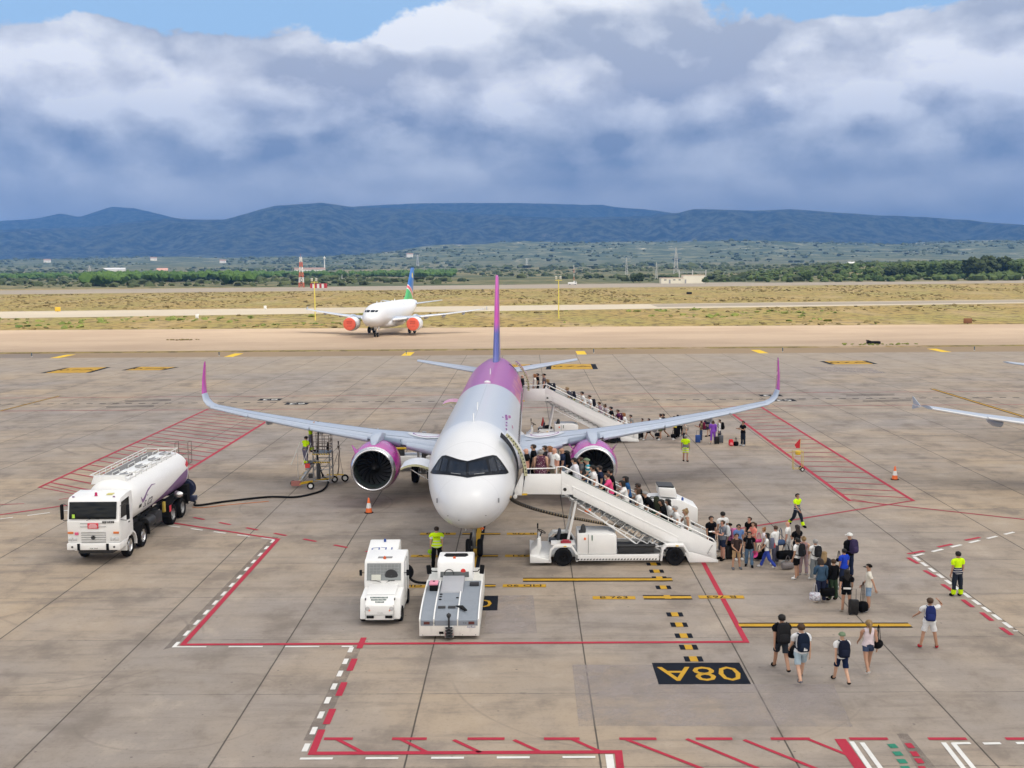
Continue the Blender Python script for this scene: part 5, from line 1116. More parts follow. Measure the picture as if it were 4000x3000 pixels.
    mb = MB(); mb.box((1.12, .4, .92), (.42, .5, .13), ry=R(8)); mb.box((1.34, .4, 1.16), (.12, .5, .5), ry=R(12)); mb.build('seat', mat('seat_navy', (.02, .025, .04), .6), S_, bevel=.05)
    for x0 in (1.5, 6.2):
        for yy, s2 in ((-.45, 1), (2.42, -1)):
            mb = MB(); mb.prism([(x0-.62, .2), (x0-.55, .72), (x0-.38, .9), (x0+.38, .9), (x0+.62, .5), (x0+.62, .2), (x0+.54, .2), (x0+.54, .48), (x0+.34, .80), (x0-.34, .80), (x0-.48, .66), (x0-.54, .2)], 'Y', yy, yy+s2*.36); mb.build('mudguard', WH, S_, bevel=.01)
            mb = MB(); mb.box((x0+.08, yy-s2*.005, .85), (.12, .012, .05)); mb.build('reflector', YEL, S_)
            wheel(S_, x0, yy+s2*.10, .385, .3, hubm=BLK, ax='Y')
    mb = MB(); mb.lathe([(.34, 0), (.34, .03), (.01, .03)], (1.62, .3, .9), 'Y', 20); mb.build('black_reel', BLK, S_)
    mb = MB(); mb.prism([(1.0, .9), (2.0, .9), (2.0, .97), (1.0, .97)], 'Y', -.42, .2); mb.build('fender_deck', WH, S_)
    mb = MB(); mb.prism([(2.1, .5), (3.75, .5), (3.75, 1.27), (3.4, 1.37), (2.1, 1.37)], 'Y', -.4, 1.1); eb = mb.build('engine_box', WH, S_, bevel=.025)
    mb = MB(); mb.box((2.56, -.405, .94), (.012, .012, .82)); mb.build('door_gap', DK, eb)
    mb = MB(); mb.box((2.72, -.41, 1.2), (.04, .02, .22)); mb.build('latch', mat('dark_green', (0, 0, 0)), eb)
    mb = MB(); mb.lathe([(.11, 0), (.12, .1), (.09, .28), (.05, .34)], (2.36, -.1, 1.37), 'Z', 12); mb.box((2.24, -.15, 1.42), (.14, .16, .1)); mb.build('exhaust_cap', DK, S_)
    mb = MB(); mb.lathe([(.04, 0), (.045, .08), (.01, .1)], (2.42, -.42, 1.12), 'Z', 10); mb.build('lamp', ORG, S_)
    mb = MB(); mb.box((4.6, .3, .62), (1.5, .9, .25)); mb.tube((3.8, -.1, .78), (5.4, -.1, .78), .08, 8); mb.build('running_gear', DK, S_)
    mb = MB(); mb.lathe([(.07, 0), (.08, .02), (.01, .03)], (7.72, -.03, .38), 'Y', 14); mb.tube((7.62, -.03, .4), (7.83, -.03, .78), .012, 5); mb.build('tie_down', STEEL, S_)
    return S_
S1 = make_stairs('white boarding stairs with open ladder truss at the front door, nearest the camera', True); S1.location = (0, 47.72, 0)
S2 = make_stairs('white boarding stairs at the rear door, partly behind the wing', False); S2.location = (-.12, 80.4, 0)
mb = MB(); mb.box((.0, 0, .03), (.44, .3, .06)); mb.box((0, 0, .09), (.3, .22, .06)); o = mb.build('red_toolbag', mat('bag_red', (.35, .03, .05), .6), bevel=.02); o.location = (1.62, 47.45, .97); tag(o, 'small dark red bag on the wheel arch of the near stairs', 'bag')
# ------------------------------------------------------------------ tow tractor with cab
GT = thing('tow_tractor', 'small white tow tractor with a wire grille cab and stepped bonnet', 'tractor', (-5.24, 39.4, 0))
mb = MB(); mb.prism([(0, .2), (.0, .74), (.36, .98), (.6, 1.03), (1.45, 1.14), (1.45, .2)], 'X', -.52, .52); mb.prism([(.1, .2), (.2, .55), (.35, .92), (1.45, 1.0), (3.3, 1.0), (3.3, .2)], 'X', -.72, .72); mb.build('body', WH, GT, bevel=.045)
mb = MB(); mb.prism([(1.42, .95), (1.40, 1.2), (1.62, 1.9), (1.7, 1.96), (3.15, 1.96), (3.25, 1.9), (3.28, .95)], 'X', -.72, .72); cb = mb.build('cab', WH, GT, bevel=.03)
mb = MB(); mb.prism([(1.375, 1.26), (1.40, 1.25), (1.585, 1.84), (1.565, 1.85)], 'X', -.62, .62); mb.build('windscreen', glass('pale_cab_glass', (.22, .24, .24), .08), GT)
wg = MB()
for k in range(9): wg.tube((-.52+k*.13, 1.44-.03+.0, 1.45), (-.52+k*.13, 1.55, 1.82), .006, 4)
for k in range(4): wg.tube((-.55, 1.425+k*.033, 1.5+k*.1), (.55, 1.425+k*.033, 1.5+k*.1), .006, 4)
wg.build('wire_grille', GREY, GT)
mb = MB(); mb.lathe([(.01, -.02), (.22, -.01), (.24, .01)], (.27, 1.42, 1.42), 'Y', 18); mb.build('seat_back', DK, GT)
mb = MB(); mb.box((-.28, 1.385, 1.37), (.34, .02, .2), rx=R(-16)); mb.build('paper_sheet', mat('pale_paper', (.55, .56, .5), .6), GT)
for x0, x1 in ((-.1, -.5), (.1, .4)): mb = MB(); mb.path([(x0, 1.35, 1.2), ((x0+x1)/2, 1.35, 1.26), (x1, 1.36, 1.27)], .01, 4); mb.build('wiper', BLK, GT)
vt = MB()
for r_ in range(3):
    for k in range(14-r_*2 if r_ < 2 else 7):
        x = -.34+.046*k+r_*.04+(.12 if r_ == 2 else 0); vt.box((x, .29-.085*r_, .945-.057*r_), (.026, .055, .02), rx=R(33))
vt.build('bonnet_louvres', mat('louvre_green', (.03, .08, .07), .5), GT)
for sd in (-1, 1):
    mb = MB(); mb.lathe([(.01, -.015), (.075, -.01), (.085, .02)], (sd*.42, -.0, .62), 'Y', 18); mb.build('headlight', LENS, GT)
    mb = MB(); mb.lathe([(.01, -.015), (.03, -.01), (.035, .02)], (sd*.36, -.0, .56), 'Y', 12); mb.build('side_lamp', ORG, GT)
    mb = MB(); mb.box((sd*.33, -.02, .33), (.26, .05, .09)); mb.build('bumper_block', BLK, GT, bevel=.015)
    mb = MB(); mb.box((sd*.86, 1.55, 1.5), (.1, .06, .22)); mr = mb.build('mirror', BLK, GT, bevel=.02); mb = MB(); mb.tube((sd*.7, 1.55, 1.5), (sd*.85, 1.55, 1.5), .014, 5); mb.build('mirror_arm', BLK, mr)
    wheel(GT, sd*.66, .62, .28, .2, hubm=DK); wheel(GT, sd*.66, 2.75, .28, .2, hubm=DK)
mb = MB(); mb.box((0, 1.95, 1.972), (.52, .2, .02)); mb.build('roof_vent', mat('vent_grey', (.25, .25, .25), .6), GT)
mb = MB(); mb.lathe([(.055, 0), (.05, .07), (.02, .1)], (0, 1.78, 1.96), 'Z', 14); mb.build('beacon', mat('beacon_orange', (.6, .10, .02), .3), GT)
txt(GT, 'bonnet_script', 'Dubi', .1, Matrix.Translation((.03, -.03, .48)) @ FRONT, mat('faint_script', (.5, .5, .5), .5))
SEAM = mat('seam_grey', (.16, .16, .16), .7)
mb = MB(); mb.path([(-.50, .42, 1.005), (.50, .42, 1.005)], .006, 4); mb.path([(-.53, .2, .5), (-.53, -.0, .5)], .005, 4); mb.path([(-.5, -.012, .47+.3), (-.5, -.012, .25)], .005, 4); mb.path([(.5, -.012, .77), (.5, -.012, .25)], .005, 4); mb.path([(-.5, -.012, .40), (.5, -.012, .40)], .006, 4); mb.build('bonnet_seam', SEAM, GT)
for sd in (-1, 1):
    mb = MB(); mb.path([(sd*.728, 1.75, .5), (sd*.728, 1.75, 1.85), (sd*.728, 2.6, 1.85), (sd*.728, 2.6, .5)], .007, 4); mb.build('door_seam', SEAM, GT); mb = MB(); mb.box((sd*.52, .25, .9), (.03, .12, .06)); mb.build('bonnet_latch', DK, GT)
# ground power unit behind it
GU = thing('ground_power_unit', 'white power unit with blue letters on its sloping roof behind the tow tractor', 'power unit', (-5.65, 43.2, 0))
mb = MB(); mb.prism([(0, .35), (0, 1.35), (.15, 1.45), (1.55, 1.8), (1.75, 1.76), (1.75, .35)], 'X', -.6, .6); mb.build('housing', WH, GU, bevel=.04)
txt(GU, 'roof_lettering', 'TLD', .36, Matrix.Translation((0, .8, 1.625)) @ Matrix.Rotation(R(14), 4, 'X') @ Matrix.Rotation(math.pi, 4, 'Z'), BLUE, 1.5)
mb = MB(); mb.lathe([(.07, 0), (.06, .06), (.02, .16)], (-.03, .2, 1.5), 'Z', 14); mb.build('beacon', mat('beacon_orange', (0, 0, 0)), GU)
mb = MB(); mb.path([(.1, .25, 1.5), (.3, .2, 1.56), (.6, .25, 1.5)], .035, 8); mb.build('exhaust_pipe', STEEL, GU)
mb = MB(); mb.lathe([(.05, 0), (.045, .1), (.01, .12)], (.0, 1.4, 1.76), 'Z', 12); mb.build('roof_lamp', BLUE, GU)
for x in (-.5, .5):
    for y in (.4, 1.4): wheel(GU, x, y, .22, .14, hubm=GREY)
mb = MB(); mb.lathe([(.01, -.1), (.3, -.1), (.32, 0), (.3, .1), (.01, .1)], (.98, -.35, 1.0), 'Y', 20); mb.build('cable_reel', BLK, GU)
mb = MB(); mb.box((.9, -.3, .75), (.5, .3, .06)); mb.tube((.7, -.3, .78), (.7, -.3, 1.3), .02, 5); mb.tube((1.1, -.3, .78), (1.1, -.3, 1.35), .02, 5); mb.build('cable_bracket', STEEL, GU)
mb = MB(); mb.box((.95, -.48, .82), (.1, .03, .08)); mb.build('yellow_tag', YEL, GU)
def zz6(a, b, Y): return atY(1200+a*.4521, 1950+b*.4521, Y)
o = MB().path(spline([zz6(855, 610, 43), zz6(870, 660, 42.9), zz6(930, 712, 42.8), zz6(1040, 722, 42.9), zz6(1140, 705, 43.6), Vector((-2.6, 45.5, .5)), Vector((-2.4, 48.3, 1.2))]), .05, 8).build('power_cable', BLK, ang=180); tag(o, 'thick black power cable sagging from the reel behind the pushback tug', 'cable')
# ------------------------------------------------------------------ pushback tug
TG = thing('pushback_tug', 'low wide white pushback tug with grey deck and rear cab', 'aircraft tug', (-2.68, 37.9, 0))
prof = [(0, .12), (0, .66), (.35, .78), (.8, .88), (1.5, .97), (2.4, 1.03), (3.4, 1.07), (5.3, 1.07), (5.3, .12)]
mb = MB(); mb.prism(prof, 'X', -1.02, 1.02); mb.build('body', mat('cream_white_paint', (.74, .73, .68), .4, 0, .03, 2, dirt=.25), TG, bevel=.02)
DG = mat('deck_blue_grey', (.22, .25, .29), .55, 0, .08, 4, dirt=.3)
dp = [(p[0], p[1]+.012) for p in prof[1:7]]; dp[0] = (.02, .50)
dp = [(-.015, .52), (-.01, .668)]+[(p[0], p[1]+.014) for p in prof[2:7]]
for x0, x1 in ((-.97, -.54), (-.50, .27), (.31, .97)):
    mb = MB(); a_ = dp; b_ = [(p[0]+.0, p[1]-.03) for p in dp][::-1]; mb.prism(a_+b_, 'X', x0, x1); mb.build('deck_panel', DG, TG, ang=30)
for x in (-1.0, -.52, .29, 1.0):
    mb = MB(); a_ = [(p[0], p[1]+.05) for p in dp[1:]]; b_ = [(p[0], p[1]-.02) for p in dp[1:]][::-1]; mb.prism(a_+b_, 'X', x-.022, x+.022); mb.build('deck_rib', WH, TG, ang=30)
mb = MB(); mb.prism([(2.05, .98), (2.1, 1.08), (3.4, 1.29), (3.45, 1.0)], 'X', -.44, .36); mb.build('central_hump', mat('light_deck_grey', (.36, .37, .40), .5, dirt=.2), TG, bevel=.03)
mb = MB(); mb.prism([(3.5, 1.0), (3.46, 1.2), (3.62, 1.72), (3.8, 1.80), (4.9, 1.80), (5.0, 1.7), (5.0, 1.0)], 'X', -.66, .66); mb.build('cab', WH, TG, bevel=.06)
mb = MB(); mb.prism([(3.455, 1.2), (3.48, 1.19), (3.585, 1.52), (3.565, 1.53)], 'X', -.55, .52); mb.build('windscreen', mat('grey_glass', (.07, .08, .085), .06, 0, .1), TG, bevel=.03)
mb = MB(); mb.path([(-.22+.17*math.cos(t_), 3.5+.02*math.sin(t_), 1.33+.15*math.sin(t_)) for t_ in np.linspace(0, 2*math.pi, 17)[:-1]], .014, 5, closed=True); mb.build('steering_wheel', BLK, TG)
mb = MB(); mb.lathe([(.01, -.02), (.1, -.01), (.12, .02)], (.3, 3.53, 1.38), 'Y', 14); mb.build('red_helmet', RED, TG)
mb = MB(); mb.prism([(-.46, 4.3), (-.36, 4.12), (.36, 4.12), (.46, 4.3), (.40, 4.6), (-.40, 4.6)], 'Z', 1.795, 1.815); mb.build('roof_hatch', BLK, TG)
mb = MB(); mb.lathe([(.055, 0), (.05, .07), (.02, .09)], (-.04, 3.9, 1.79), 'Z', 14); mb.build('beacon', mat('beacon_orange', (0, 0, 0)), TG)
for sd in (-1, 1):
    mb = MB(); mb.box((sd*.98+.02, 3.45, 1.5), (.17, .08, .34), ry=R(6*sd)); mr = mb.build('mirror', BLK, TG, bevel=.03); mb = MB(); mb.path([(sd*.66, 3.6, 1.38), (sd*.85, 3.5, 1.42), (sd*.9, 3.46, 1.5)], .018, 5); mb.build('mirror_arm', BLK, mr)
    wheel(TG, sd*.82, .75, .3, .26, hubm=DK); wheel(TG, sd*.82, 4.3, .3, .26, hubm=DK)
    mb = MB(); mb.box((sd*.76, -.022, .585), (.20, .02, .09)); mb.build('tail_lamp', mat('dark_lamp_red', (.10, .03, .025), .3), TG)
    txt(TG, 'fleet_number', 'T10', .075, Matrix.Translation((sd*.53, -.022, .575)) @ FRONT, BLK)
txt(TG, 'company_lettering', 'AirRail', .105, Matrix.Translation((.75, -.008, .44)) @ FRONT, mat('text_blue', (.04, .06, .25), .5))
mb = MB(); mb.box((-.27, -.008, .24), (.15, .02, .08)); mb.build('step_slot', BLK, TG)
mb = MB(); mb.box((0, -.02, .28), (.32, .04, .42)); mb.build('hitch_plate', STEEL, TG, bevel=.02)
mb = MB(); mb.tube((0, -.10, .1), (0, -.10, .85), .035, 10); mb.lathe([(.01, .96), (.07, .92), (.08, .86), (.05, .8)], (0, -.10, 0), 'Z', 14)
for z in (.12, .22, .32, .42): mb.lathe([(.03, z), (.12, z), (.13, z+.02), (.12, z+.04), (.03, z+.04)], (0, -.10, 0), 'Z', 16)
mb.build('tow_hitch', DK, TG)
for (x, y) in ((-.4, 1.9), (-.4, 1.65), (-.4, 1.4), (.2, 1.55)): mb = MB(); mb.lathe([(.01, .02), (.05, .015), (.055, 0)], (x, y, float(np.interp(y, [p[0] for p in prof[1:7]], [p[1] for p in prof[1:7]]))+.02), 'Z', 12); mb.build('filler_cap', BLK, TG)
for x in (-.3, .05): mb = MB(); mb.box((x, .75, .905), (.26, .14, .02), rx=R(12)); mb.build('deck_grille', DK, TG)
B = thing('toolbox', 'black toolbox with a pink lid on the tug deck', 'toolbox', (-3.38, 40.35, 1.02))
mb = MB(); mb.box((0, 0, .12), (.28, .42, .22), taper=1.08); mb.build('box', BLK, B, bevel=.02); mb = MB(); mb.box((0, 0, .265), (.31, .46, .07)); mb.build('lid', mat('lid_pink', (.72, .26, .36), .45), B, bevel=.02)
mb = MB(); mb.box((0, .05, .31), (.08, .06, .02)); mb.build('handle', BLK, B)
o = MB().box((0, 0, .06), (.34, .2, .12)).build('battery_box', mat('box_charcoal', (.03, .03, .035), .6), bevel=.02); o.location = (-1.96+.02, 40.75, 1.065); tag(o, 'flat charcoal box on the right side of the tug deck', 'box')
o = MB().prism([(-.2, .12), (.05, .14), (.22, -.2), (.14, -.24)], 'Z', 0, .04).build('wheel_chock', BLK, bevel=.01); o.location = (-2.3, 38.55, .90); o.rotation_euler.x = R(10); tag(o, 'black wedge shaped chock lying near the front of the tug deck', 'chock')
for x in (-.75, -.1, .6):
    mb = MB(); yy_ = [.35, .8, 1.5, 2.0]; mb.path([(x-.16, 1.3, .955), (x+.16, 1.3, .955)], .006, 4); mb.build('deck_seam', SEAM, TG)
for x in (-.9, -.3, .45, .9):
    for z in (.16, .6): mb = MB(); mb.lathe([(.001, -.006), (.014, -.004), (.016, 0)], (x, -.002, z), 'Y', 8); mb.build('bolt', SEAM, TG)
# ------------------------------------------------------------------ air starter trolley behind the stairs
AU = thing('air_start_unit', 'white box unit with sloping end behind the near stairs', 'air start unit', (6.35, 54.0, 0))
mb = MB(); mb.prism([(-.6, .3), (-.6, 1.40), (.1, 1.42), (.95, 1.38), (1.80, .98), (1.80, .3)], 'Y', 0, 1.6); mb.build('housing', WH, AU, bevel=.015)
mb = MB(); mb.prism([(.0, 1.53), (-.05, 1.95), (.75, 1.9), (.85, 1.45)], 'Y', .15, 1.5); mb.build('air_intake', WH, AU, bevel=.03)
mb = MB(); mb.box((.32, .85, 1.97), (.75, 1.1, .06), ry=R(3)); mb.build('intake_grille', DK, AU)
mb = MB(); mb.lathe([(.06, 0), (.05, .12), (.01, .16)], (1.1, .25, 1.32), 'Z', 12); mb.build('beacon', BLUE, AU)
for x in (-.3, 1.4):
    for y in (.1, 1.5): wheel(AU, x, y, .28, .16, hubm=GREY, ax='Y')
hs = spline([atY(1300+1392*.4973, 1300+1290*.4973, 46.6), atY(1900+390*.3014, 1700+870*.3014, 47.6), atY(1900+640*.3014, 1700+960*.3014, 50.2), atY(1900+1000*.3014, 1700+1050*.3014, 52.2), atY(1900+1300*.3014, 1700+1105*.3014, 53.3), atY(1900+1600*.3014, 1700+1160*.3014, 53.8), atY(1900+1800*.3014, 1700+1195*.3014, 54.4)], 10)
for p in hs: p.z = max(p.z, .12)
ho = MB(); rr = []
pts_ = []; 
for i in range(len(hs)-1):
    for k in range(6): pts_.append(hs[i].lerp(hs[i+1], k/6))
o = ho.path(pts_, [.06 if i % 3 else .08 for i in range(len(pts_))], 8); 
hm2 = bpy.data.materials.new('hose_bands'); hm2.use_nodes = True; q = NT(hm2.node_tree); nz = q.n.new('ShaderNodeNewGeometry')
o.m = [1 if ((f_[0]//8) % 6) < 2 else 0 for f_ in o.f]
o = o.build('air_hose', [mat('hose_black', (.03, .025, .02), .6), mat('hose_tan', (.45, .33, .17), .6)], ang=180); tag(o, 'ribbed tan and black air hose sagging under the nose towards the stairs', 'hose')
# belt loader behind the left main gear
BL = thing('belt_loader', 'belt loader with yellow rail behind the left main wheels', 'belt loader', (-7.2, 70.2, 0))
mb = MB(); mb.box((0, 0, .7), (3.0, 1.5, .5)); mb.build('chassis', WH, BL, bevel=.04); mb = MB(); mb.box((.3, -.5, 1.42), (3.4, .12, .1)); mb.box((.3, .4, 1.42), (3.4, .12, .1)); mb.build('side_rail', YEL, BL)
mb = MB(); mb.box((.3, 0, 1.36), (3.3, .8, .06)); mb.build('belt', BLK, BL); mb = MB(); mb.box((-.6, -.3, 1.1), (.5, .5, .4)); mb.build('cab_seat', DK, BL, bevel=.03)
for x in (-1, 1):
    for y in (-.65, .65): wheel(BL, x, y, .3, .2, hubm=GREY, ax='Y')
# ------------------------------------------------------------------ cones and flag cart
def cone(label, p):
    c_ = thing('traffic_cone', label, 'traffic cone', p, random.random(), 'orange and white traffic cones')
    mb = MB(); mb.prism([(.24*math.cos(t_), .24*math.sin(t_)) for t_ in [math.pi/8+k*math.pi/4 for k in range(8)]], 'Z', 0, .04); mb.build('base', BLK, c_, bevel=.008)
    mb = MB(); mb.lathe([(.17, .04), (.135, .26), (.085, .52), (.035, .78), (.02, .79), (.001, .79)], (0, 0, 0), 'Z', 24, mis=[0, 1, 0, 0, 0]); mb.build('body', [ORG, mat('cone_white', (.78, .77, .75), .5)], c_, ang=60); return c_
cone('orange and white cone under the left engine', (-8.13, 57.86, 0)); cone('orange and white cone standing alone beyond the right hatching', (21.36, 65.97, 0)); cone('orange cone half hidden behind the truss of the near stairs', (3.1, 57.67, 0))
o = MB().lathe([(.16, 0), (.02, .62), (.001, .62)], (0, 0, 0), 'Z', 16).build('red_cone', RED, ang=60); o.location = (1.18, 81.6, 1.05); tag(o, 'narrow red cone standing on the chassis of the rear stairs', 'cone')
FC = thing('flag_trolley', 'yellow tube trolley carrying a red flag beside the right hatching', 'trolley', (16.42, 68.9, 0))
yt = mat('faded_yellow_tube', (.62, .48, .16), .5); mb = MB()
for x in (-.28, .28):
    for y in (-.18, .18): mb.tube((x, y, .1), (x, y, 1.25), .02, 6)
for z in (.15, 1.2): mb.path([(-.28, -.18, z), (.28, -.18, z), (.28, .18, z), (-.28, .18, z)], .018, 5, closed=True)
mb.tube((.12, 0, 1.2), (.14, 0, 2.0), .012, 5); mb.tube((-.28, 0, 1.2), (-.7, 0, 1.12), .018, 5); mb.build('frame', yt, FC)
mb = MB(); mb.add([(.14, 0, 2.0), (.14, 0, 1.42), (-.1, .02, 1.40), (-.2, .05, 1.58), (-.02, .02, 1.82)], [(0, 1, 2, 3, 4)]); mb.build('flag', mat('flag_red', (.55, .02, .03), .8), FC, fix=False)
mb = MB(); mb.box((.0, 0, 1.12), (.3, .26, .26)); mb.build('yellow_bag', mat('bag_yellow', (.75, .50, .02), .6), FC, bevel=.06)
for y in (-.22, .22): wheel(FC, .24, y, .13, .07, hubm=WH, ax='Y')
# ------------------------------------------------------------------ people
def V3(*a): return Vector(a)
def fk(th=(0, 0), kn=(0, 0), spread=.0, sw=(0, 0), ab=(.10, .10), el=(.15, .15), inn=(0, 0), lean=0.0, head=0.0, turn=0.0):
    """joints of a figure 1.75 tall facing -Y; index 0 is the figure's left (+X) side"""
    J_ = {}; rl_ = Matrix.Rotation(lean, 3, 'X')
    pel = V3(0, 0, .94); up_ = lambda p: pel + rl_ @ (p-pel)
    J_['pelvis'] = pel; J_['waist'] = up_(V3(0, 0, 1.08)); J_['chest'] = up_(V3(0, 0, 1.27)); J_['nb'] = up_(V3(0, .005, 1.43)); J_['neck'] = up_(V3(0, .0, 1.50))
    hr = Matrix.Rotation(lean*.4+head, 3, 'X'); J_['head'] = J_['neck'] + hr @ V3(0, -.018, .115); J_['top'] = J_['neck'] + hr @ V3(0, -.005, .205)
    for i, s in ((0, 1), (1, -1)):
        hip = V3(s*.088, 0, .90); kneep = hip + V3(s*(.012+spread*.5), -math.sin(th[i]), -math.cos(th[i]))*1.0*.41
        kneep = hip + V3(s*(.01+spread*.4), -math.sin(th[i])*.41, -math.cos(th[i])*.41); a2 = th[i]-kn[i]
        ank = kneep + V3(s*spread*.4, -math.sin(a2)*.41, -math.cos(a2)*.41); fa = a2*.55
        J_['hip%d' % i] = hip; J_['knee%d' % i] = kneep; J_['ank%d' % i] = ank; J_['heel%d' % i] = ank+V3(0, .045, -.045)
        J_['toe%d' % i] = ank + V3(s*.02, -.155*math.cos(fa), -.055+.10*math.sin(-fa) if fa < 0 else -.055+.05*fa)
        sh = up_(V3(s*.165, .0, 1.40)); fw = rl_ @ V3(s*math.sin(ab[i]), -math.sin(sw[i])*math.cos(ab[i]), -math.cos(sw[i])*math.cos(ab[i]))
        elb = sh+fw*.285; a3 = sw[i]+el[i]; f2 = (rl_ @ V3(-s*math.sin(inn[i])+s*math.sin(ab[i])*.4, -math.sin(a3), -math.cos(a3))).normalized(); wr = elb+f2*.245
        J_['sh%d' % i] = sh; J_['el%d' % i] = elb; J_['wr%d' % i] = wr; J_['palm%d' % i] = wr+f2*.075; J_['hd%d' % i] = f2
    zmin = min(J_['toe0'].z, J_['toe1'].z, J_['heel0'].z, J_['heel1'].z)-.03
    for k in J_:
        if not k.startswith('hd'): J_[k] = J_[k]-V3(0, 0, zmin)
    return J_
POSES = {
 'stand': dict(sw=(.02, -.03), el=(.2, .25), th=(.03, -.03), spread=.03),
 'stand_b': dict(sw=(-.05, .1), el=(.35, .1), ab=(.14, .08), th=(-.05, .08), kn=(0, .12), spread=.05),
 'phone': dict(sw=(.25, .05), el=(1.75, .3), inn=(.5, 0), head=.35, th=(0, .04), spread=.04),
 'clasp': dict(sw=(.1, .1), el=(.75, .75), inn=(.62, .62), ab=(.12, .12), spread=.07),
 'fold': dict(sw=(.2, .2), el=(1.5, 1.5), inn=(1.0, 1.0), ab=(.15, .15), spread=.04),
 'walk': dict(th=(.42, -.28), kn=(.12, .45), sw=(-.35, .4), el=(.3, .45)),
 'walk_b': dict(th=(-.28, .40), kn=(.40, .10), sw=(.35, -.3), el=(.4, .3)),
 'climb': dict(th=(.75, -.02), kn=(.85, .08), sw=(.3, .1), el=(.9, .4), lean=.16, head=.05),
 'climb_b': dict(th=(-.02, .70), kn=(.1, .85), sw=(.05, .65), el=(.3, .7), lean=.12, head=.1),
 'rail': dict(sw=(.9, .1), el=(.35, .3), ab=(.2, .1), lean=.15, th=(.25, 0), kn=(.3, 0), head=.15),
 'carry': dict(sw=(.0, .02), el=(.05, .1), ab=(.2, .12), th=(.1, -.1), kn=(.05, .1), spread=.03),
 'drag': dict(sw=(-.4, .1), el=(.1, .5), ab=(.22, .1), th=(.05, -.05), spread=.03),
 'shade': dict(sw=(.35, 2.0), el=(.55, 1.9), ab=(.45, .75), inn=(-.2, .9), th=(0, .03), spread=.16, head=-.1),
 'reach': dict(sw=(1.3, 2.45), el=(.5, .35), ab=(.1, .1), inn=(.2, .2), head=-.3, th=(.1, 0)),
 'hold': dict(sw=(.35, .35), el=(1.55, 1.55), inn=(.55, .35), ab=(.2, .2), spread=.03),
 'bent': dict(sw=(.5, .45), el=(.6, .7), lean=.55, head=-.1, th=(.45, .05), kn=(.5, .1)),
}
def capsule_eval(nodes, edges):
    me = bpy.data.meshes.new('figure'); me.from_pydata([n_[0] for n_ in nodes], edges, [])
    o = bpy.data.objects.new('figure', me); C.objects.link(o); md = o.modifiers.new('s', 'SKIN'); md.use_smooth_shade = True; md.branch_smoothing = .3
    for v_, n_ in zip(me.skin_vertices[0].data, nodes): v_.radius = n_[1] if hasattr(n_[1], '__len__') else (n_[1], n_[1])
    for v_ in me.skin_vertices[0].data: v_.use_root = False
    me.skin_vertices[0].data[0].use_root = True
    sb = o.modifiers.new('d', 'SUBSURF'); sb.levels = 1; sb.render_levels = 1
    dg = bpy.context.evaluated_depsgraph_get(); m2 = bpy.data.meshes.new_from_object(o.evaluated_get(dg)); bpy.data.objects.remove(o); bpy.data.meshes.remove(me); return m2
PROTO = {}
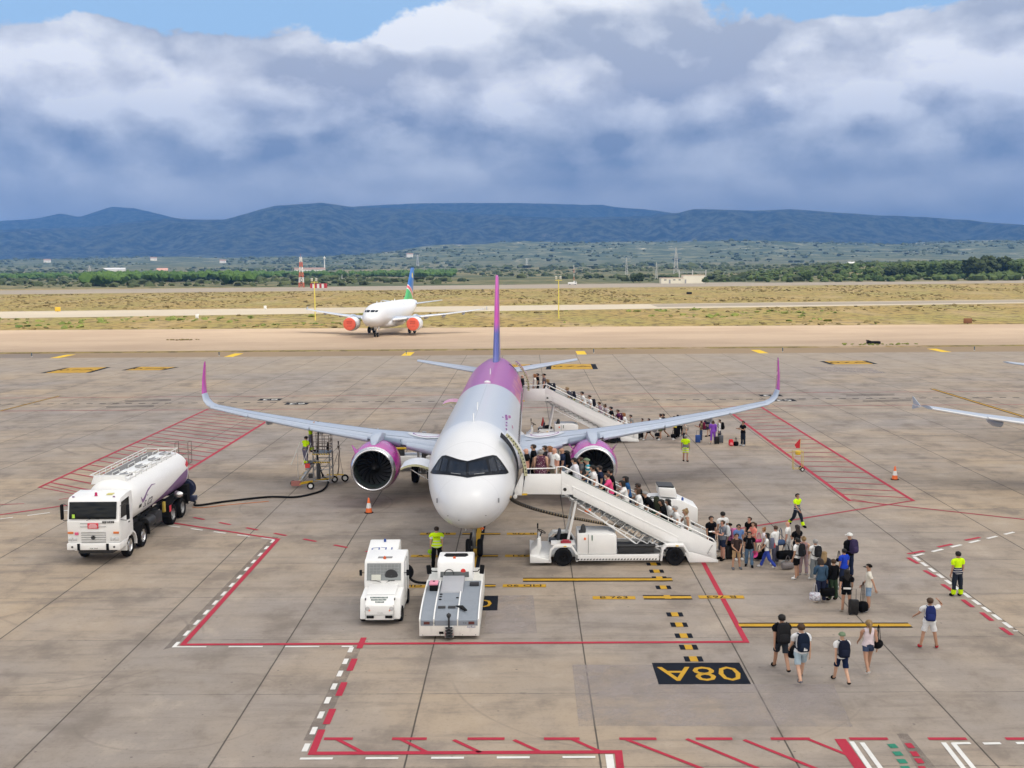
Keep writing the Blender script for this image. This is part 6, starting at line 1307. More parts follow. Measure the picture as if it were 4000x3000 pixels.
def proto(pose, fat=1.0):
    key = (pose, fat)
    if key in PROTO: return PROTO[key]
    J_ = fk(**POSES[pose]); nodes = []; edges = []; ix = {}
    def nd(k, p, r): ix[k] = len(nodes); nodes.append((tuple(p), r)); return ix[k]
    def ed(a, b): edges.append((ix[a], ix[b]))
    nd('pelvis', J_['pelvis'], .118*fat); nd('waist', J_['waist'], .112*fat); nd('chest', J_['chest'], .128*(1+(fat-1)*.5)); nd('nb', J_['nb'], .085); nd('neck', J_['neck'], .052); nd('head', J_['head'], .088); nd('top', J_['top'], .066)
    for a, b in (('pelvis', 'waist'), ('waist', 'chest'), ('chest', 'nb'), ('nb', 'neck'), ('neck', 'head'), ('head', 'top')): ed(a, b)
    for i, s in ((0, 1), (1, -1)):
        nd('hip%d' % i, J_['hip%d' % i], .086*fat); nd('knee%d' % i, J_['knee%d' % i], .053); nd('calf%d' % i, J_['knee%d' % i].lerp(J_['ank%d' % i], .3)+V3(0, .012, 0), .052); nd('ank%d' % i, J_['ank%d' % i], .040); nd('toe%d' % i, J_['toe%d' % i], (.046, .036))
        for a, b in (('pelvis', 'hip%d' % i), ('hip%d' % i, 'knee%d' % i), ('knee%d' % i, 'calf%d' % i), ('calf%d' % i, 'ank%d' % i), ('ank%d' % i, 'toe%d' % i)): ed(a, b)
        nd('sh%d' % i, J_['sh%d' % i], .056); nd('el%d' % i, J_['el%d' % i], .038); nd('wr%d' % i, J_['wr%d' % i], .025); nd('palm%d' % i, J_['palm%d' % i], .027)
        for a, b in (('nb', 'sh%d' % i), ('sh%d' % i, 'el%d' % i), ('el%d' % i, 'wr%d' % i), ('wr%d' % i, 'palm%d' % i)): ed(a, b)
        d = J_['hd%d' % i]; sd_ = d.orthogonal().normalized() if abs(d.z) < .3 else V3(0, 1, 0); sd_ = (sd_-d*sd_.dot(d)).normalized(); cu = d.cross(sd_).normalized()*(1 if i else -1)
        if cu.x*s > 0: cu = -cu
        for f_ in range(4):
            o_ = (f_-1.5)*.019; L_ = (.066, .078, .074, .058)[f_]; b0 = J_['palm%d' % i]+sd_*o_+d*.018
            for k, (q_, c_) in enumerate(((.0, 0), (.5, .12), (1.0, .45))): nd('f%d%d%d' % (i, f_, k), b0+d*(L_*q_)+cu*(L_*c_), .0095-.001*k)
            ed('palm%d' % i, 'f%d%d0' % (i, f_)); ed('f%d%d0' % (i, f_), 'f%d%d1' % (i, f_)); ed('f%d%d1' % (i, f_), 'f%d%d2' % (i, f_))
        nd('t%d0' % i, J_['wr%d' % i].lerp(J_['palm%d' % i], .6)-sd_*.03, .011); nd('t%d1' % i, J_['palm%d' % i]-sd_*.05+d*.03, .009); ed('palm%d' % i, 't%d0' % i); ed('t%d0' % i, 't%d1' % i)
    m = capsule_eval(nodes, edges); n = len(m.vertices); co = np.empty(n*3, np.float32); m.vertices.foreach_get('co', co); co = co.reshape(-1, 3)
    bones = [('torso', 'pelvis', 'waist'), ('torso', 'waist', 'chest'), ('torso', 'chest', 'nb'), ('neck', 'nb', 'neck'), ('head', 'neck', 'head'), ('head', 'head', 'top')]
    for i in (0, 1): bones += [('torso', 'nb', 'sh%d' % i), ('uarm', 'sh%d' % i, 'el%d' % i), ('farm', 'el%d' % i, 'wr%d' % i), ('hand', 'wr%d' % i, 'palm%d' % i), ('hipb', 'pelvis', 'hip%d' % i), ('thigh', 'hip%d' % i, 'knee%d' % i), ('shin', 'knee%d' % i, 'ank%d' % i), ('foot', 'ank%d' % i, 'toe%d' % i)]
    bd = np.full(n, 9.0); br = np.zeros(n, int); bt = np.zeros(n); rad = {'torso': .11, 'neck': .05, 'head': .085, 'uarm': .045, 'farm': .03, 'hand': .03, 'hipb': .10, 'thigh': .07, 'shin': .045, 'foot': .03}
    bside = np.array([int(b_[2][-1]) if b_[2][-1] in '01' else -1 for b_ in bones])
    for k, (nm, a, b) in enumerate(bones):
        A_ = np.array(J_[a]); B_ = np.array(J_[b]); ab_ = B_-A_; t_ = np.clip(((co-A_) @ ab_)/(ab_ @ ab_), 0, 1); d = np.linalg.norm(co-(A_+t_[:, None]*ab_), axis=1)-rad[nm]*.8
        w_ = d < bd; bd[w_] = d[w_]; br[w_] = k; bt[w_] = t_[w_]
    names = np.array([b_[0] for b_ in bones])[br]
    # flatten the torso front to back, give the face a nose and chin
    pel = np.array(J_['pelvis']); lean = POSES[pose].get('lean', 0)
    cl, sl_ = math.cos(-lean), math.sin(-lean)
    tor = (names == 'torso') | (names == 'hipb')
    loc = co-pel; ly = loc[:, 1]*cl-loc[:, 2]*sl_; lz = loc[:, 1]*sl_+loc[:, 2]*cl
    k_ = np.where(tor, np.clip((np.array([.80]*n)), 0, 1), 1.0); ly2 = ly*k_
    cl, sl_ = math.cos(lean), math.sin(lean); ny = ly2*cl-lz*sl_; nz_ = ly2*sl_+lz*cl
    co2 = co.copy(); co2[tor, 1] = (ny+pel[1])[tor]; co2[tor, 2] = (nz_+pel[2])[tor]
    co2[tor, 0] *= 1.10
    hd = np.array(J_['head']); hv = co2-hd; isn = (np.abs(hv[:, 0]) < .02) & (hv[:, 1] < -.05) & (np.abs(hv[:, 2]+.005) < .03) & (names == 'head'); co2[isn, 1] -= .022
    hh = names == 'head'; co2[hh, 0] = hd[0]+(co2[hh, 0]-hd[0])*.86
    m.vertices.foreach_set('co', co2.ravel().astype(np.float32)); m.update()
    nr_ = np.empty(n*3, np.float32); m.vertices.foreach_get('normal', nr_); nr_ = nr_.reshape(-1, 3)
    faces = [tuple(p_.vertices) for p_ in m.polygons]; ztor = co2[:, 2]-J_['pelvis'].z
    PROTO[key] = dict(J=J_, body=m, co=co2, nr=nr_, names=names, side=bside[br], t=bt, faces=faces, zt=ztor, cache={}, h=float(J_['top'].z+.062))
    return PROTO[key]
def garment(P_, kind):
    if kind in P_['cache']: return P_['cache'][kind]
    nm, t_, zt = P_['names'], P_['t'], P_['zt']; f = np.zeros(len(nm), bool); off = .014
    if kind.startswith('top'):
        f = ((nm == 'torso') & (zt > -.06)) | ((nm == 'hipb') & (zt > -.06)) | ((nm == 'neck') & (t_ < .12)); off = .02
        if kind == 'top_short': f |= (nm == 'uarm') & (t_ < .62)
        if kind == 'top_long': f |= (nm == 'uarm') | ((nm == 'farm') & (t_ < .93))
        if kind == 'top_tank': f &= ~((nm == 'torso') & (np.abs(P_['co'][:, 0]) > .135) & (zt > .3)); 
        if kind == 'top_vest': off = .03; f |= (nm == 'uarm') & (t_ < .05)
    elif kind.startswith('leg'):
        f = ((nm == 'torso') & (zt < .07)) | (nm == 'hipb') | ((nm == 'thigh') & (t_ < {'leg_long': 2, 'leg_shorts': .82, 'leg_brief': .45, 'leg_capri': 2}[kind]))
        if kind == 'leg_long': f |= (nm == 'shin') & (t_ < .95)
        if kind == 'leg_capri': f |= (nm == 'shin') & (t_ < .55)
    elif kind.startswith('cuff'): f = (nm == 'shin') & (t_ > .42) & (t_ < .97); off = .036
    elif kind.startswith('shoe'): f = (nm == 'foot') | ((nm == 'shin') & (t_ > .93)); off = .018
    if kind[-1] in '01': f &= (P_['side'] == int(kind[-1]))
    fs_ = [fc_ for fc_ in P_['faces'] if all(f[i] for i in fc_)]; used = sorted({i for fc_ in fs_ for i in fc_}); mp = {o_: k for k, o_ in enumerate(used)}
    loose = .012 if kind in ('top_short', 'top_long', 'leg_long', 'leg_shorts') else 0
    vs_ = [tuple(P_['co'][i]+P_['nr'][i]*(off+(loose if kind.startswith('leg') and t_[i] > .5 else 0)+(.012 if kind.startswith('top') and zt[i] < .12 and nm[i] in ('torso', 'hipb') else 0))) for i in used]
    me = bpy.data.meshes.new(kind); me.from_pydata(vs_, [], [tuple(mp[i] for i in fc_) for fc_ in fs_]); me.polygons.foreach_set('use_smooth', [True]*len(me.polygons)); me.materials.append(None)
    P_['cache'][kind] = me; return me
HAIRM = {}
def hair_mesh(kind):
    if kind in HAIRM: return HAIRM[kind]
    mb = MB(); bm = bmesh.new(); bmesh.ops.create_icosphere(bm, subdivisions=3, radius=1.0)
    rmv = [v_ for v_ in bm.verts if (v_.co.y < -.25 and v_.co.z < .42+.1*math.sin(v_.co.x*9)) or v_.co.z < (-.55 if kind in ('short', 'buzz', 'cap') else -.85) or (kind == 'cap' and v_.co.z < -.05)]
    bmesh.ops.delete(bm, geom=rmv, context='VERTS')
    k = {'buzz': .098, 'cap': .108}.get(kind, .106)
    for v_ in bm.verts:
        n_ = .006*math.sin(v_.co.x*23+v_.co.z*17)+.004*math.sin(v_.co.y*31); v_.co = Vector((v_.co.x*(k*.90+n_), v_.co.y*(k*1.06+n_)+.008, v_.co.z*(k*1.12+n_)+.022))
    bm.verts.index_update(); mb.add([v_.co for v_ in bm.verts], [tuple(v_.index for v_ in f_.verts) for f_ in bm.faces]); bm.free()
    if kind == 'long': mb.loft([[Vector((w_*math.cos(t_), .045+d_*math.sin(t_)+y_, z_)) for t_ in [2*math.pi*j/12 for j in range(12)]] for z_, w_, d_, y_ in ((.06, .085, .05, 0), (-.06, .10, .055, .005), (-.18, .105, .05, .02), (-.30, .09, .038, .03), (-.38, .05, .02, .03))])
    if kind == 'bob': mb.loft([[Vector((w_*math.cos(t_), .02+d_*math.sin(t_), z_)) for t_ in [math.pi*(-.15)+1.3*math.pi*j/12 for j in range(13)]] for z_, w_, d_ in ((.05, .098, .09), (-.06, .108, .09), (-.13, .09, .075))], closed=False)
    if kind == 'pony': mb.path([(0, .09, .06), (0, .15, .03), (0, .155, -.08), (0, .14, -.20), (0, .13, -.30)], [.03, .035, .038, .032, .01], 8)
    if kind == 'bun': mb.lathe([(.01, -.045), (.035, -.03), (.046, 0), (.035, .03), (.01, .045)], (0, .07, .125), 'Z', 12)
    if kind == 'cap': mb.loft([[Vector((.085*math.sin(t_)*k_, -.07-.085*math.cos(t_)*k_*q_, .035-.012*q_)) for t_ in np.linspace(-1.35, 1.35, 9)] for k_, q_ in ((1, 0.2), (1, .75), (1.0, 1.25))], closed=False)
    me = bpy.data.meshes.new('hair_'+kind); me.from_pydata(mb.v, [], mb.f); me.polygons.foreach_set('use_smooth', [True]*len(me.polygons)); me.materials.append(None); HAIRM[kind] = me; return me
SHOE = None
def clothmat(c, pat=None):
    nm = 'cloth_%02x%02x%02x' % tuple(int(255*k) for k in c) + (pat or '')
    if nm in MATS: return MATS[nm]
    m = mat(nm, c, .9, 0, .16, 9, .06, bump=.5)
    if pat:
        q = NT(m.node_tree); b = q.n['Principled BSDF']; tcn = q.n.new('ShaderNodeTexCoord'); v = tcn.outputs['Object']
        if pat == 'dots': q.put(b.inputs['Base Color'], q.mix(q.rng(q.voro(v, 22), .28, .22), c, (.6, .5, .5)))
        if pat == 'floral': q.put(b.inputs['Base Color'], q.mix(q.rng(q.noise(v, 16, 3), .5, .56), c, q.mix(q.noise(v, 9, 2), (.5, .2, .25), (.1, .3, .35))))
        if pat == 'stripes': ox, oy, oz = q.sep(v); q.put(b.inputs['Base Color'], q.mix(q.m('GREATER_THAN', q.m('FRACT', q.mul(oz, 7)), .55), c, (.65, .62, .55)))
        if pat == 'camo': q.put(b.inputs['Base Color'], q.mix(q.rng(q.noise(v, 14, 2), .48, .52), c, (.06, .07, .05)))
        if pat == 'hivis': ox, oy, oz = q.sep(v); q.put(b.inputs['Base Color'], q.mix(q.m('GREATER_THAN', oz, 1.14), q.mix(q.m('GREATER_THAN', q.m('FRACT', q.mul(oz, 13)), .7), (.02, .025, .06), (.5, .5, .48)), c))
        if pat == 'vest': ox, oy, oz = q.sep(v); q.put(b.inputs['Base Color'], q.mix(q.mul(q.m('GREATER_THAN', q.m('FRACT', q.mul(oz, 8.5)), .72), q.m('LESS_THAN', oz, 1.22)), c, (.55, .56, .52)))
    return m
SKIN = {'l': (.55, .33, .23), 'm': (.42, .235, .155), 'd': (.20, .105, .065), 'r': (.56, .29, .21)}
HC = {'black': (.012, .010, .009), 'brown': (.06, .033, .018), 'blond': (.26, .17, .08), 'ginger': (.26, .11, .04), 'grey': (.30, .29, .28), 'white': (.72, .72, .70), 'green': (.16, .22, .14), 'dark': (.03, .02, .016)}
def mset(o, m):
    o.material_slots[0].link = 'OBJECT'; o.material_slots[0].material = m
def child(name, me, m, par):
    o = bpy.data.objects.new(name, me); C.objects.link(o); o.parent = par
    if not me.materials: me.materials.append(None)
    mset(o, m); return o
EYE = MB()
for s in (-1, 1): EYE.lathe([(.001, -.009), (.007, -.006), (.009, .0)], (s*.030, -.078, .004), 'Y', 8)
def people(label, p, h, pose='stand', face=180, top='short', tc_=(.5, .5, .5), leg='long', lc=(.03, .03, .05), shoe=(.7, .7, .7), hair='short', hc='dark', skin='l', fat=1.0, group=None, pat=None, lpat=None, wide=1.0, cat='person', cuffs=None, skirt=None):
    P_ = proto(pose, fat); s = h/P_['h']
    r = thing('person', label, cat, p, R(face), group); wide *= 1.16; r.scale = (s*wide, s*wide*.96, s)
    sm = mat('skin_'+skin, SKIN[skin], .55, 0, .06, 12, .3)
    if not P_['body'].materials: P_['body'].materials.append(None)
    child('body', P_['body'], sm, r)
    if pat == 'vest':
        child('shirt', garment(P_, 'top_short'), clothmat((.72, .73, .74)), r); child('vest', garment(P_, 'top_vest'), clothmat(tc_, 'vest'), r)
    else: child('shirt', garment(P_, 'top_'+top), clothmat(tc_, pat), r)
    child('trousers' if leg == 'long' else 'shorts', garment(P_, 'leg_'+leg), clothmat(lc, lpat), r)
    for i_ in '01':
        if cuffs: child('hi_vis_cuff', garment(P_, 'cuff'+i_), clothmat(cuffs), r)
        child('shoe', garment(P_, 'shoe'+i_), clothmat(shoe), r)
    if skirt:
        key = 'skirt%.2f' % skirt
        if key not in P_['cache']:
            J_ = P_['J']; z0 = J_['waist'].z; z1 = z0-skirt; mx = (J_['knee0']+J_['knee1'])/2
            mb = MB(); mb.loft([[Vector((w_*math.cos(t_)*(1+.03*math.sin(6*t_)*k), mx.y*k*k+d_*math.sin(t_), z0+(z1-z0)*k)) for t_ in [2*math.pi*j/24 for j in range(24)]] for k, w_, d_ in ((0, .135, .115), (.25, .175, .145), (.6, .19, .165), (1.0, .21, .19))], caps=False)
            me = bpy.data.meshes.new('skirt'); me.from_pydata(mb.v, [], mb.f); me.polygons.foreach_set('use_smooth', [True]*len(me.polygons)); me.materials.append(None); P_['cache'][key] = me
        child('skirt', P_['cache'][key], clothmat(tc_ if leg == 'brief' else lc, pat if leg == 'brief' else lpat), r)
    hd = P_['J']['head']; hx = POSES[pose].get('lean', 0)*.4+POSES[pose].get('head', 0)
    if hair:
        hm_ = mat('hair_'+hc, HC[hc], .7, 0, .25, 25, .3) if hair != 'cap' else clothmat(HC[hc] if isinstance(hc, str) else hc)
        o = child('cap' if hair == 'cap' else 'hair', hair_mesh(hair), hm_, r); o.location = hd; o.rotation_euler.x = hx
    if 'eyes' not in HAIRM:
        me = bpy.data.meshes.new('eyes'); me.from_pydata(EYE.v, [], EYE.f); me.materials.append(None); HAIRM['eyes'] = me
    o = child('eyes', HAIRM['eyes'], mat('eye_dark', (.02, .015, .012), .3), r); o.location = hd; o.rotation_euler.x = hx
    r['_s'] = s; return r, P_, s
def local(r, P_, s, q_): return r.location + Matrix.Rotation(r.rotation_euler.z, 3, 'Z') @ (Vector(q_)*s)
PACK = {}
def backpack(label, who, col, big=1.0, group=None, pc=None, mark=False):
    r, P_, s = who; lean = 0.0
    for nm, d_ in POSES.items():
        if proto_key(P_) == nm: lean = d_.get('lean', 0)
    c = P_['J']['chest']+Vector((0, .145*math.cos(lean), .02+.145*math.sin(lean)*-1))
    o = thing('backpack', label, 'backpack', local(r, P_, s, c), r.rotation_euler.z, group); o.rotation_euler.x = 0; o.scale = (s*big, s*big, s*big)
    if 'bp' not in PACK:
        mb = MB(); mb.loft([[Vector((w_*math.copysign(abs(math.cos(t_))**.6, math.cos(t_)), .07+d_*math.copysign(abs(math.sin(t_))**.6, math.sin(t_)), z_)) for t_ in [2*math.pi*j/20 for j in range(20)]] for z_, w_, d_ in ((-.25, .10, .06), (-.23, .14, .085), (-.05, .155, .10), (.12, .14, .085), (.19, .10, .06), (.21, .05, .03))]); a = mb.build('main_bag', BLK); 
        mb = MB(); mb.loft([[Vector((w_*math.copysign(abs(math.cos(t_))**.6, math.cos(t_)), .16+d_*math.copysign(abs(math.sin(t_))**.6, math.sin(t_)), z_)) for t_ in [2*math.pi*j/16 for j in range(16)]] for z_, w_, d_ in ((-.2, .08, .02), (-.18, .11, .04), (-.04, .105, .035), (-.01, .07, .015))]); b_ = mb.build('front_pocket', BLK)
        st = []
        for sd in (-1, 1):
            mb = MB(); mb.path([(sd*.09, .03, .17), (sd*.10, -.09, .17), (sd*.11, -.235, .06), (sd*.12, -.24, -.08), (sd*.145, -.10, -.2), (sd*.12, .03, -.21)], .017, 5); st.append(mb.build('strap', BLK))
        for q_ in [a, b_]+st: q_.data.materials[0] = None if False else q_.data.materials[0]; C.objects.unlink(q_)
        PACK['bp'] = (a.data, b_.data, st[0].data, st[1].data)
    ds = PACK['bp']; cm_ = clothmat(col)
    for nm, me, m_ in (('main_bag', ds[0], cm_), ('front_pocket', ds[1], clothmat(pc or tuple(k*1.2 for k in col))), ('strap', ds[2], cm_), ('strap', ds[3], cm_)):
        child(nm, me, m_, o)
    if mark:
        mb = MB()
        for k in range(3): mb.add([(-.05+.03*k, .205, -.19), (-.025+.03*k, .205, -.19), (-.045+.03*k, .205, -.145+.02*k), (-.06+.03*k, .205, -.16+.02*k)], [(0, 1, 2, 3)])
        mb.build('three_bar_mark', mat('sign_white', (0, 0, 0)), o, fix=False)
    return o
def proto_key(P_):
    for k, v in PROTO.items():
        if v is P_: return k[0]
def suitcase(label, p, col, h=.55, rz=0.0, group=None, up_=.4, tilt=0):
    o = thing('suitcase', label, 'suitcase', p, rz, group); o.rotation_euler.x = tilt; m_ = mat('case_%02x%02x%02x' % tuple(int(255*k) for k in col), col, .5, 0, .08, 8, .4)
    mb = MB(); mb.box((0, 0, h/2+.04), (h*.66, h*.38, h)); mb.build('shell', m_, o, bevel=.035)
    for x in (-h*.2, 0, h*.2): mb = MB(); mb.box((x, -h*.19, h/2+.04), (.012, .012, h*.8)); mb.build('rib', m_, o)
    mb = MB(); mb.path([(-h*.18, .02, h), (-h*.18, .02, h+up_), (h*.18, .02, h+up_), (h*.18, .02, h)], .010, 5); mb.build('pull_handle', DK, o)
    for x in (-h*.26, h*.26): mb = MB(); mb.lathe([(.03, -.015), (.03, .015)], (x, 0, .03), 'X', 10, caps=True); mb.build('wheel', BLK, o)
    return o
def duffel(label, p, col, L=.5, r=.14, rz=0.0, pat=None, group=None, hh=.3, name='bag'):
    o = thing(name, label, 'bag', p, rz, group)
    mb = MB(); mb.loft([[Vector((x, k_*r*math.copysign(abs(math.cos(t_))**.8, math.cos(t_)), r+k_*r*math.copysign(abs(math.sin(t_))**.8, math.sin(t_)))) for t_ in [2*math.pi*j/16 for j in range(16)]] for x, k_ in ((-L/2, .7), (-L/2+.03, .95), (0, 1.05), (L/2-.03, .95), (L/2, .7))]); mb.build('bag_body', clothmat(col, pat), o, ang=60)
    for y in (-.05, .05): mb = MB(); mb.path([(-L*.22, y, r*1.8), (-L*.12, y*.4, r*2+hh*.8), (0, 0, r*2+hh), (L*.12, y*.4, r*2+hh*.8), (L*.22, y, r*1.8)], .010, 5); mb.build('handle', clothmat(tuple(k*.6 for k in col)), o)
    return o
def Zq(a, b): return (2750+a*.2939, 1950+b*.2939)
def Zm(a, b): return (2550+a*.1808, 1580+b*.1808)
def Zb(a, b): return (3000+a*.3391, 2350+b*.3391)
def put(z, hd, ft, Zf=0.0):
    """foot point and height of a figure from where the photo shows its feet and crown"""
    f = z(*ft); h = z(*hd); p = at(f[0], f[1]-2, Zf); t_ = atY(h[0], h[1], p.y); return p, max(1.0, min(2.1, t_.z-Zf))
Q = 'passengers queueing at the foot of the near stairs'; WK = 'passengers walking up behind the queue'; QR = 'passengers waiting at the foot of the rear stairs'
W_ = (.76, .76, .75); BK = (.006, .006, .007); NV = (.02, .028, .06)
def qp(label, hd, ft, z=Zq, grp=Q, **k):
    p, h = put(z, hd, ft); return people(label, p, h, group=grp, **k)
a = qp('man in black shirt with white sleeves, looking back beside the stairs foot', (75, 215), (90, 760), pose='stand', face=30, tc_=BK, lc=NV, hc='dark', skin='m')
a = qp('man in white t-shirt with black hair, behind the start of the queue', (220, 158), (245, 700), pose='stand_b', face=200, tc_=W_, lc=(.1, .1, .12), hc='black', skin='m')
a = qp('man in grey t-shirt and navy shorts holding a white paper', (238, 270), (245, 815), pose='hold', face=-80, tc_=(.14, .15, .18), leg='shorts', lc=NV, shoe=BK, hair='buzz', hc='brown', skin='r')
backpack('white backpack on the man in grey t-shirt and navy shorts', a, (.60, .62, .64))
o = MB().box((0, 0, 0), (.24, .16, .008)).build('paper', mat('paper_white', (.8, .8, .78), .6)); o.location = local(*a, a[1]['J']['palm0']+Vector((-.1, -.12, .03))); tag(o, 'white sheet of paper held by the man in grey', 'paper', None)
a = qp('person in dark cap and mauve shirt carrying a pink backpack', (322, 312), (340, 790), pose='stand', face=-120, tc_=(.35, .12, .25), lc=BK, hair='cap', hc='black'); backpack('pink and black backpack behind the man with white backpack', a, (.62, .20, .40), 1.1, None, (.7, .3, .5))
suitcase('tall black suitcase standing behind the man in khaki shorts', at(*Zq(345, 795)), BK, .56, .3)
a = qp('man in blue shirt and dark sunglasses facing the camera', (445, 325), (455, 815), pose='stand', face=20, tc_=(.13, .22, .45), lc=(.05, .05, .07), hc='black', skin='m')
mb = MB(); mb.box((0, -.088, .006), (.11, .01, .03)); o = mb.build('sunglasses', BLK, a[0], bevel=.004); o.location = a[1]['J']['head']
qp('man in black t-shirt looking left above the woman in coral', (565, 225), (600, 745), pose='stand_b', face=-60, tc_=BK, lc=(.1, .1, .1), hair='buzz', hc='brown', skin='r')
wc = qp('woman in coral top with brown ponytail cradling a baby', (648, 295), (652, 790), pose='hold', face=-70, tc_=(.72, .24, .19), lc=(.12, .12, .14), hair='pony', hc='brown')
b_ = thing('person', 'baby held in the arms of the woman in coral top', 'baby', local(*wc, (0.0, -.22, 1.02)), R(-60)); b_.scale = (.9, .9, .9)
mb = MB(); mb.loft([[Vector((w_*math.cos(t_), d_*math.sin(t_)+y_, z_)) for t_ in [2*math.pi*j/14 for j in range(14)]] for z_, w_, d_, y_ in ((-.02, .05, .05, 0), (.05, .09, .08, 0), (.16, .085, .075, .01), (.22, .04, .04, .01), (.24, .04, .04, .0), (.28, .065, .07, -.01), (.33, .07, .075, -.01), (.38, .045, .05, 0), (.40, .01, .01, 0))]); mb.path([(.07, 0, .18), (.12, -.06, .12), (.08, -.12, .1)], .022, 6); mb.path([(-.07, 0, .18), (-.12, -.06, .12), (-.08, -.12, .1)], .022, 6); mb.path([(.05, 0, .02), (.08, -.1, -.04), (.07, -.12, -.12)], .03, 6); mb.path([(-.05, 0, .02), (-.08, -.1, -.04), (-.07, -.12, -.12)], .03, 6)
mb.build('body', mat('skin_l', (0, 0, 0)), b_, ang=180)
mb = MB(); mb.loft([[Vector((w_*math.cos(t_), d_*math.sin(t_), z_)) for t_ in [2*math.pi*j/14 for j in range(14)]] for z_, w_, d_ in ((-.04, .06, .06), (.05, .10, .09), (.17, .092, .085), (.21, .05, .05))]); mb.build('romper', clothmat((.72, .62, .60)), b_, ang=180)
a = qp('man in dark brown t-shirt and khaki shorts with clasped hands', (430, 448), (428, 935), pose='clasp', face=12, tc_=(.045, .03, .028), leg='shorts', lc=(.40, .27, .15), shoe=(.12, .13, .15), hair='short', hc='dark', skin='m', fat=.95)
a = qp('woman in black t-shirt and jeans holding a pink sun hat', (575, 425), (598, 905), pose='carry', face=-12, tc_=BK, lc=(.10, .17, .27), shoe=BK, hair='pony', hc='black', skin='m'); backpack('grey backpack on the woman in black t-shirt and jeans', a, (.09, .09, .10))
mb = MB(); mb.lathe([(.01, .10), (.07, .09), (.085, .0), (.15, -.03), (.15, -.035)], (0, 0, 0), 'Y', 20); o = mb.build('sun_hat', clothmat((.78, .10, .32)), ang=60); o.location = local(*a, a[1]['J']['palm0']+Vector((0, 0, -.15))); o.rotation_euler = (0, 0, .3); tag(o, 'bright pink sun hat hanging from a hand of the woman in jeans', 'hat')
a = qp('girl with ginger bun in white top and black trousers', (797, 372), (790, 815), pose='stand', face=-100, tc_=(.68, .63, .66), lc=BK, hair='bun', hc='ginger'); duffel('pink shoulder bag at the waist of the ginger girl', local(*a, (.05, -.25, .95)), (.72, .09, .25), .34, .07, .4)
duffel('black holdall lying behind the blue trousers', at(*Zq(735, 800), .05), BK, .46, .17, .2)
a = qp('woman in white t-shirt and royal blue wide trousers', (855, 440), (838, 925), pose='walk_b', face=-110, tc_=(.72, .72, .70), lc=(.04, .07, .36), hair='long', hc='black', skin='m'); backpack('grey and red backpack on the woman in blue trousers', a, (.12, .13, .19), 1.1, None, (.45, .09, .09))
a = qp('balding man in white t-shirt between ginger girl and tall man', (920, 343), (945, 875), pose='stand_b', face=-140, tc_=W_, lc=(.10, .10, .14), hair='buzz', hc='brown', skin='r'); duffel('blue shoulder bag on the balding man in white', local(*a, (-.22, .1, .85)), (.06, .10, .20), .36, .12, .3, hh=.5)
a = qp('tall bald man in white t-shirt and pale trousers', (1100, 278), (1108, 850), pose='stand', face=-115, tc_=W_, lc=(.60, .60, .60), hair=None, skin='r'); duffel('large black holdall hanging beside the tall bald man', at(*Zq(1085, 800), .25), BK, .72, .19, .15)
duffel('grey holdall on the ground behind the black backpack boy', at(*Zq(1110, 925), .02), (.22, .20, .20), .5, .13, .3)
a = qp('woman in black top with long dark hair behind the boy in black shorts', (1232, 332), (1232, 880), pose='fold', face=-150, tc_=BK, lc=(.05, .05, .06), hair='long', hc='dark', skin='m')
a = qp('young man in white t-shirt, black shorts and white trainers', (1225, 505), (1230, 1065), pose='stand_b', face=-130, tc_=W_, leg='shorts', lc=BK, shoe=W_, hc='black', skin='m'); backpack('black backpack on the young man with white trainers', a, (.018, .018, .02), 1.15)
a = qp('girl with blond hair in floral trousers and top', (1305, 488), (1318, 1015), pose='stand', face=170, top='tank', tc_=(.35, .20, .18), pat='floral', lc=(.35, .25, .25), lpat='floral', hair='bun', hc='blond')
a = qp('grey haired man in white t-shirt and grey trousers', (1500, 523), (1470, 1075), pose='fold', face=-160, tc_=W_, lc=(.20, .22, .23), hc='grey', skin='m'); backpack('black backpack on the grey haired man', a, (.02, .02, .022), 1.05)
qp('woman with long blond hair in dark jacket, back to camera', (1592, 690), (1588, 1240), pose='phone', face=160, top='long', tc_=(.03, .03, .04), lc=NV, shoe=W_, hair='long', hc='blond')
a = qp('woman in denim jacket and navy trousers with dark hair', (1580, 785), (1548, 1385), pose='phone', face=190, top='long', tc_=(.045, .085, .14), lc=(.02, .025, .055), shoe=(.6, .52, .45), hair='bob', hc='dark'); duffel('white floral holdall hanging from the woman in denim', at(*Zq(1472, 1345), .42), (.55, .56, .62), .38, .15, -.3, 'floral', hh=.35)
a = qp('boy in brown cap, black jacket and dark green trousers', (1732, 788), (1712, 1352), pose='stand', face=-155, top='long', tc_=BK, lc=(.035, .06, .035), shoe=BK, hair='short', hc='brown'); duffel('black holdall hanging beside the boy in green trousers', at(*Zq(1642, 1290), .25), BK, .5, .16, .2)
a = qp('man in white cap and black long shirt, tallest at the queue end', (1865, 438), (1925, 1050), pose='stand_b', face=-150, top='long', tc_=BK, lc=NV, shoe=BK, hair='cap', hc='white', skin='m'); backpack('purple navy backpack on the man in white cap', a, (.04, .03, .075), 1.15)
a = qp('man in royal blue t-shirt with short black hair', (1850, 650), (1852, 1195), pose='stand', face=-150, tc_=(.02, .06, .50), lc=NV, hc='black', skin='m'); duffel('small black pouch at the chest of the man in royal blue', local(*a, (.1, -.2, 1.15)), BK, .22, .07, .4)
a = qp('woman in black t-shirt and black shorts beside a black suitcase', (1925, 925), (1888, 1512), pose='drag', face=175, tc_=BK, leg='brief', lc=BK, shoe=(.5, .45, .4), hair='long', hc='black', skin='m')
mb = MB(); mb.box((0, .135, 1.02), (.26, .015, .07)); mb.build('white_print', clothmat((.7, .7, .7)), a[0])
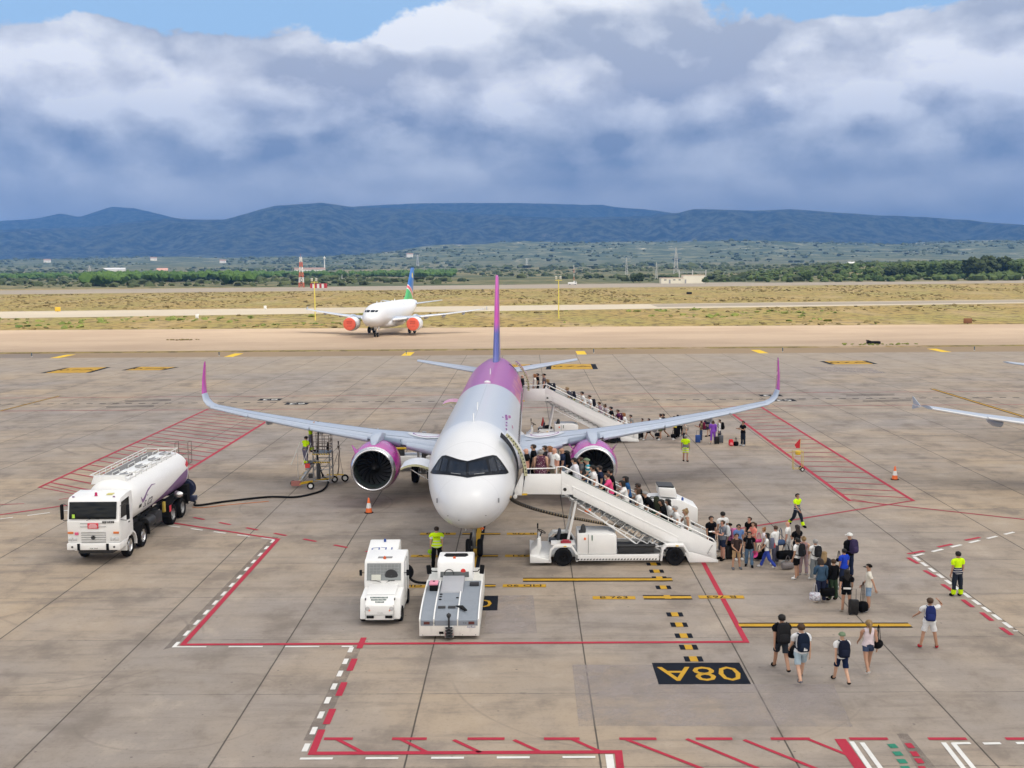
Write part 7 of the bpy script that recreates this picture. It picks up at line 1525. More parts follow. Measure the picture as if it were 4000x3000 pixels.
suitcase('black suitcase with raised handle behind the woman in black shorts', at(*Zq(1985, 1535)), BK, .52, .1, None, .42)
a = qp('man in cream t-shirt, black cap and light denim shorts', (2190, 853), (2180, 1495), pose='drag', face=-100, tc_=(.70, .66, .58), leg='shorts', lc=(.22, .33, .48), shoe=(.65, .66, .7), hair='cap', hc='black', skin='m'); duffel('round black bag trailing from the man in cream t-shirt', at(*Zq(2105, 1495), .02), BK, .32, .19, .4, hh=.75)
# ground staff
def staff(label, hd, ft, z, **k): p, h = put(z, hd, ft); return people(label, p, h, group='ground staff in high visibility clothing', **k)
HV = (.58, .86, .01)
def Zw(a, b): return (2980+a*.3014, 1700+b*.3014)
staff('worker in yellow shirt and navy trousers striding behind the queue', (400, 750), (440, 1192), Zw, pose='walk', face=35, tc_=HV, pat='hivis', lc=(.018, .022, .035), shoe=BK, hc='black', skin='m', cuffs=HV)
def Z7p(a, b): return (2500+a*.5877, 1800+b*.5877)
staff('worker in yellow shirt, dark trousers and yellow cuffs at far right', (2100, 598), (2106, 905), Z7p, pose='stand', face=195, tc_=HV, pat='hivis', lc=(.02, .026, .04), shoe=BK, hc='black', skin='m', cuffs=HV)
a = staff('worker in yellow shirt and yellow shorts with grey hair, back to camera', (700, 648), (705, 1248), Zm, pose='carry', face=160, tc_=HV, pat='hivis', leg='shorts', lc=HV, lpat='stripes', shoe=BK, hc='grey', skin='m', fat=1.1)
def Z6p(a, b): return (1200+a*.4521, 1950+b*.4521)
a = staff('worker in lime vest, white shirt and black trousers below the nose', (1120, 230), (1122, 605), Z6p, pose='stand_b', face=185, tc_=HV, pat='vest', lc=BK, shoe=BK, hair='buzz', hc='dark')
mb = MB(); add_text(mb, 'WFS', .11, Matrix.Translation((0, .165, 1.33)) @ Matrix.Rotation(math.pi, 4, 'Z') @ FRONT); mb.build('vest_lettering', BLK, a[0], fix=False)
mb = MB(); mb.lathe([(.01, -.01), (.09, -.01), (.1, 0), (.09, .01), (.01, .01)], (0, 0, -.1), 'Y', 18); mb.tube((0, 0, 0), (0, 0, -.05), .015); mb.tube((0, 0, -.2), (.02, 0, -.42), .014); o = mb.build('signal_paddle', clothmat((.3, .6, .02))); o.location = local(*a, a[1]['J']['palm0']+Vector((.05, 0, -.02))); tag(o, 'green signal paddle in the hand of the worker below the nose', 'paddle')
a = people('worker in yellow shirt climbing the refuelling steps, arm on rail', Vector((-12.74, 65.05, 1.22)), 1.70, 'rail', 150, tc_=HV, pat='hivis', lc=(.16, .15, .22), shoe=BK, hair='short', hc='black', cuffs=HV, group='ground staff in high visibility clothing')
a = people('worker in yellow shirt on the upper deck reaching for the wing', Vector((-12.45, 65.35, 1.96)), 1.58, 'reach', 75, tc_=HV, pat='hivis', lc=(.16, .15, .22), shoe=BK, hair='long', hc='black', cuffs=HV, group='ground staff in high visibility clothing')
# walkers in front
a = qp('man in black t-shirt and dark shorts with large black backpack', (197, 138), (150, 802), Zb, WK, pose='walk', face=182, tc_=BK, leg='shorts', lc=(.03, .035, .045), shoe=BK, hc='black', skin='m'); backpack('large black backpack on the man with dark shorts', a, (.02, .022, .02), 1.3)
duffel('black holdall swinging from the hand of the man in black', local(*a, (-.34, -.02, .42)), BK, .5, .15, 1.2, hh=.2)
a = qp('fair haired boy in white t-shirt and pale denim shorts', (393, 245), (372, 922), Zb, WK, pose='walk_b', face=184, tc_=(.70, .71, .73), leg='shorts', lc=(.38, .48, .55), shoe=(.2, .2, .24), hc='brown', fat=.95); backpack('navy backpack with white three bar mark on the fair haired boy', a, (.012, .018, .035), 1.15, None, None, True)
a = qp('boy in white t-shirt, navy shorts and green camouflage cap', (852, 343), (842, 945), Zb, WK, pose='walk', face=184, tc_=(.76, .76, .76), leg='shorts', lc=(.012, .02, .055), shoe=BK, hair='cap', hc='green', fat=.9); backpack('plain navy backpack on the boy in camouflage cap', a, (.012, .015, .03), 1.2)
a = qp('woman with long blond ponytail in pale pink vest and denim shorts', (1137, 203), (1150, 815), Zb, WK, pose='walk_b', face=182, top='tank', tc_=(.70, .60, .63), leg='brief', lc=(.05, .07, .13), shoe=W_, hair='pony', hc='blond', skin='m', fat=1.05); duffel('black shoulder bag on the woman with blond ponytail', local(*a, (-.30, .02, .78)), BK, .30, .12, .9, hh=.5)
def Zc(a, b): return (2500+a*.5877, 1800+b*.5877)
a = qp('man in white t-shirt, white shorts and red shoes shading his eyes', (1945, 905), (1918, 1250), Zc, WK, pose='shade', face=170, tc_=(.76, .76, .76), leg='shorts', lc=(.70, .70, .71), shoe=(.62, .03, .05), hc='brown', skin='m', fat=1.05); backpack('blue backpack slung on the man with red shoes', a, (.02, .03, .12), 1.1)
# people at the foot of the rear stairs
a = qp('person in white t-shirt and olive shorts under the wing edge', (130, 190), (165, 785), Zm, QR, pose='stand_b', face=-110, tc_=W_, leg='shorts', lc=(.10, .11, .06), skin='m', hc='dark'); backpack('black backpack on the person in olive shorts', a, BK, 1.1)
duffel('black bag held low by the person in olive shorts', at(*Zm(105, 690), .28), BK, .4, .13, .4)
qp('person in dark shorts stepping behind the olive shorts', (215, 190), (225, 745), Zm, QR, pose='walk', face=-90, tc_=W_, leg='shorts', lc=(.12, .12, .10), shoe=BK, skin='m')
qp('woman in yellow top and dark trousers under the wing', (485, 245), (480, 775), Zm, QR, pose='phone', face=-100, tc_=(.72, .60, .08), lc=BK, hc='dark', hair='long')
qp('woman in black dress with bare arms beside the yellow top', (550, 215), (535, 745), Zm, QR, pose='stand', face=-120, top='tank', tc_=BK, lc=BK, skirt=.75, hc='dark', hair='bob')
duffel('dark handbag beside the woman in yellow top', at(*Zm(445, 720), .3), BK, .34, .14, .3)
a = qp('man in white shirt behind the woman in black dress', (590, 215), (600, 700), Zm, QR, pose='stand', face=-150, top='long', tc_=W_, lc=BK, hc='grey')
a = qp('person in beige top and cap, partly behind the worker in shorts', (655, 375), (690, 860), Zm, QR, pose='stand', face=-60, tc_=(.45, .40, .34), lc=(.05, .05, .06), hair='cap', hc='grey'); backpack('beige backpack near the worker in yellow shorts', a, (.30, .27, .24), 1.0)
a = qp('woman in olive t-shirt and jeans holding a suitcase handle', (995, 323), (1042, 808), Zm, QR, pose='hold', face=-90, tc_=(.20, .17, .10), lc=(.05, .08, .15), hair='bob', hc='brown', skin='m'); backpack('maroon backpack on the woman in olive t-shirt', a, (.16, .02, .05), 1.2)
suitcase('upright blue suitcase beside the woman in olive t-shirt', at(*Zm(972, 828)), (.02, .07, .28), .52, .1, None, .35)
a = qp('large man in slate blue t-shirt with bags on both shoulders', (1235, 198), (1205, 705), Zm, QR, pose='carry', face=-110, tc_=(.14, .15, .33), leg='shorts', lc=(.10, .10, .14), shoe=BK, fat=1.2, hc='brown'); duffel('dark holdall on the shoulder of the man in slate blue', local(*a, (.25, -.1, .98)), (.03, .03, .05), .4, .15, .5)
duffel('dark holdall held lower by the man in slate blue', local(*a, (.28, -.18, .55)), (.03, .03, .05), .42, .15, .3)
qp('woman in purple jumpsuit with cropped legs', (1302, 340), (1298, 868), Zm, QR, pose='phone', face=185, top='long', tc_=(.24, .08, .50), leg='capri', lc=(.24, .08, .50), shoe=W_, hair='bob', hc='brown')
a = qp('man in white long sleeved shirt and grey trousers', (1400, 318), (1440, 825), Zm, QR, pose='carry', face=-100, top='long', tc_=W_, lc=(.05, .055, .075), shoe=BK, hc='dark'); backpack('black backpack on the man in white long sleeves', a, BK, 1.2)
suitcase('grey suitcase at the feet of the man in white long sleeves', at(*Zm(1468, 832)), (.10, .11, .13), .50, .2, None, .2)
suitcase('black suitcase beside the woman in purple jumpsuit', at(*Zm(1382, 858)), BK, .50, .3, None, .3)
qp('man in black t-shirt and dark jeans standing alone by the bags', (1912, 348), (1948, 905), Zm, QR, pose='hold', face=-60, tc_=BK, lc=(.02, .025, .04), shoe=(.4, .42, .45), hc='black', skin='m')
o = thing('backpack', 'bright red backpack standing alone on the ground', 'backpack', at(*Zm(1690, 895))+Vector((0, 0, .27))); o.rotation_euler.z = R(180)
for nm, me, m_ in (('main_bag', PACK['bp'][0], clothmat((.68, .03, .05))), ('front_pocket', PACK['bp'][1], clothmat((.72, .25, .25))), ('strap', PACK['bp'][2], clothmat((.4, .02, .03))), ('strap', PACK['bp'][3], clothmat((.4, .02, .03)))): child(nm, me, m_, o)
duffel('black bag standing beside the red backpack', at(*Zm(1795, 892)), BK, .32, .15, .2)
def Zr(a, b): return (1950+a*.2712, 1400+b*.2712)
qp('person in dark clothes pulling a black suitcase at the rear stairs foot', (2040, 860), (2060, 1165), Zr, QR, pose='drag', face=-90, tc_=BK, lc=BK, hc='dark'); suitcase('black suitcase at the foot of the rear stairs', at(*Zr(2020, 1160)), BK, .5, .3)
qp('person in black top and black shorts near the rear stairs foot', (2150, 860), (2155, 1182), Zr, QR, pose='walk', face=-90, tc_=BK, leg='shorts', lc=BK, skin='m')
# people on the near stairs
NS = 'passengers climbing the near stairs'; RS = 'passengers climbing the rear stairs'
def step_z(x): return 3.07 if x < 1.5 else max(.2, 3.07-math.floor((x-1.45)/.335+1)*.163+.02)
def on_stairs(label, px, py, Y, y0=47.72, x0=0.0, grp=NS, h=None, **k):
    t_ = atY(px, py, Y); z = step_z(t_.x-x0); hh = max(1.52, min(1.86, t_.z-z)) if h is None else h
    k.setdefault('pose', 'stand' if t_.x-x0 < 1.5 else ('climb' if int(t_.x*7) % 2 else 'climb_b')); k.setdefault('face', -88)
    k.setdefault('wide', 1.22); return people(label, Vector((t_.x, Y, z)), hh, group=grp, **k)
def Zf(a, b): return (1900+a*.3014, 1700+b*.3014)
def Zg(a, b): return (2400+a*.2712, 1800+b*.2712)
N_, F_ = 48.25, 49.15
on_stairs('heavy bald man in black t-shirt first at the front door', *Zf(520, 143), N_, tc_=BK, lc=NV, hair=None, skin='r', fat=1.25)
on_stairs('man in black t-shirt with cropped hair at the far rail by the door', *Zf(610, 108), F_, tc_=BK, lc=BK, hair='buzz', hc='dark')
on_stairs('grey haired woman in dotted maroon dress on the platform', *Zf(705, 180), N_, face=180, top='tank', tc_=(.10, .035, .06), pat='dots', leg='brief', lc=(.1, .04, .06), hair='bun', hc='grey', skirt=.62, fat=1.15)
on_stairs('woman with ginger hair and patterned blouse on the platform', *Zf(822, 133), F_, tc_=(.55, .45, .48), pat='floral', lc=(.06, .07, .12), hair='bob', hc='ginger')
on_stairs('heavy bald man in white t-shirt on the platform', *Zf(885, 123), N_+.1, tc_=W_, lc=(.3, .27, .2), hair=None, skin='r', fat=1.25, face=-60)
a = on_stairs('bald man in navy t-shirt and pale jeans at the top step', *Zf(985, 118), F_, tc_=NV, lc=(.25, .33, .42), hair=None, skin='m', pose='stand'); backpack('black backpack on the bald man in navy t-shirt', a, BK, 1.1)
on_stairs('woman in loose white shirt with short dark hair', *Zf(1175, 242), N_+.1, top='long', tc_=(.72, .73, .78), lc=(.5, .5, .55), hair='short', hc='black', skirt=.5)
on_stairs('man in turquoise striped shirt and camouflage cap', *Zf(1345, 268), F_, tc_=(.03, .28, .38), pat='stripes', lc=(.05, .09, .16), hair='cap', hc='green')
on_stairs('man in white t-shirt with a strap across his back', *Zf(1412, 302), N_+.1, tc_=W_, lc=(.05, .1, .2), hc='black', skin='m')
on_stairs('bearded man in black t-shirt at the far rail', *Zf(1640, 338), F_+.1, tc_=BK, lc=BK, hc='black', skin='m')
on_stairs('woman in pink t-shirt with short dark hair', *Zf(1612, 462), N_, tc_=(.72, .08, .22), lc=(.06, .03, .08), hc='dark', pose='rail')
on_stairs('woman in blue t-shirt with dark bob at the far rail', *Zf(1842, 488), F_+.1, tc_=(.03, .10, .25), lc=NV, hair='bob', hc='black')
on_stairs('woman in white t-shirt leaning on the near rail', *Zf(1808, 552), N_, tc_=W_, lc=(.09, .09, .06), hair='bob', hc='black', pose='rail')
on_stairs('bald man in black t-shirt gripping the far rail', *Zg(395, 253), F_+.2, tc_=BK, lc=BK, hair='buzz', hc='dark', skin='d', pose='rail')
on_stairs('woman in white t-shirt with brown hair halfway up', *Zg(380, 338), N_, tc_=W_, lc=BK, hair='bob', hc='brown', skin='m')
a = on_stairs('person in khaki cap and black t-shirt halfway up', *Zg(592, 360), F_, tc_=BK, lc=(.05, .14, .10), hair='cap', hc='grey', pose='bent', face=-95); backpack('big olive backpack on the person in khaki cap', a, (.035, .04, .025), 1.4)
on_stairs('woman in black t-shirt with long black hair on the near rail', *Zg(730, 488), N_, tc_=BK, lc=BK, hair='long', hc='black', skin='m', pose='rail')
on_stairs('woman in white shirt with very long black hair', *Zg(820, 455), F_-.1, top='long', tc_=W_, lc=BK, hair='long', hc='black', skin='m')
on_stairs('woman in white t-shirt with curly grey hair near the bottom', *Zg(912, 640), N_, tc_=W_, lc=NV, hair='short', hc='grey', fat=1.1)
on_stairs('woman in cream vest with blond bun, lowest on the near stairs', *Zg(1065, 688), N_+.3, top='tank', tc_=(.72, .68, .60), lc=(.2, .24, .2), hair='bun', hc='blond', skin='m')
for lb_, a_, b_2, kw in (('man in charcoal t-shirt between the bald men on the platform', 760, 128, dict(tc_=(.03, .03, .035), lc=BK, hc='dark')),
 ('woman in dark top behind the loose white shirt', 1085, 190, dict(tc_=(.02, .02, .03), lc=BK, hc='black', hair='bob')),
 ('man in grey t-shirt behind the striped shirt', 1265, 235, dict(tc_=(.16, .17, .18), lc=NV, hc='brown')),
 ('boy in navy t-shirt ahead of the woman in pink', 1500, 385, dict(tc_=NV, lc=BK, hc='dark'))):
    on_stairs(lb_, *Zf(a_, b_2), F_+.25, **kw)
# people on the rear stairs
Y0, Y1 = 80.95, 81.9
for lb_, a_, b_2, yy, kw in (
 ('person in black jacket stepping in at the rear door', 335, 228, Y0, dict(top='long', tc_=(.03, .035, .04), lc=(.3, .3, .32), hair=None)),
 ('woman with fair hair and cream top by the rear door', 510, 218, Y0, dict(top='long', tc_=(.66, .63, .56), lc=(.5, .48, .45), hair='bob', hc='ginger')),
 ('man in black t-shirt behind the cream top at the rear door', 552, 210, Y1, dict(tc_=BK, lc=BK, hc='dark')),
 ('man in dark cap with grey shirt at the top of the rear stairs', 647, 215, Y0, dict(tc_=(.12, .10, .11), lc=BK, hair='cap', hc='black')),
 ('child in dark clothes bending at the top of the rear stairs', 725, 305, Y1, dict(tc_=(.05, .03, .08), lc=BK, hc='black', h=1.3)),
 ('blond person in dark clothes just below the rear platform', 785, 293, Y0, dict(tc_=(.02, .02, .03), lc=(.06, .08, .16), hair='bob', hc='blond', pose='bent')),
 ('blond man in grey t-shirt leaning forward on the rear stairs', 1072, 388, Y1, dict(tc_=(.07, .07, .09), lc=(.25, .25, .05), hair='short', hc='blond', pose='bent')),
 ('boy in white t-shirt with black hair on the rear stairs', 1225, 448, Y1, dict(tc_=W_, lc=(.5, .5, .5), hc='black')),
 ('man in grey cap and white t-shirt midway on the rear stairs', 1327, 512, Y0, dict(tc_=W_, lc=(.4, .4, .42), hair='cap', hc='dark')),
 ('woman in mauve top midway on the rear stairs', 1470, 622, Y0, dict(tc_=(.30, .22, .28), lc=NV, hair='short', hc='brown')),
 ('woman in patterned top midway on the rear stairs', 1545, 658, Y1, dict(tc_=(.5, .45, .45), pat='floral', lc=BK, hair='bun', hc='brown')),
 ('man in black t-shirt low on the rear stairs', 1635, 683, Y0, dict(tc_=BK, lc=BK, hc='black')),
 ('man in plum t-shirt low on the rear stairs', 1735, 688, Y1, dict(tc_=(.12, .03, .10), lc=BK, hair='buzz', hc='brown', skin='r')),
 ('woman with ginger hair in white top low on the rear stairs', 1825, 753, Y0, dict(tc_=W_, lc=(.1, .1, .1), hair='bob', hc='ginger')),
 ('person with dark hair lowest on the rear stairs', 1920, 808, Y1, dict(tc_=(.3, .3, .3), lc=BK, hair='short', hc='dark'))):
    px_, py_ = Zr(a_, b_2); w_ = on_stairs(lb_, px_, py_, yy, 80.4, -.12, RS, **kw)
    if a_ in (785, 1072, 1327, 1735): backpack({785: 'black backpack just below the rear platform', 1072: 'dark grey backpack on the blond man leaning forward', 1327: 'black backpack midway up the rear stairs', 1735: 'plum backpack low on the rear stairs'}[a_], w_, (.02, .02, .03) if a_ != 1735 else (.09, .02, .07), 1.1)
# ------------------------------------------------------------------ plants
def leafmat(name, c0, c1, sc=.5):
    m_ = bpy.data.materials.new(name); m_.use_nodes = True; q = NT(m_.node_tree); b = q.n['Principled BSDF']; P_ = q.n.new('ShaderNodeNewGeometry').outputs['Position']
    n = q.noise(P_, sc*.12, 4, .6); f_ = q.noise(P_, sc*2, 4, .7)
    q.put(b.inputs['Base Color'], q.mix(q.rng(q.add(q.mul(n, .6), q.mul(f_, .4)), .36, .62), c0, c1)); b.inputs['Roughness'].default_value = .9; b.inputs['Specular IOR Level'].default_value = .15; return m_
_bm = bmesh.new(); bmesh.ops.create_icosphere(_bm, subdivisions=2, radius=1.0); ICO = np.array([v_.co[:] for v_ in _bm.verts]); ICF = np.array([[v_.index for v_ in f_.verts] for f_ in _bm.faces]); _bm.free()
_bm = bmesh.new(); bmesh.ops.create_icosphere(_bm, subdivisions=1, radius=1.0); ICO1 = np.array([v_.co[:] for v_ in _bm.verts]); ICF1 = np.array([[v_.index for v_ in f_.verts] for f_ in _bm.faces]); _bm.free()
def blobs(name, pts, rad, m_, flat=.75, rough=.45, fine=False):
    pts = np.asarray(pts, float); rad = np.asarray(rad, float); n = len(pts); V_, F_c = (ICO, ICF) if fine else (ICO1, ICF1)
    jit = 1+rough*(rng.random((n, len(V_), 1))-.5)*2
    vs = pts[:, None, :]+V_[None]*jit*rad[:, None, None]*np.array([1, 1, flat])
    fc = (F_c[None]+(np.arange(n)*len(V_))[:, None, None]).reshape(-1, 3)
    o = bpy.data.objects.new(name, fast_mesh(name, vs.reshape(-1, 3), fc, [m_], None, False)); C.objects.link(o); return o
def scatter(n, a0, a1, y0, y1, keep=None):
    y = np.sqrt(rng.random(n)*(y1**2-y0**2)+y0**2); a = a0+rng.random(n)*(a1-a0); x = a*y
    if keep is not None: k = keep(x, y, a); x, y = x[k], y[k]
    return x, y, height(x, y)
DG1 = leafmat('olive_scrub', (.028, .042, .018), (.085, .10, .04)); PN = leafmat('pine_green', (.035, .075, .018), (.075, .13, .03), .2); DKT = leafmat('dark_oak_green', (.014, .026, .010), (.045, .06, .022), .4); MDT = leafmat('mid_green_leaves', (.03, .055, .015), (.085, .115, .035), .4)
x, y, z = scatter(5200, -.5, .5, 655, 1700, lambda x, y, a: fbm(x/90, y/160, 31) > .46)
r = .7+rng.random(len(x))**3*2.6; o = blobs('scrub', np.stack([x, y, z+r*.4], -1), r*1.3, DG1, .6); o['kind'] = 'stuff'
x, y, z = scatter(6000, -.5, .5, 1700, 4700, lambda x, y, a: fbm(x/200, y/380, 35) > .48)
r = 2+rng.random(len(x))**2*5; o = blobs('orchard_trees', np.stack([x, y, z+r*.3], -1), r*1.2, DG1, .55); o['kind'] = 'stuff'
x, y, z = scatter(1500, -.385, -.235, 690, 1050, lambda x, y, a: fbm(x/60, y/90, 41) > .38)
r = 2+rng.random(len(x))*2; o = blobs('pine_wood', np.stack([x, y, z+3.6+rng.random(len(x))*1.8], -1), r, PN, .8, .5, False); o['kind'] = 'stuff'
x, y, z = scatter(1500, -.5, -.06, 1080, 1500, lambda x, y, a: fbm(x/120, y/80, 44) > .47)
r = 2.2+rng.random(len(x))*2.2; o = blobs('tree_belt', np.stack([x, y, z+2.6], -1), r, PN, .75); o['kind'] = 'stuff'
x, y, z = scatter(2600, .17, .50, 648, 1000, lambda x, y, a: rng.random(len(x)) < np.clip((a-.15)/.2, .15, 1))
a = x/y; r = .9+rng.random(len(x))*1.4+np.clip((a-.3)*9, 0, 1.4); o = blobs('hillside_shrubs', np.stack([x, y, z+r*.5], -1), r, MDT, .75, .5); o['kind'] = 'stuff'
def tree(label, x, y, h, w_, m_, seed):
    t_ = thing('broadleaf_tree', label, 'tree', (x, y, float(height(x, y))), 0, 'trees beyond the runway on the right')
    rg = np.random.default_rng(seed); mb = MB(); mb.tube((0, 0, -.3), (.1, 0, h*.5), h*.035, 8, r2=h*.02)
    for k in range(5): a_ = rg.random()*6.28; mb.tube((.05, 0, h*(.22+.05*k)), (math.cos(a_)*w_*.3, math.sin(a_)*w_*.3, h*(.5+.06*k)), h*.014, 5, r2=h*.006)
    mb.build('trunk', mat('bark', (.10, .08, .06), .9), t_)
    n = 90; th = rg.random(n)*6.28; u_ = rg.random(n)**.5; zz = rg.random(n)
    rr = w_*.5*u_*np.sqrt(np.clip(1-(zz*1.9-.9)**2*.9, .1, 1)); pts = np.stack([np.cos(th)*rr, np.sin(th)*rr, h*(.28+.68*zz)], -1)
    o = blobs('crown', pts, (.08+.09*rg.random(n))*(h+w_)*.55, m_, .8, .55); o.parent = t_; return t_
rg = np.random.default_rng(5)
spec = [(3150, 5.2, 5, 1), (3235, 4.4, 5, 1), (3400, 6.5, 8, 1), (3480, 6.6, 9, 0), (3535, 8.2, 8, 1), (3600, 7.8, 8, 1), (3650, 8.4, 9, 1), (3700, 8.0, 8, 0), (3745, 8.0, 9, 1), (3800, 11.5, 12, 0), (3860, 11.8, 13, 0), (3920, 10.8, 11, 0), (3965, 9.4, 10, 1), (3560, 6.0, 8, 0), (3720, 5.6, 9, 0), (3850, 6.0, 10, 0), (2755, 3.4, 3.4, 1), (2500, 5.4, 4.5, 0), (2475, 4.3, 4, 0)]
lb_ = ['low rounded green tree, farthest left of the right hand wood', 'small bushy tree second along the right hand wood', 'dark green tree where the right hand wood begins to rise', 'broad dark oak left of the sandy clearing', 'pale green tree just right of the broad dark oak', 'mid green tree left of the middle of the wood', 'rounded light green tree in the middle of the wood', 'dark tree right of the middle of the wood', 'light green tree at the foot of the tallest oaks', 'tall dark oak, left of the three tallest', 'tall dark oak, middle and widest of the three tallest', 'tall dark oak, right of the three tallest', 'green tree at the right edge of the photo', 'low dark tree in front of the pale green tree', 'low dark tree in front of the wood centre', 'low dark tree in front of the tallest oaks', 'small round bush in front of the white utility building', 'dark tree left of the white utility building', 'smaller dark tree farther left of the white utility building']
for i, ((px, h, w_, k), l_) in enumerate(zip(spec, lb_)):
    Y_ = 668+12*(i % 4) if h < 7 else 700+15*(i % 3)
    if i >= 16: Y_ = 632 if i == 16 else 660
    p = atY(px, 1050, Y_); tree(l_, p.x, Y_, h, w_, (DKT, MDT)[k], i)
# tufts and weeds on the airfield
TF = leafmat('dry_tufts', (.10, .075, .03), (.22, .17, .07), 2); TG2 = leafmat('green_tufts', (.09, .13, .03), (.22, .24, .06), .6)
x, y, z = scatter(9000, -.5, .5, 206, 560, lambda x, y, a: (fbm(x/26, y/60, 51) > .45) & ((y < 236) | (y > 282)))
def offroad(x, y):
    t0, t1, s0, s1 = at(0, 1246), at(4000, 1187), at(0, 1214), at(4000, 1166); r0, r1 = at(0, 1152), at(4000, 1108)
    f_ = lambda a, b: a.y+(b.y-a.y)*(x-a.x)/(b.x-a.x)
    n0, n1 = at(0, 1288), at(4000, 1264)
    return ((y < f_(t0, t1)) | (y > f_(s0, s1))) & (y < f_(r0, r1)) & (y > f_(n0, n1))
k = offroad(x, y); x, y, z = x[k], y[k], z[k]; r = .12+rng.random(len(x))**2*.38; o = blobs('dry_grass_tufts', np.stack([x, y, z+r*.2], -1), r*1.5, TF, .45, .6); o['kind'] = 'stuff'
x, y, z = scatter(2500, -.5, .5, 200, 330, lambda x, y, a: fbm(x/14, y/20, 61) > .60); k = offroad(x, y); x, y, z = x[k], y[k], z[k]
r = .2+rng.random(len(x))**2*.5; o = blobs('green_weeds', np.stack([x, y, z+r*.2], -1), r*1.3, TG2, .5, .6); o['kind'] = 'stuff'
for nm, lb2, px, py, n, rad, m_ in (('weed_clump', 'flat brown weed clump on the left of the sand strip', 722, 1328, 26, 2.6, TF), ('weed_clump', 'straggly weeds round the black box on the right sand strip', 3440, 1345, 40, 5.0, TG2)):
    p = at(px, py); a_ = rng.random(n)*6.28; q_ = rng.random(n)**.6*rad; o = blobs(nm, np.stack([p.x+np.cos(a_)*q_*1.3, p.y+np.sin(a_)*q_*.35, .05+0*a_], -1), .12+rng.random(n)*.2, m_, .5, .6); tag(o, lb2, 'weeds'); o['kind'] = 'stuff'
p = at(3412, 1343); t_ = thing('black_box', 'black open box lying among weeds on the right sand strip', 'box', (p.x, p.y, 0), .1); MB().box((0, 0, .2), (1.9, .9, .38)).build('tray', BLK, t_, bevel=.05); MB().box((-.7, 0, .45), (.7, .9, .14), ry=.3).build('lid', BLK, t_, bevel=.03)
# ------------------------------------------------------------------ masts, towers, buildings
def lattice(mb, h, w0, w1, n=8, r=.09, mi=0):
    c = lambda s, t, k: Vector((s*(w0+(w1-w0)*k)/2, t*(w0+(w1-w0)*k)/2, h*k)); cs = ((-1, -1), (1, -1), (1, 1), (-1, 1))
    for i in range(n):
        k0, k1 = i/n, (i+1)/n
        for j in range(4):
            a, b = cs[j], cs[(j+1) % 4]
            for P0, P1 in ((c(*a, k0), c(*a, k1)), (c(*a, k0), c(*b, k1)), (c(*b, k0), c(*a, k1)), (c(*a, k1), c(*b, k1))): mb.tube(P0, P1, r, 4, mi if mi < 2 else i % 2)
PM = mat('pylon_steel', (.50, .50, .50), .5, .3)
def pylon(label, px, py0, py1, Y_, w0, arms=True, r=.11, name='pylon', group='pylons on the plain'):
    b_ = atY(px, py1, Y_); t0 = atY(px, py0, Y_); h = t0.z-b_.z; o = thing(name, label, 'pylon' if arms else 'mast', b_, 0, group)
    mb = MB(); lattice(mb, h, w0, w0*.16, 9, r); mb.build('lattice', PM, o)
    if arms:
        for k, L_ in ((.98, .22), (.84, .16), (.70, .13)):
            mb = MB(); mb.tube((-h*L_, 0, h*k), (h*L_, 0, h*k), r, 4); mb.tube((-h*L_, 0, h*k), (0, 0, h*(k-.045)), r*.8, 4); mb.tube((h*L_, 0, h*k), (0, 0, h*(k-.045)), r*.8, 4); mb.build('cross_arm', PM, o)
    return o
pylon('tallest lattice pylon rising behind the white utility building', 2640, 967, 1103, 900, 4.6)
pylon('grey lattice pylon left of the white utility building', 2447, 1006, 1106, 950, 3.0, True, .09)
pylon('thin lattice mast just left of the white utility building', 2564, 1024, 1108, 800, 1.8, False, .07)
pylon('small pylon on the plain right of the magenta fin', 2058, 1008, 1052, 2000, 5, True, .2)
pylon('faint pylon above the tail of the parked jet', 1632, 994, 1045, 2400, 6, True, .22)
pylon('faint pylon on the plain at far left', 352, 1038, 1090, 1500, 5, True, .14)
pylon('faint lattice mast between hut and parked jet', 1337, 1072, 1122, 900, 1.6, False, .06)
o = thing('red_white_tower', 'red and white lattice tower beside the striped hut', 'tower', atY(1178, 1124, 620), 0)
mb = MB(); lattice(mb, 16.5, 2.6, 1.0, 6, .12, 2); mb.tube((0, 0, 16.5), (0, 0, 18.2), .06, 4, 0); mb.build('lattice', [mat('tower_red', (.55, .13, .07), .6), mat('tower_white', (.7, .7, .68), .6)], o)
o = thing('striped_hut', 'red and white striped hut at the runway edge behind the parked jet', 'hut', atY(1245, 1128, 600), 0)
mb = MB()
for k in range(7): mb.box((-3.6+k*1.2, 0, 1.3), (1.19, 3, 2.6), k % 2)
mb.build('walls', [mat('hut_red', (.42, .03, .035), .6), mat('tower_white', (0, 0, 0))], o); MB().box((0, 0, 2.66), (8.6, 3.2, .12)).build('roof', mat('hut_red', (0, 0, 0)), o)
MSTY = mat('mast_yellow', (.75, .62, .10), .5)
for lb2, X_, Y_ in (('yellow floodlight mast left of the parked jet', -47.5, 258.6), ('yellow floodlight mast right of the magenta fin', 7.4, 258.4)):
    o = thing('floodlight_mast', lb2, 'light mast', (X_, Y_, 0), 0, 'yellow floodlight masts'); MB().tube((0, 0, 0), (0, 0, 8.7), .13, 8, r2=.09).build('pole', MSTY, o); MB().box((0, 0, 8.55), (1.5, .5, .1)).build('platform', MSTY, o)
    for x_ in (-.55, .45):
        for z_ in (8.95, 9.3): MB().box((x_, 0, z_), (.42, .3, .28), rx=.3).build('floodlight', mat('lamp_grey', (.55, .55, .52), .4), o, bevel=.03)
BW = mat('building_cream', (.72, .68, .56), .7, 0, .05, .3); p0, p1 = atY(2583, 1108, 640), atY(2757, 1106, 640)
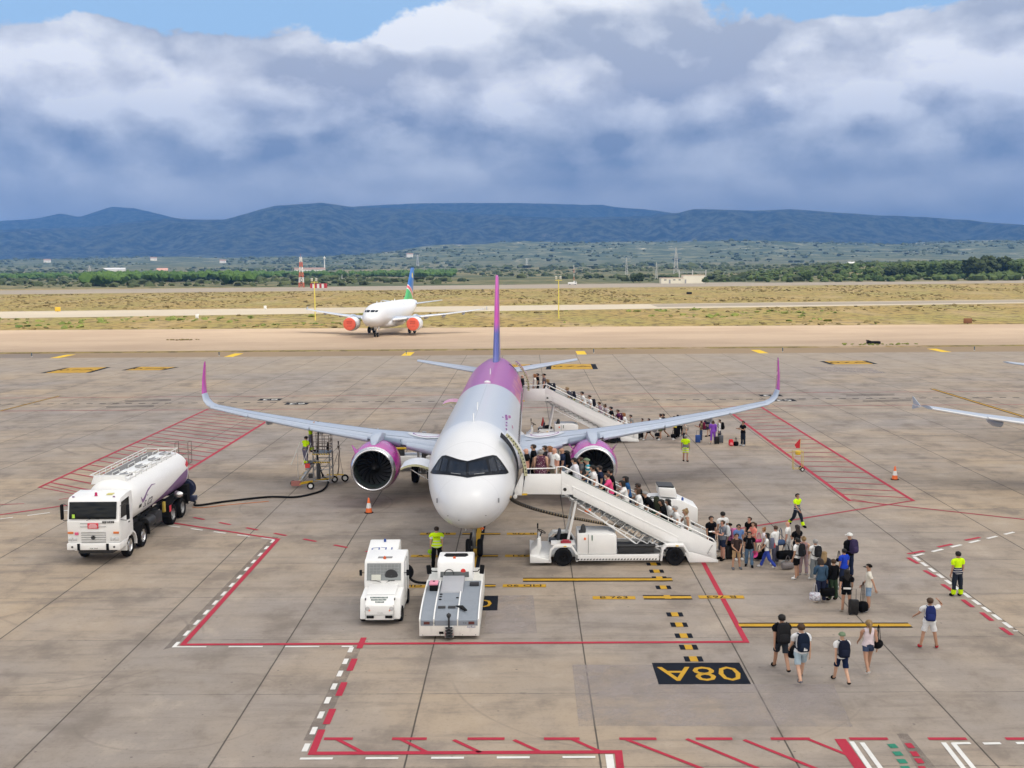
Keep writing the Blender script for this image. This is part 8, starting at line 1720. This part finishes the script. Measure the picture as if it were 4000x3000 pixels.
o = thing('utility_building', 'low white utility building with a taller right half beside the runway', 'building', ((p0.x+p1.x)/2, 645, 0), 0); L_ = p1.x-p0.x
MB().box((-L_*.25, 0, 1.5), (L_*.5, 8, 3.0)).build('wall', BW, o); MB().box((L_*.24, 0, 2.25), (L_*.49, 8, 4.5)).build('wall', BW, o); MB().box((-L_*.25, 0, 3.07), (L_*.51, 8.3, .14)).build('roof', mat('roof_edge', (.55, .40, .30), .7), o); MB().box((L_*.24, 0, 4.57), (L_*.5, 8.3, .14)).build('roof', mat('roof_edge', (0, 0, 0)), o)
for x_ in (-10, -5, -2): MB().box((x_, -4.02, 2.0), (1.3, .06, .5)).build('window', DK, o)
for x_ in (-7.5, 1.2): MB().box((x_, -4.02, 1.1), (.9, .06, 2.1)).build('door', GREY, o)
o = thing('substation_gantry', 'steel substation gantry rising behind the white utility building', 'gantry', (atY(2705, 1100, 655).x, 655, 0), 0); W_g = 15.0
mb = MB()
for x_ in (-W_g/2, 0, W_g/2): mb.box((x_, 0, 3.6), (.45, .45, 7.4))
for z_ in (5.9, 6.3): mb.tube((-W_g/2, 0, z_), (W_g/2, 0, z_), .08, 4)
for k in range(14): mb.tube((-W_g/2+k*W_g/14, 0, 5.9), (-W_g/2+(k+.5)*W_g/14, 0, 6.3), .05, 4)
mb.build('frame', PM, o)
o = thing('antenna_mast', 'thin white and red antenna mast above the white runway truck', 'mast', atY(2242, 1110, 640), 0); mb = MB()
for k in range(5): mb.tube((0, 0, k*2.1), (0, 0, k*2.1+2.1), .12, 6, k % 2)
mb.tube((-1.6, 0, 7.2), (1.6, 0, 7.2), .05, 4); mb.build('pole', [mat('tower_white', (0, 0, 0)), mat('tower_red', (0, 0, 0))], o)
o = thing('runway_truck', 'small white truck parked below the antenna mast', 'truck', atY(2236, 1114, 630), 0); MB().prism([(-2.4, .5), (-2.4, 1.6), (.6, 1.6), (1.0, 2.2), (2.0, 2.2), (2.4, 1.4), (2.4, .5)], 'Y', -1, 1).build('body', WH, o, bevel=.05); MB().prism([(1.1, 1.5), (1.2, 2.05), (1.95, 2.05), (2.2, 1.5)], 'Y', -1.02, 1.02).build('window', GL, o)
for x_ in (-1.5, 1.5): wheel(o, x_, -.9, .4, .25, hubm=GREY, ax='Y')
o = thing('relay_tower', 'white relay tower on the plain above the striped hut', 'tower', atY(1268, 1046, 1800), 0); mb = MB(); mb.tube((0, 0, 0), (0, 0, 18), .9, 8, r2=.6); mb.build('shaft', mat('tower_white', (0, 0, 0)), o); MB().lathe([(1.6, 14), (1.8, 14.6), (1.8, 16), (1.2, 16.4)], (0, 0, 0), 'Z', 12, caps=True).build('antenna_drum', mat('tower_white', (0, 0, 0)), o)
def house(lb2, px, py, Y_, w_=12, h=5, d=8, roof=(.26, .17, .13)):
    p = atY(px, py, Y_); p.z = float(height(p.x, p.y))-.3 if Y_ < 5000 else p.z; o = thing('country_house', lb2, 'house', p, .3); MB().box((0, 0, h/2), (w_, d, h)).build('wall', mat('house_white', (.70, .66, .60), .7), o)
    MB().prism([(-d/2-.4, h-.1), (0, h+d*.28), (d/2+.4, h-.1)], 'X', -w_/2-.4, w_/2+.4).build('roof', mat('roof_tile%02x' % int(roof[0]*255), roof, .8), o)
    MB().box((w_*.2, -d/2-.03, h*.5), (1.2, .06, 1.5)).build('window', DK, o); return o
house('white country house with pink roof above the left pine wood', 634, 1058, 1250, 11, 7.5, 9, (.42, .24, .20))
house('long pale farm building on the plain left of the parked jet fin', 1210, 1052, 1900, 50, 5, 10); house('long low white shed on the far left plain', 445, 1060, 2100, 40, 4, 10, (.5, .5, .5)); house('white villa on the slope above the parked jet', 1600, 1003, 3000, 16, 8, 10)
house('pale roofed shed among the trees at right', 3330, 1032, 1100, 10, 2.2, 5, (.5, .5, .48)); house('white house on the far left foothill', 185, 1024, 3200, 18, 7, 12); house('white house left of centre on the foothill', 600, 1010, 3300, 18, 7, 12); house('white house low on the slope left of the fin', 870, 1008, 3000, 16, 6, 12)
for lb2, px, py, dims, m_, nm, cat_ in (('yellow marker box in the grass at far left', 226, 1218, (1.5, .3, 1.3), YEL, 'marker_box', 'marker'), ('white marker post near the taxiway at left', 770, 1245, (.7, .4, 1.1), WH, 'marker_post', 'marker'), ('white marker post behind the taxiway left of the mast', 1036, 1208, (.7, .4, 1.0), WH, 'marker_post', 'marker'), ('brown marker board in the grass at far right', 3780, 1265, (1.6, .2, 1.1), mat('sign_brown', (.20, .08, .03), .6), 'marker_board', 'sign'), ('small black marker box in the far grass at right', 2692, 1150, (2.0, .5, .9), BLK, 'marker_box', 'marker'), ('white runway light box at far right', 3698, 1092, (1.0, .5, 1.8), WH, 'runway_light', 'light'), ('white cabinet at the right end of the runway edge', 3992, 1092, (1.2, .5, 1.8), WH, 'runway_cabinet', 'cabinet')):
    p = at(px, py); o = thing(nm, lb2, cat_, p, 0); MB().box((0, 0, dims[2]*.55), (dims[0], dims[1], dims[2]*.9)).build('board', m_, o, bevel=.04); MB().tube((0, 0, -.02), (0, 0, dims[2]*.2), .08, 6).build('stand', DK, o)
for i, (px, py, lb2) in enumerate(((124, 1394, 'edge post beside the leftmost yellow stripe'), (856, 1390, 'edge post beside the second yellow stripe from the left'), (1587, 1386, 'edge post beside the yellow stripe left of the fin'), (2319, 1379, 'edge post beside the yellow stripe right of the fin'), (3057, 1374, 'edge post beside the yellow stripe above the right winglet'), (3806, 1369, 'edge post beside the rightmost yellow stripe'))):
    p = at(px, py); o = thing('edge_post', 'small dark '+lb2, 'edge post', p, 0, 'small edge posts along the apron edge'); MB().lathe([(.05, 0), (.05, .3), (.07, .32), (.07, .5), (.03, .58), (.001, .58)], (0, 0, 0), 'Z', 10).build('post', mat('post_blue', (.03, .08, .13), .4), o); MB().lathe([(.1, 0), (.1, .05), (.001, .06)], (0, 0, 0), 'Z', 10).build('base', mat('tower_white', (0, 0, 0)), o)
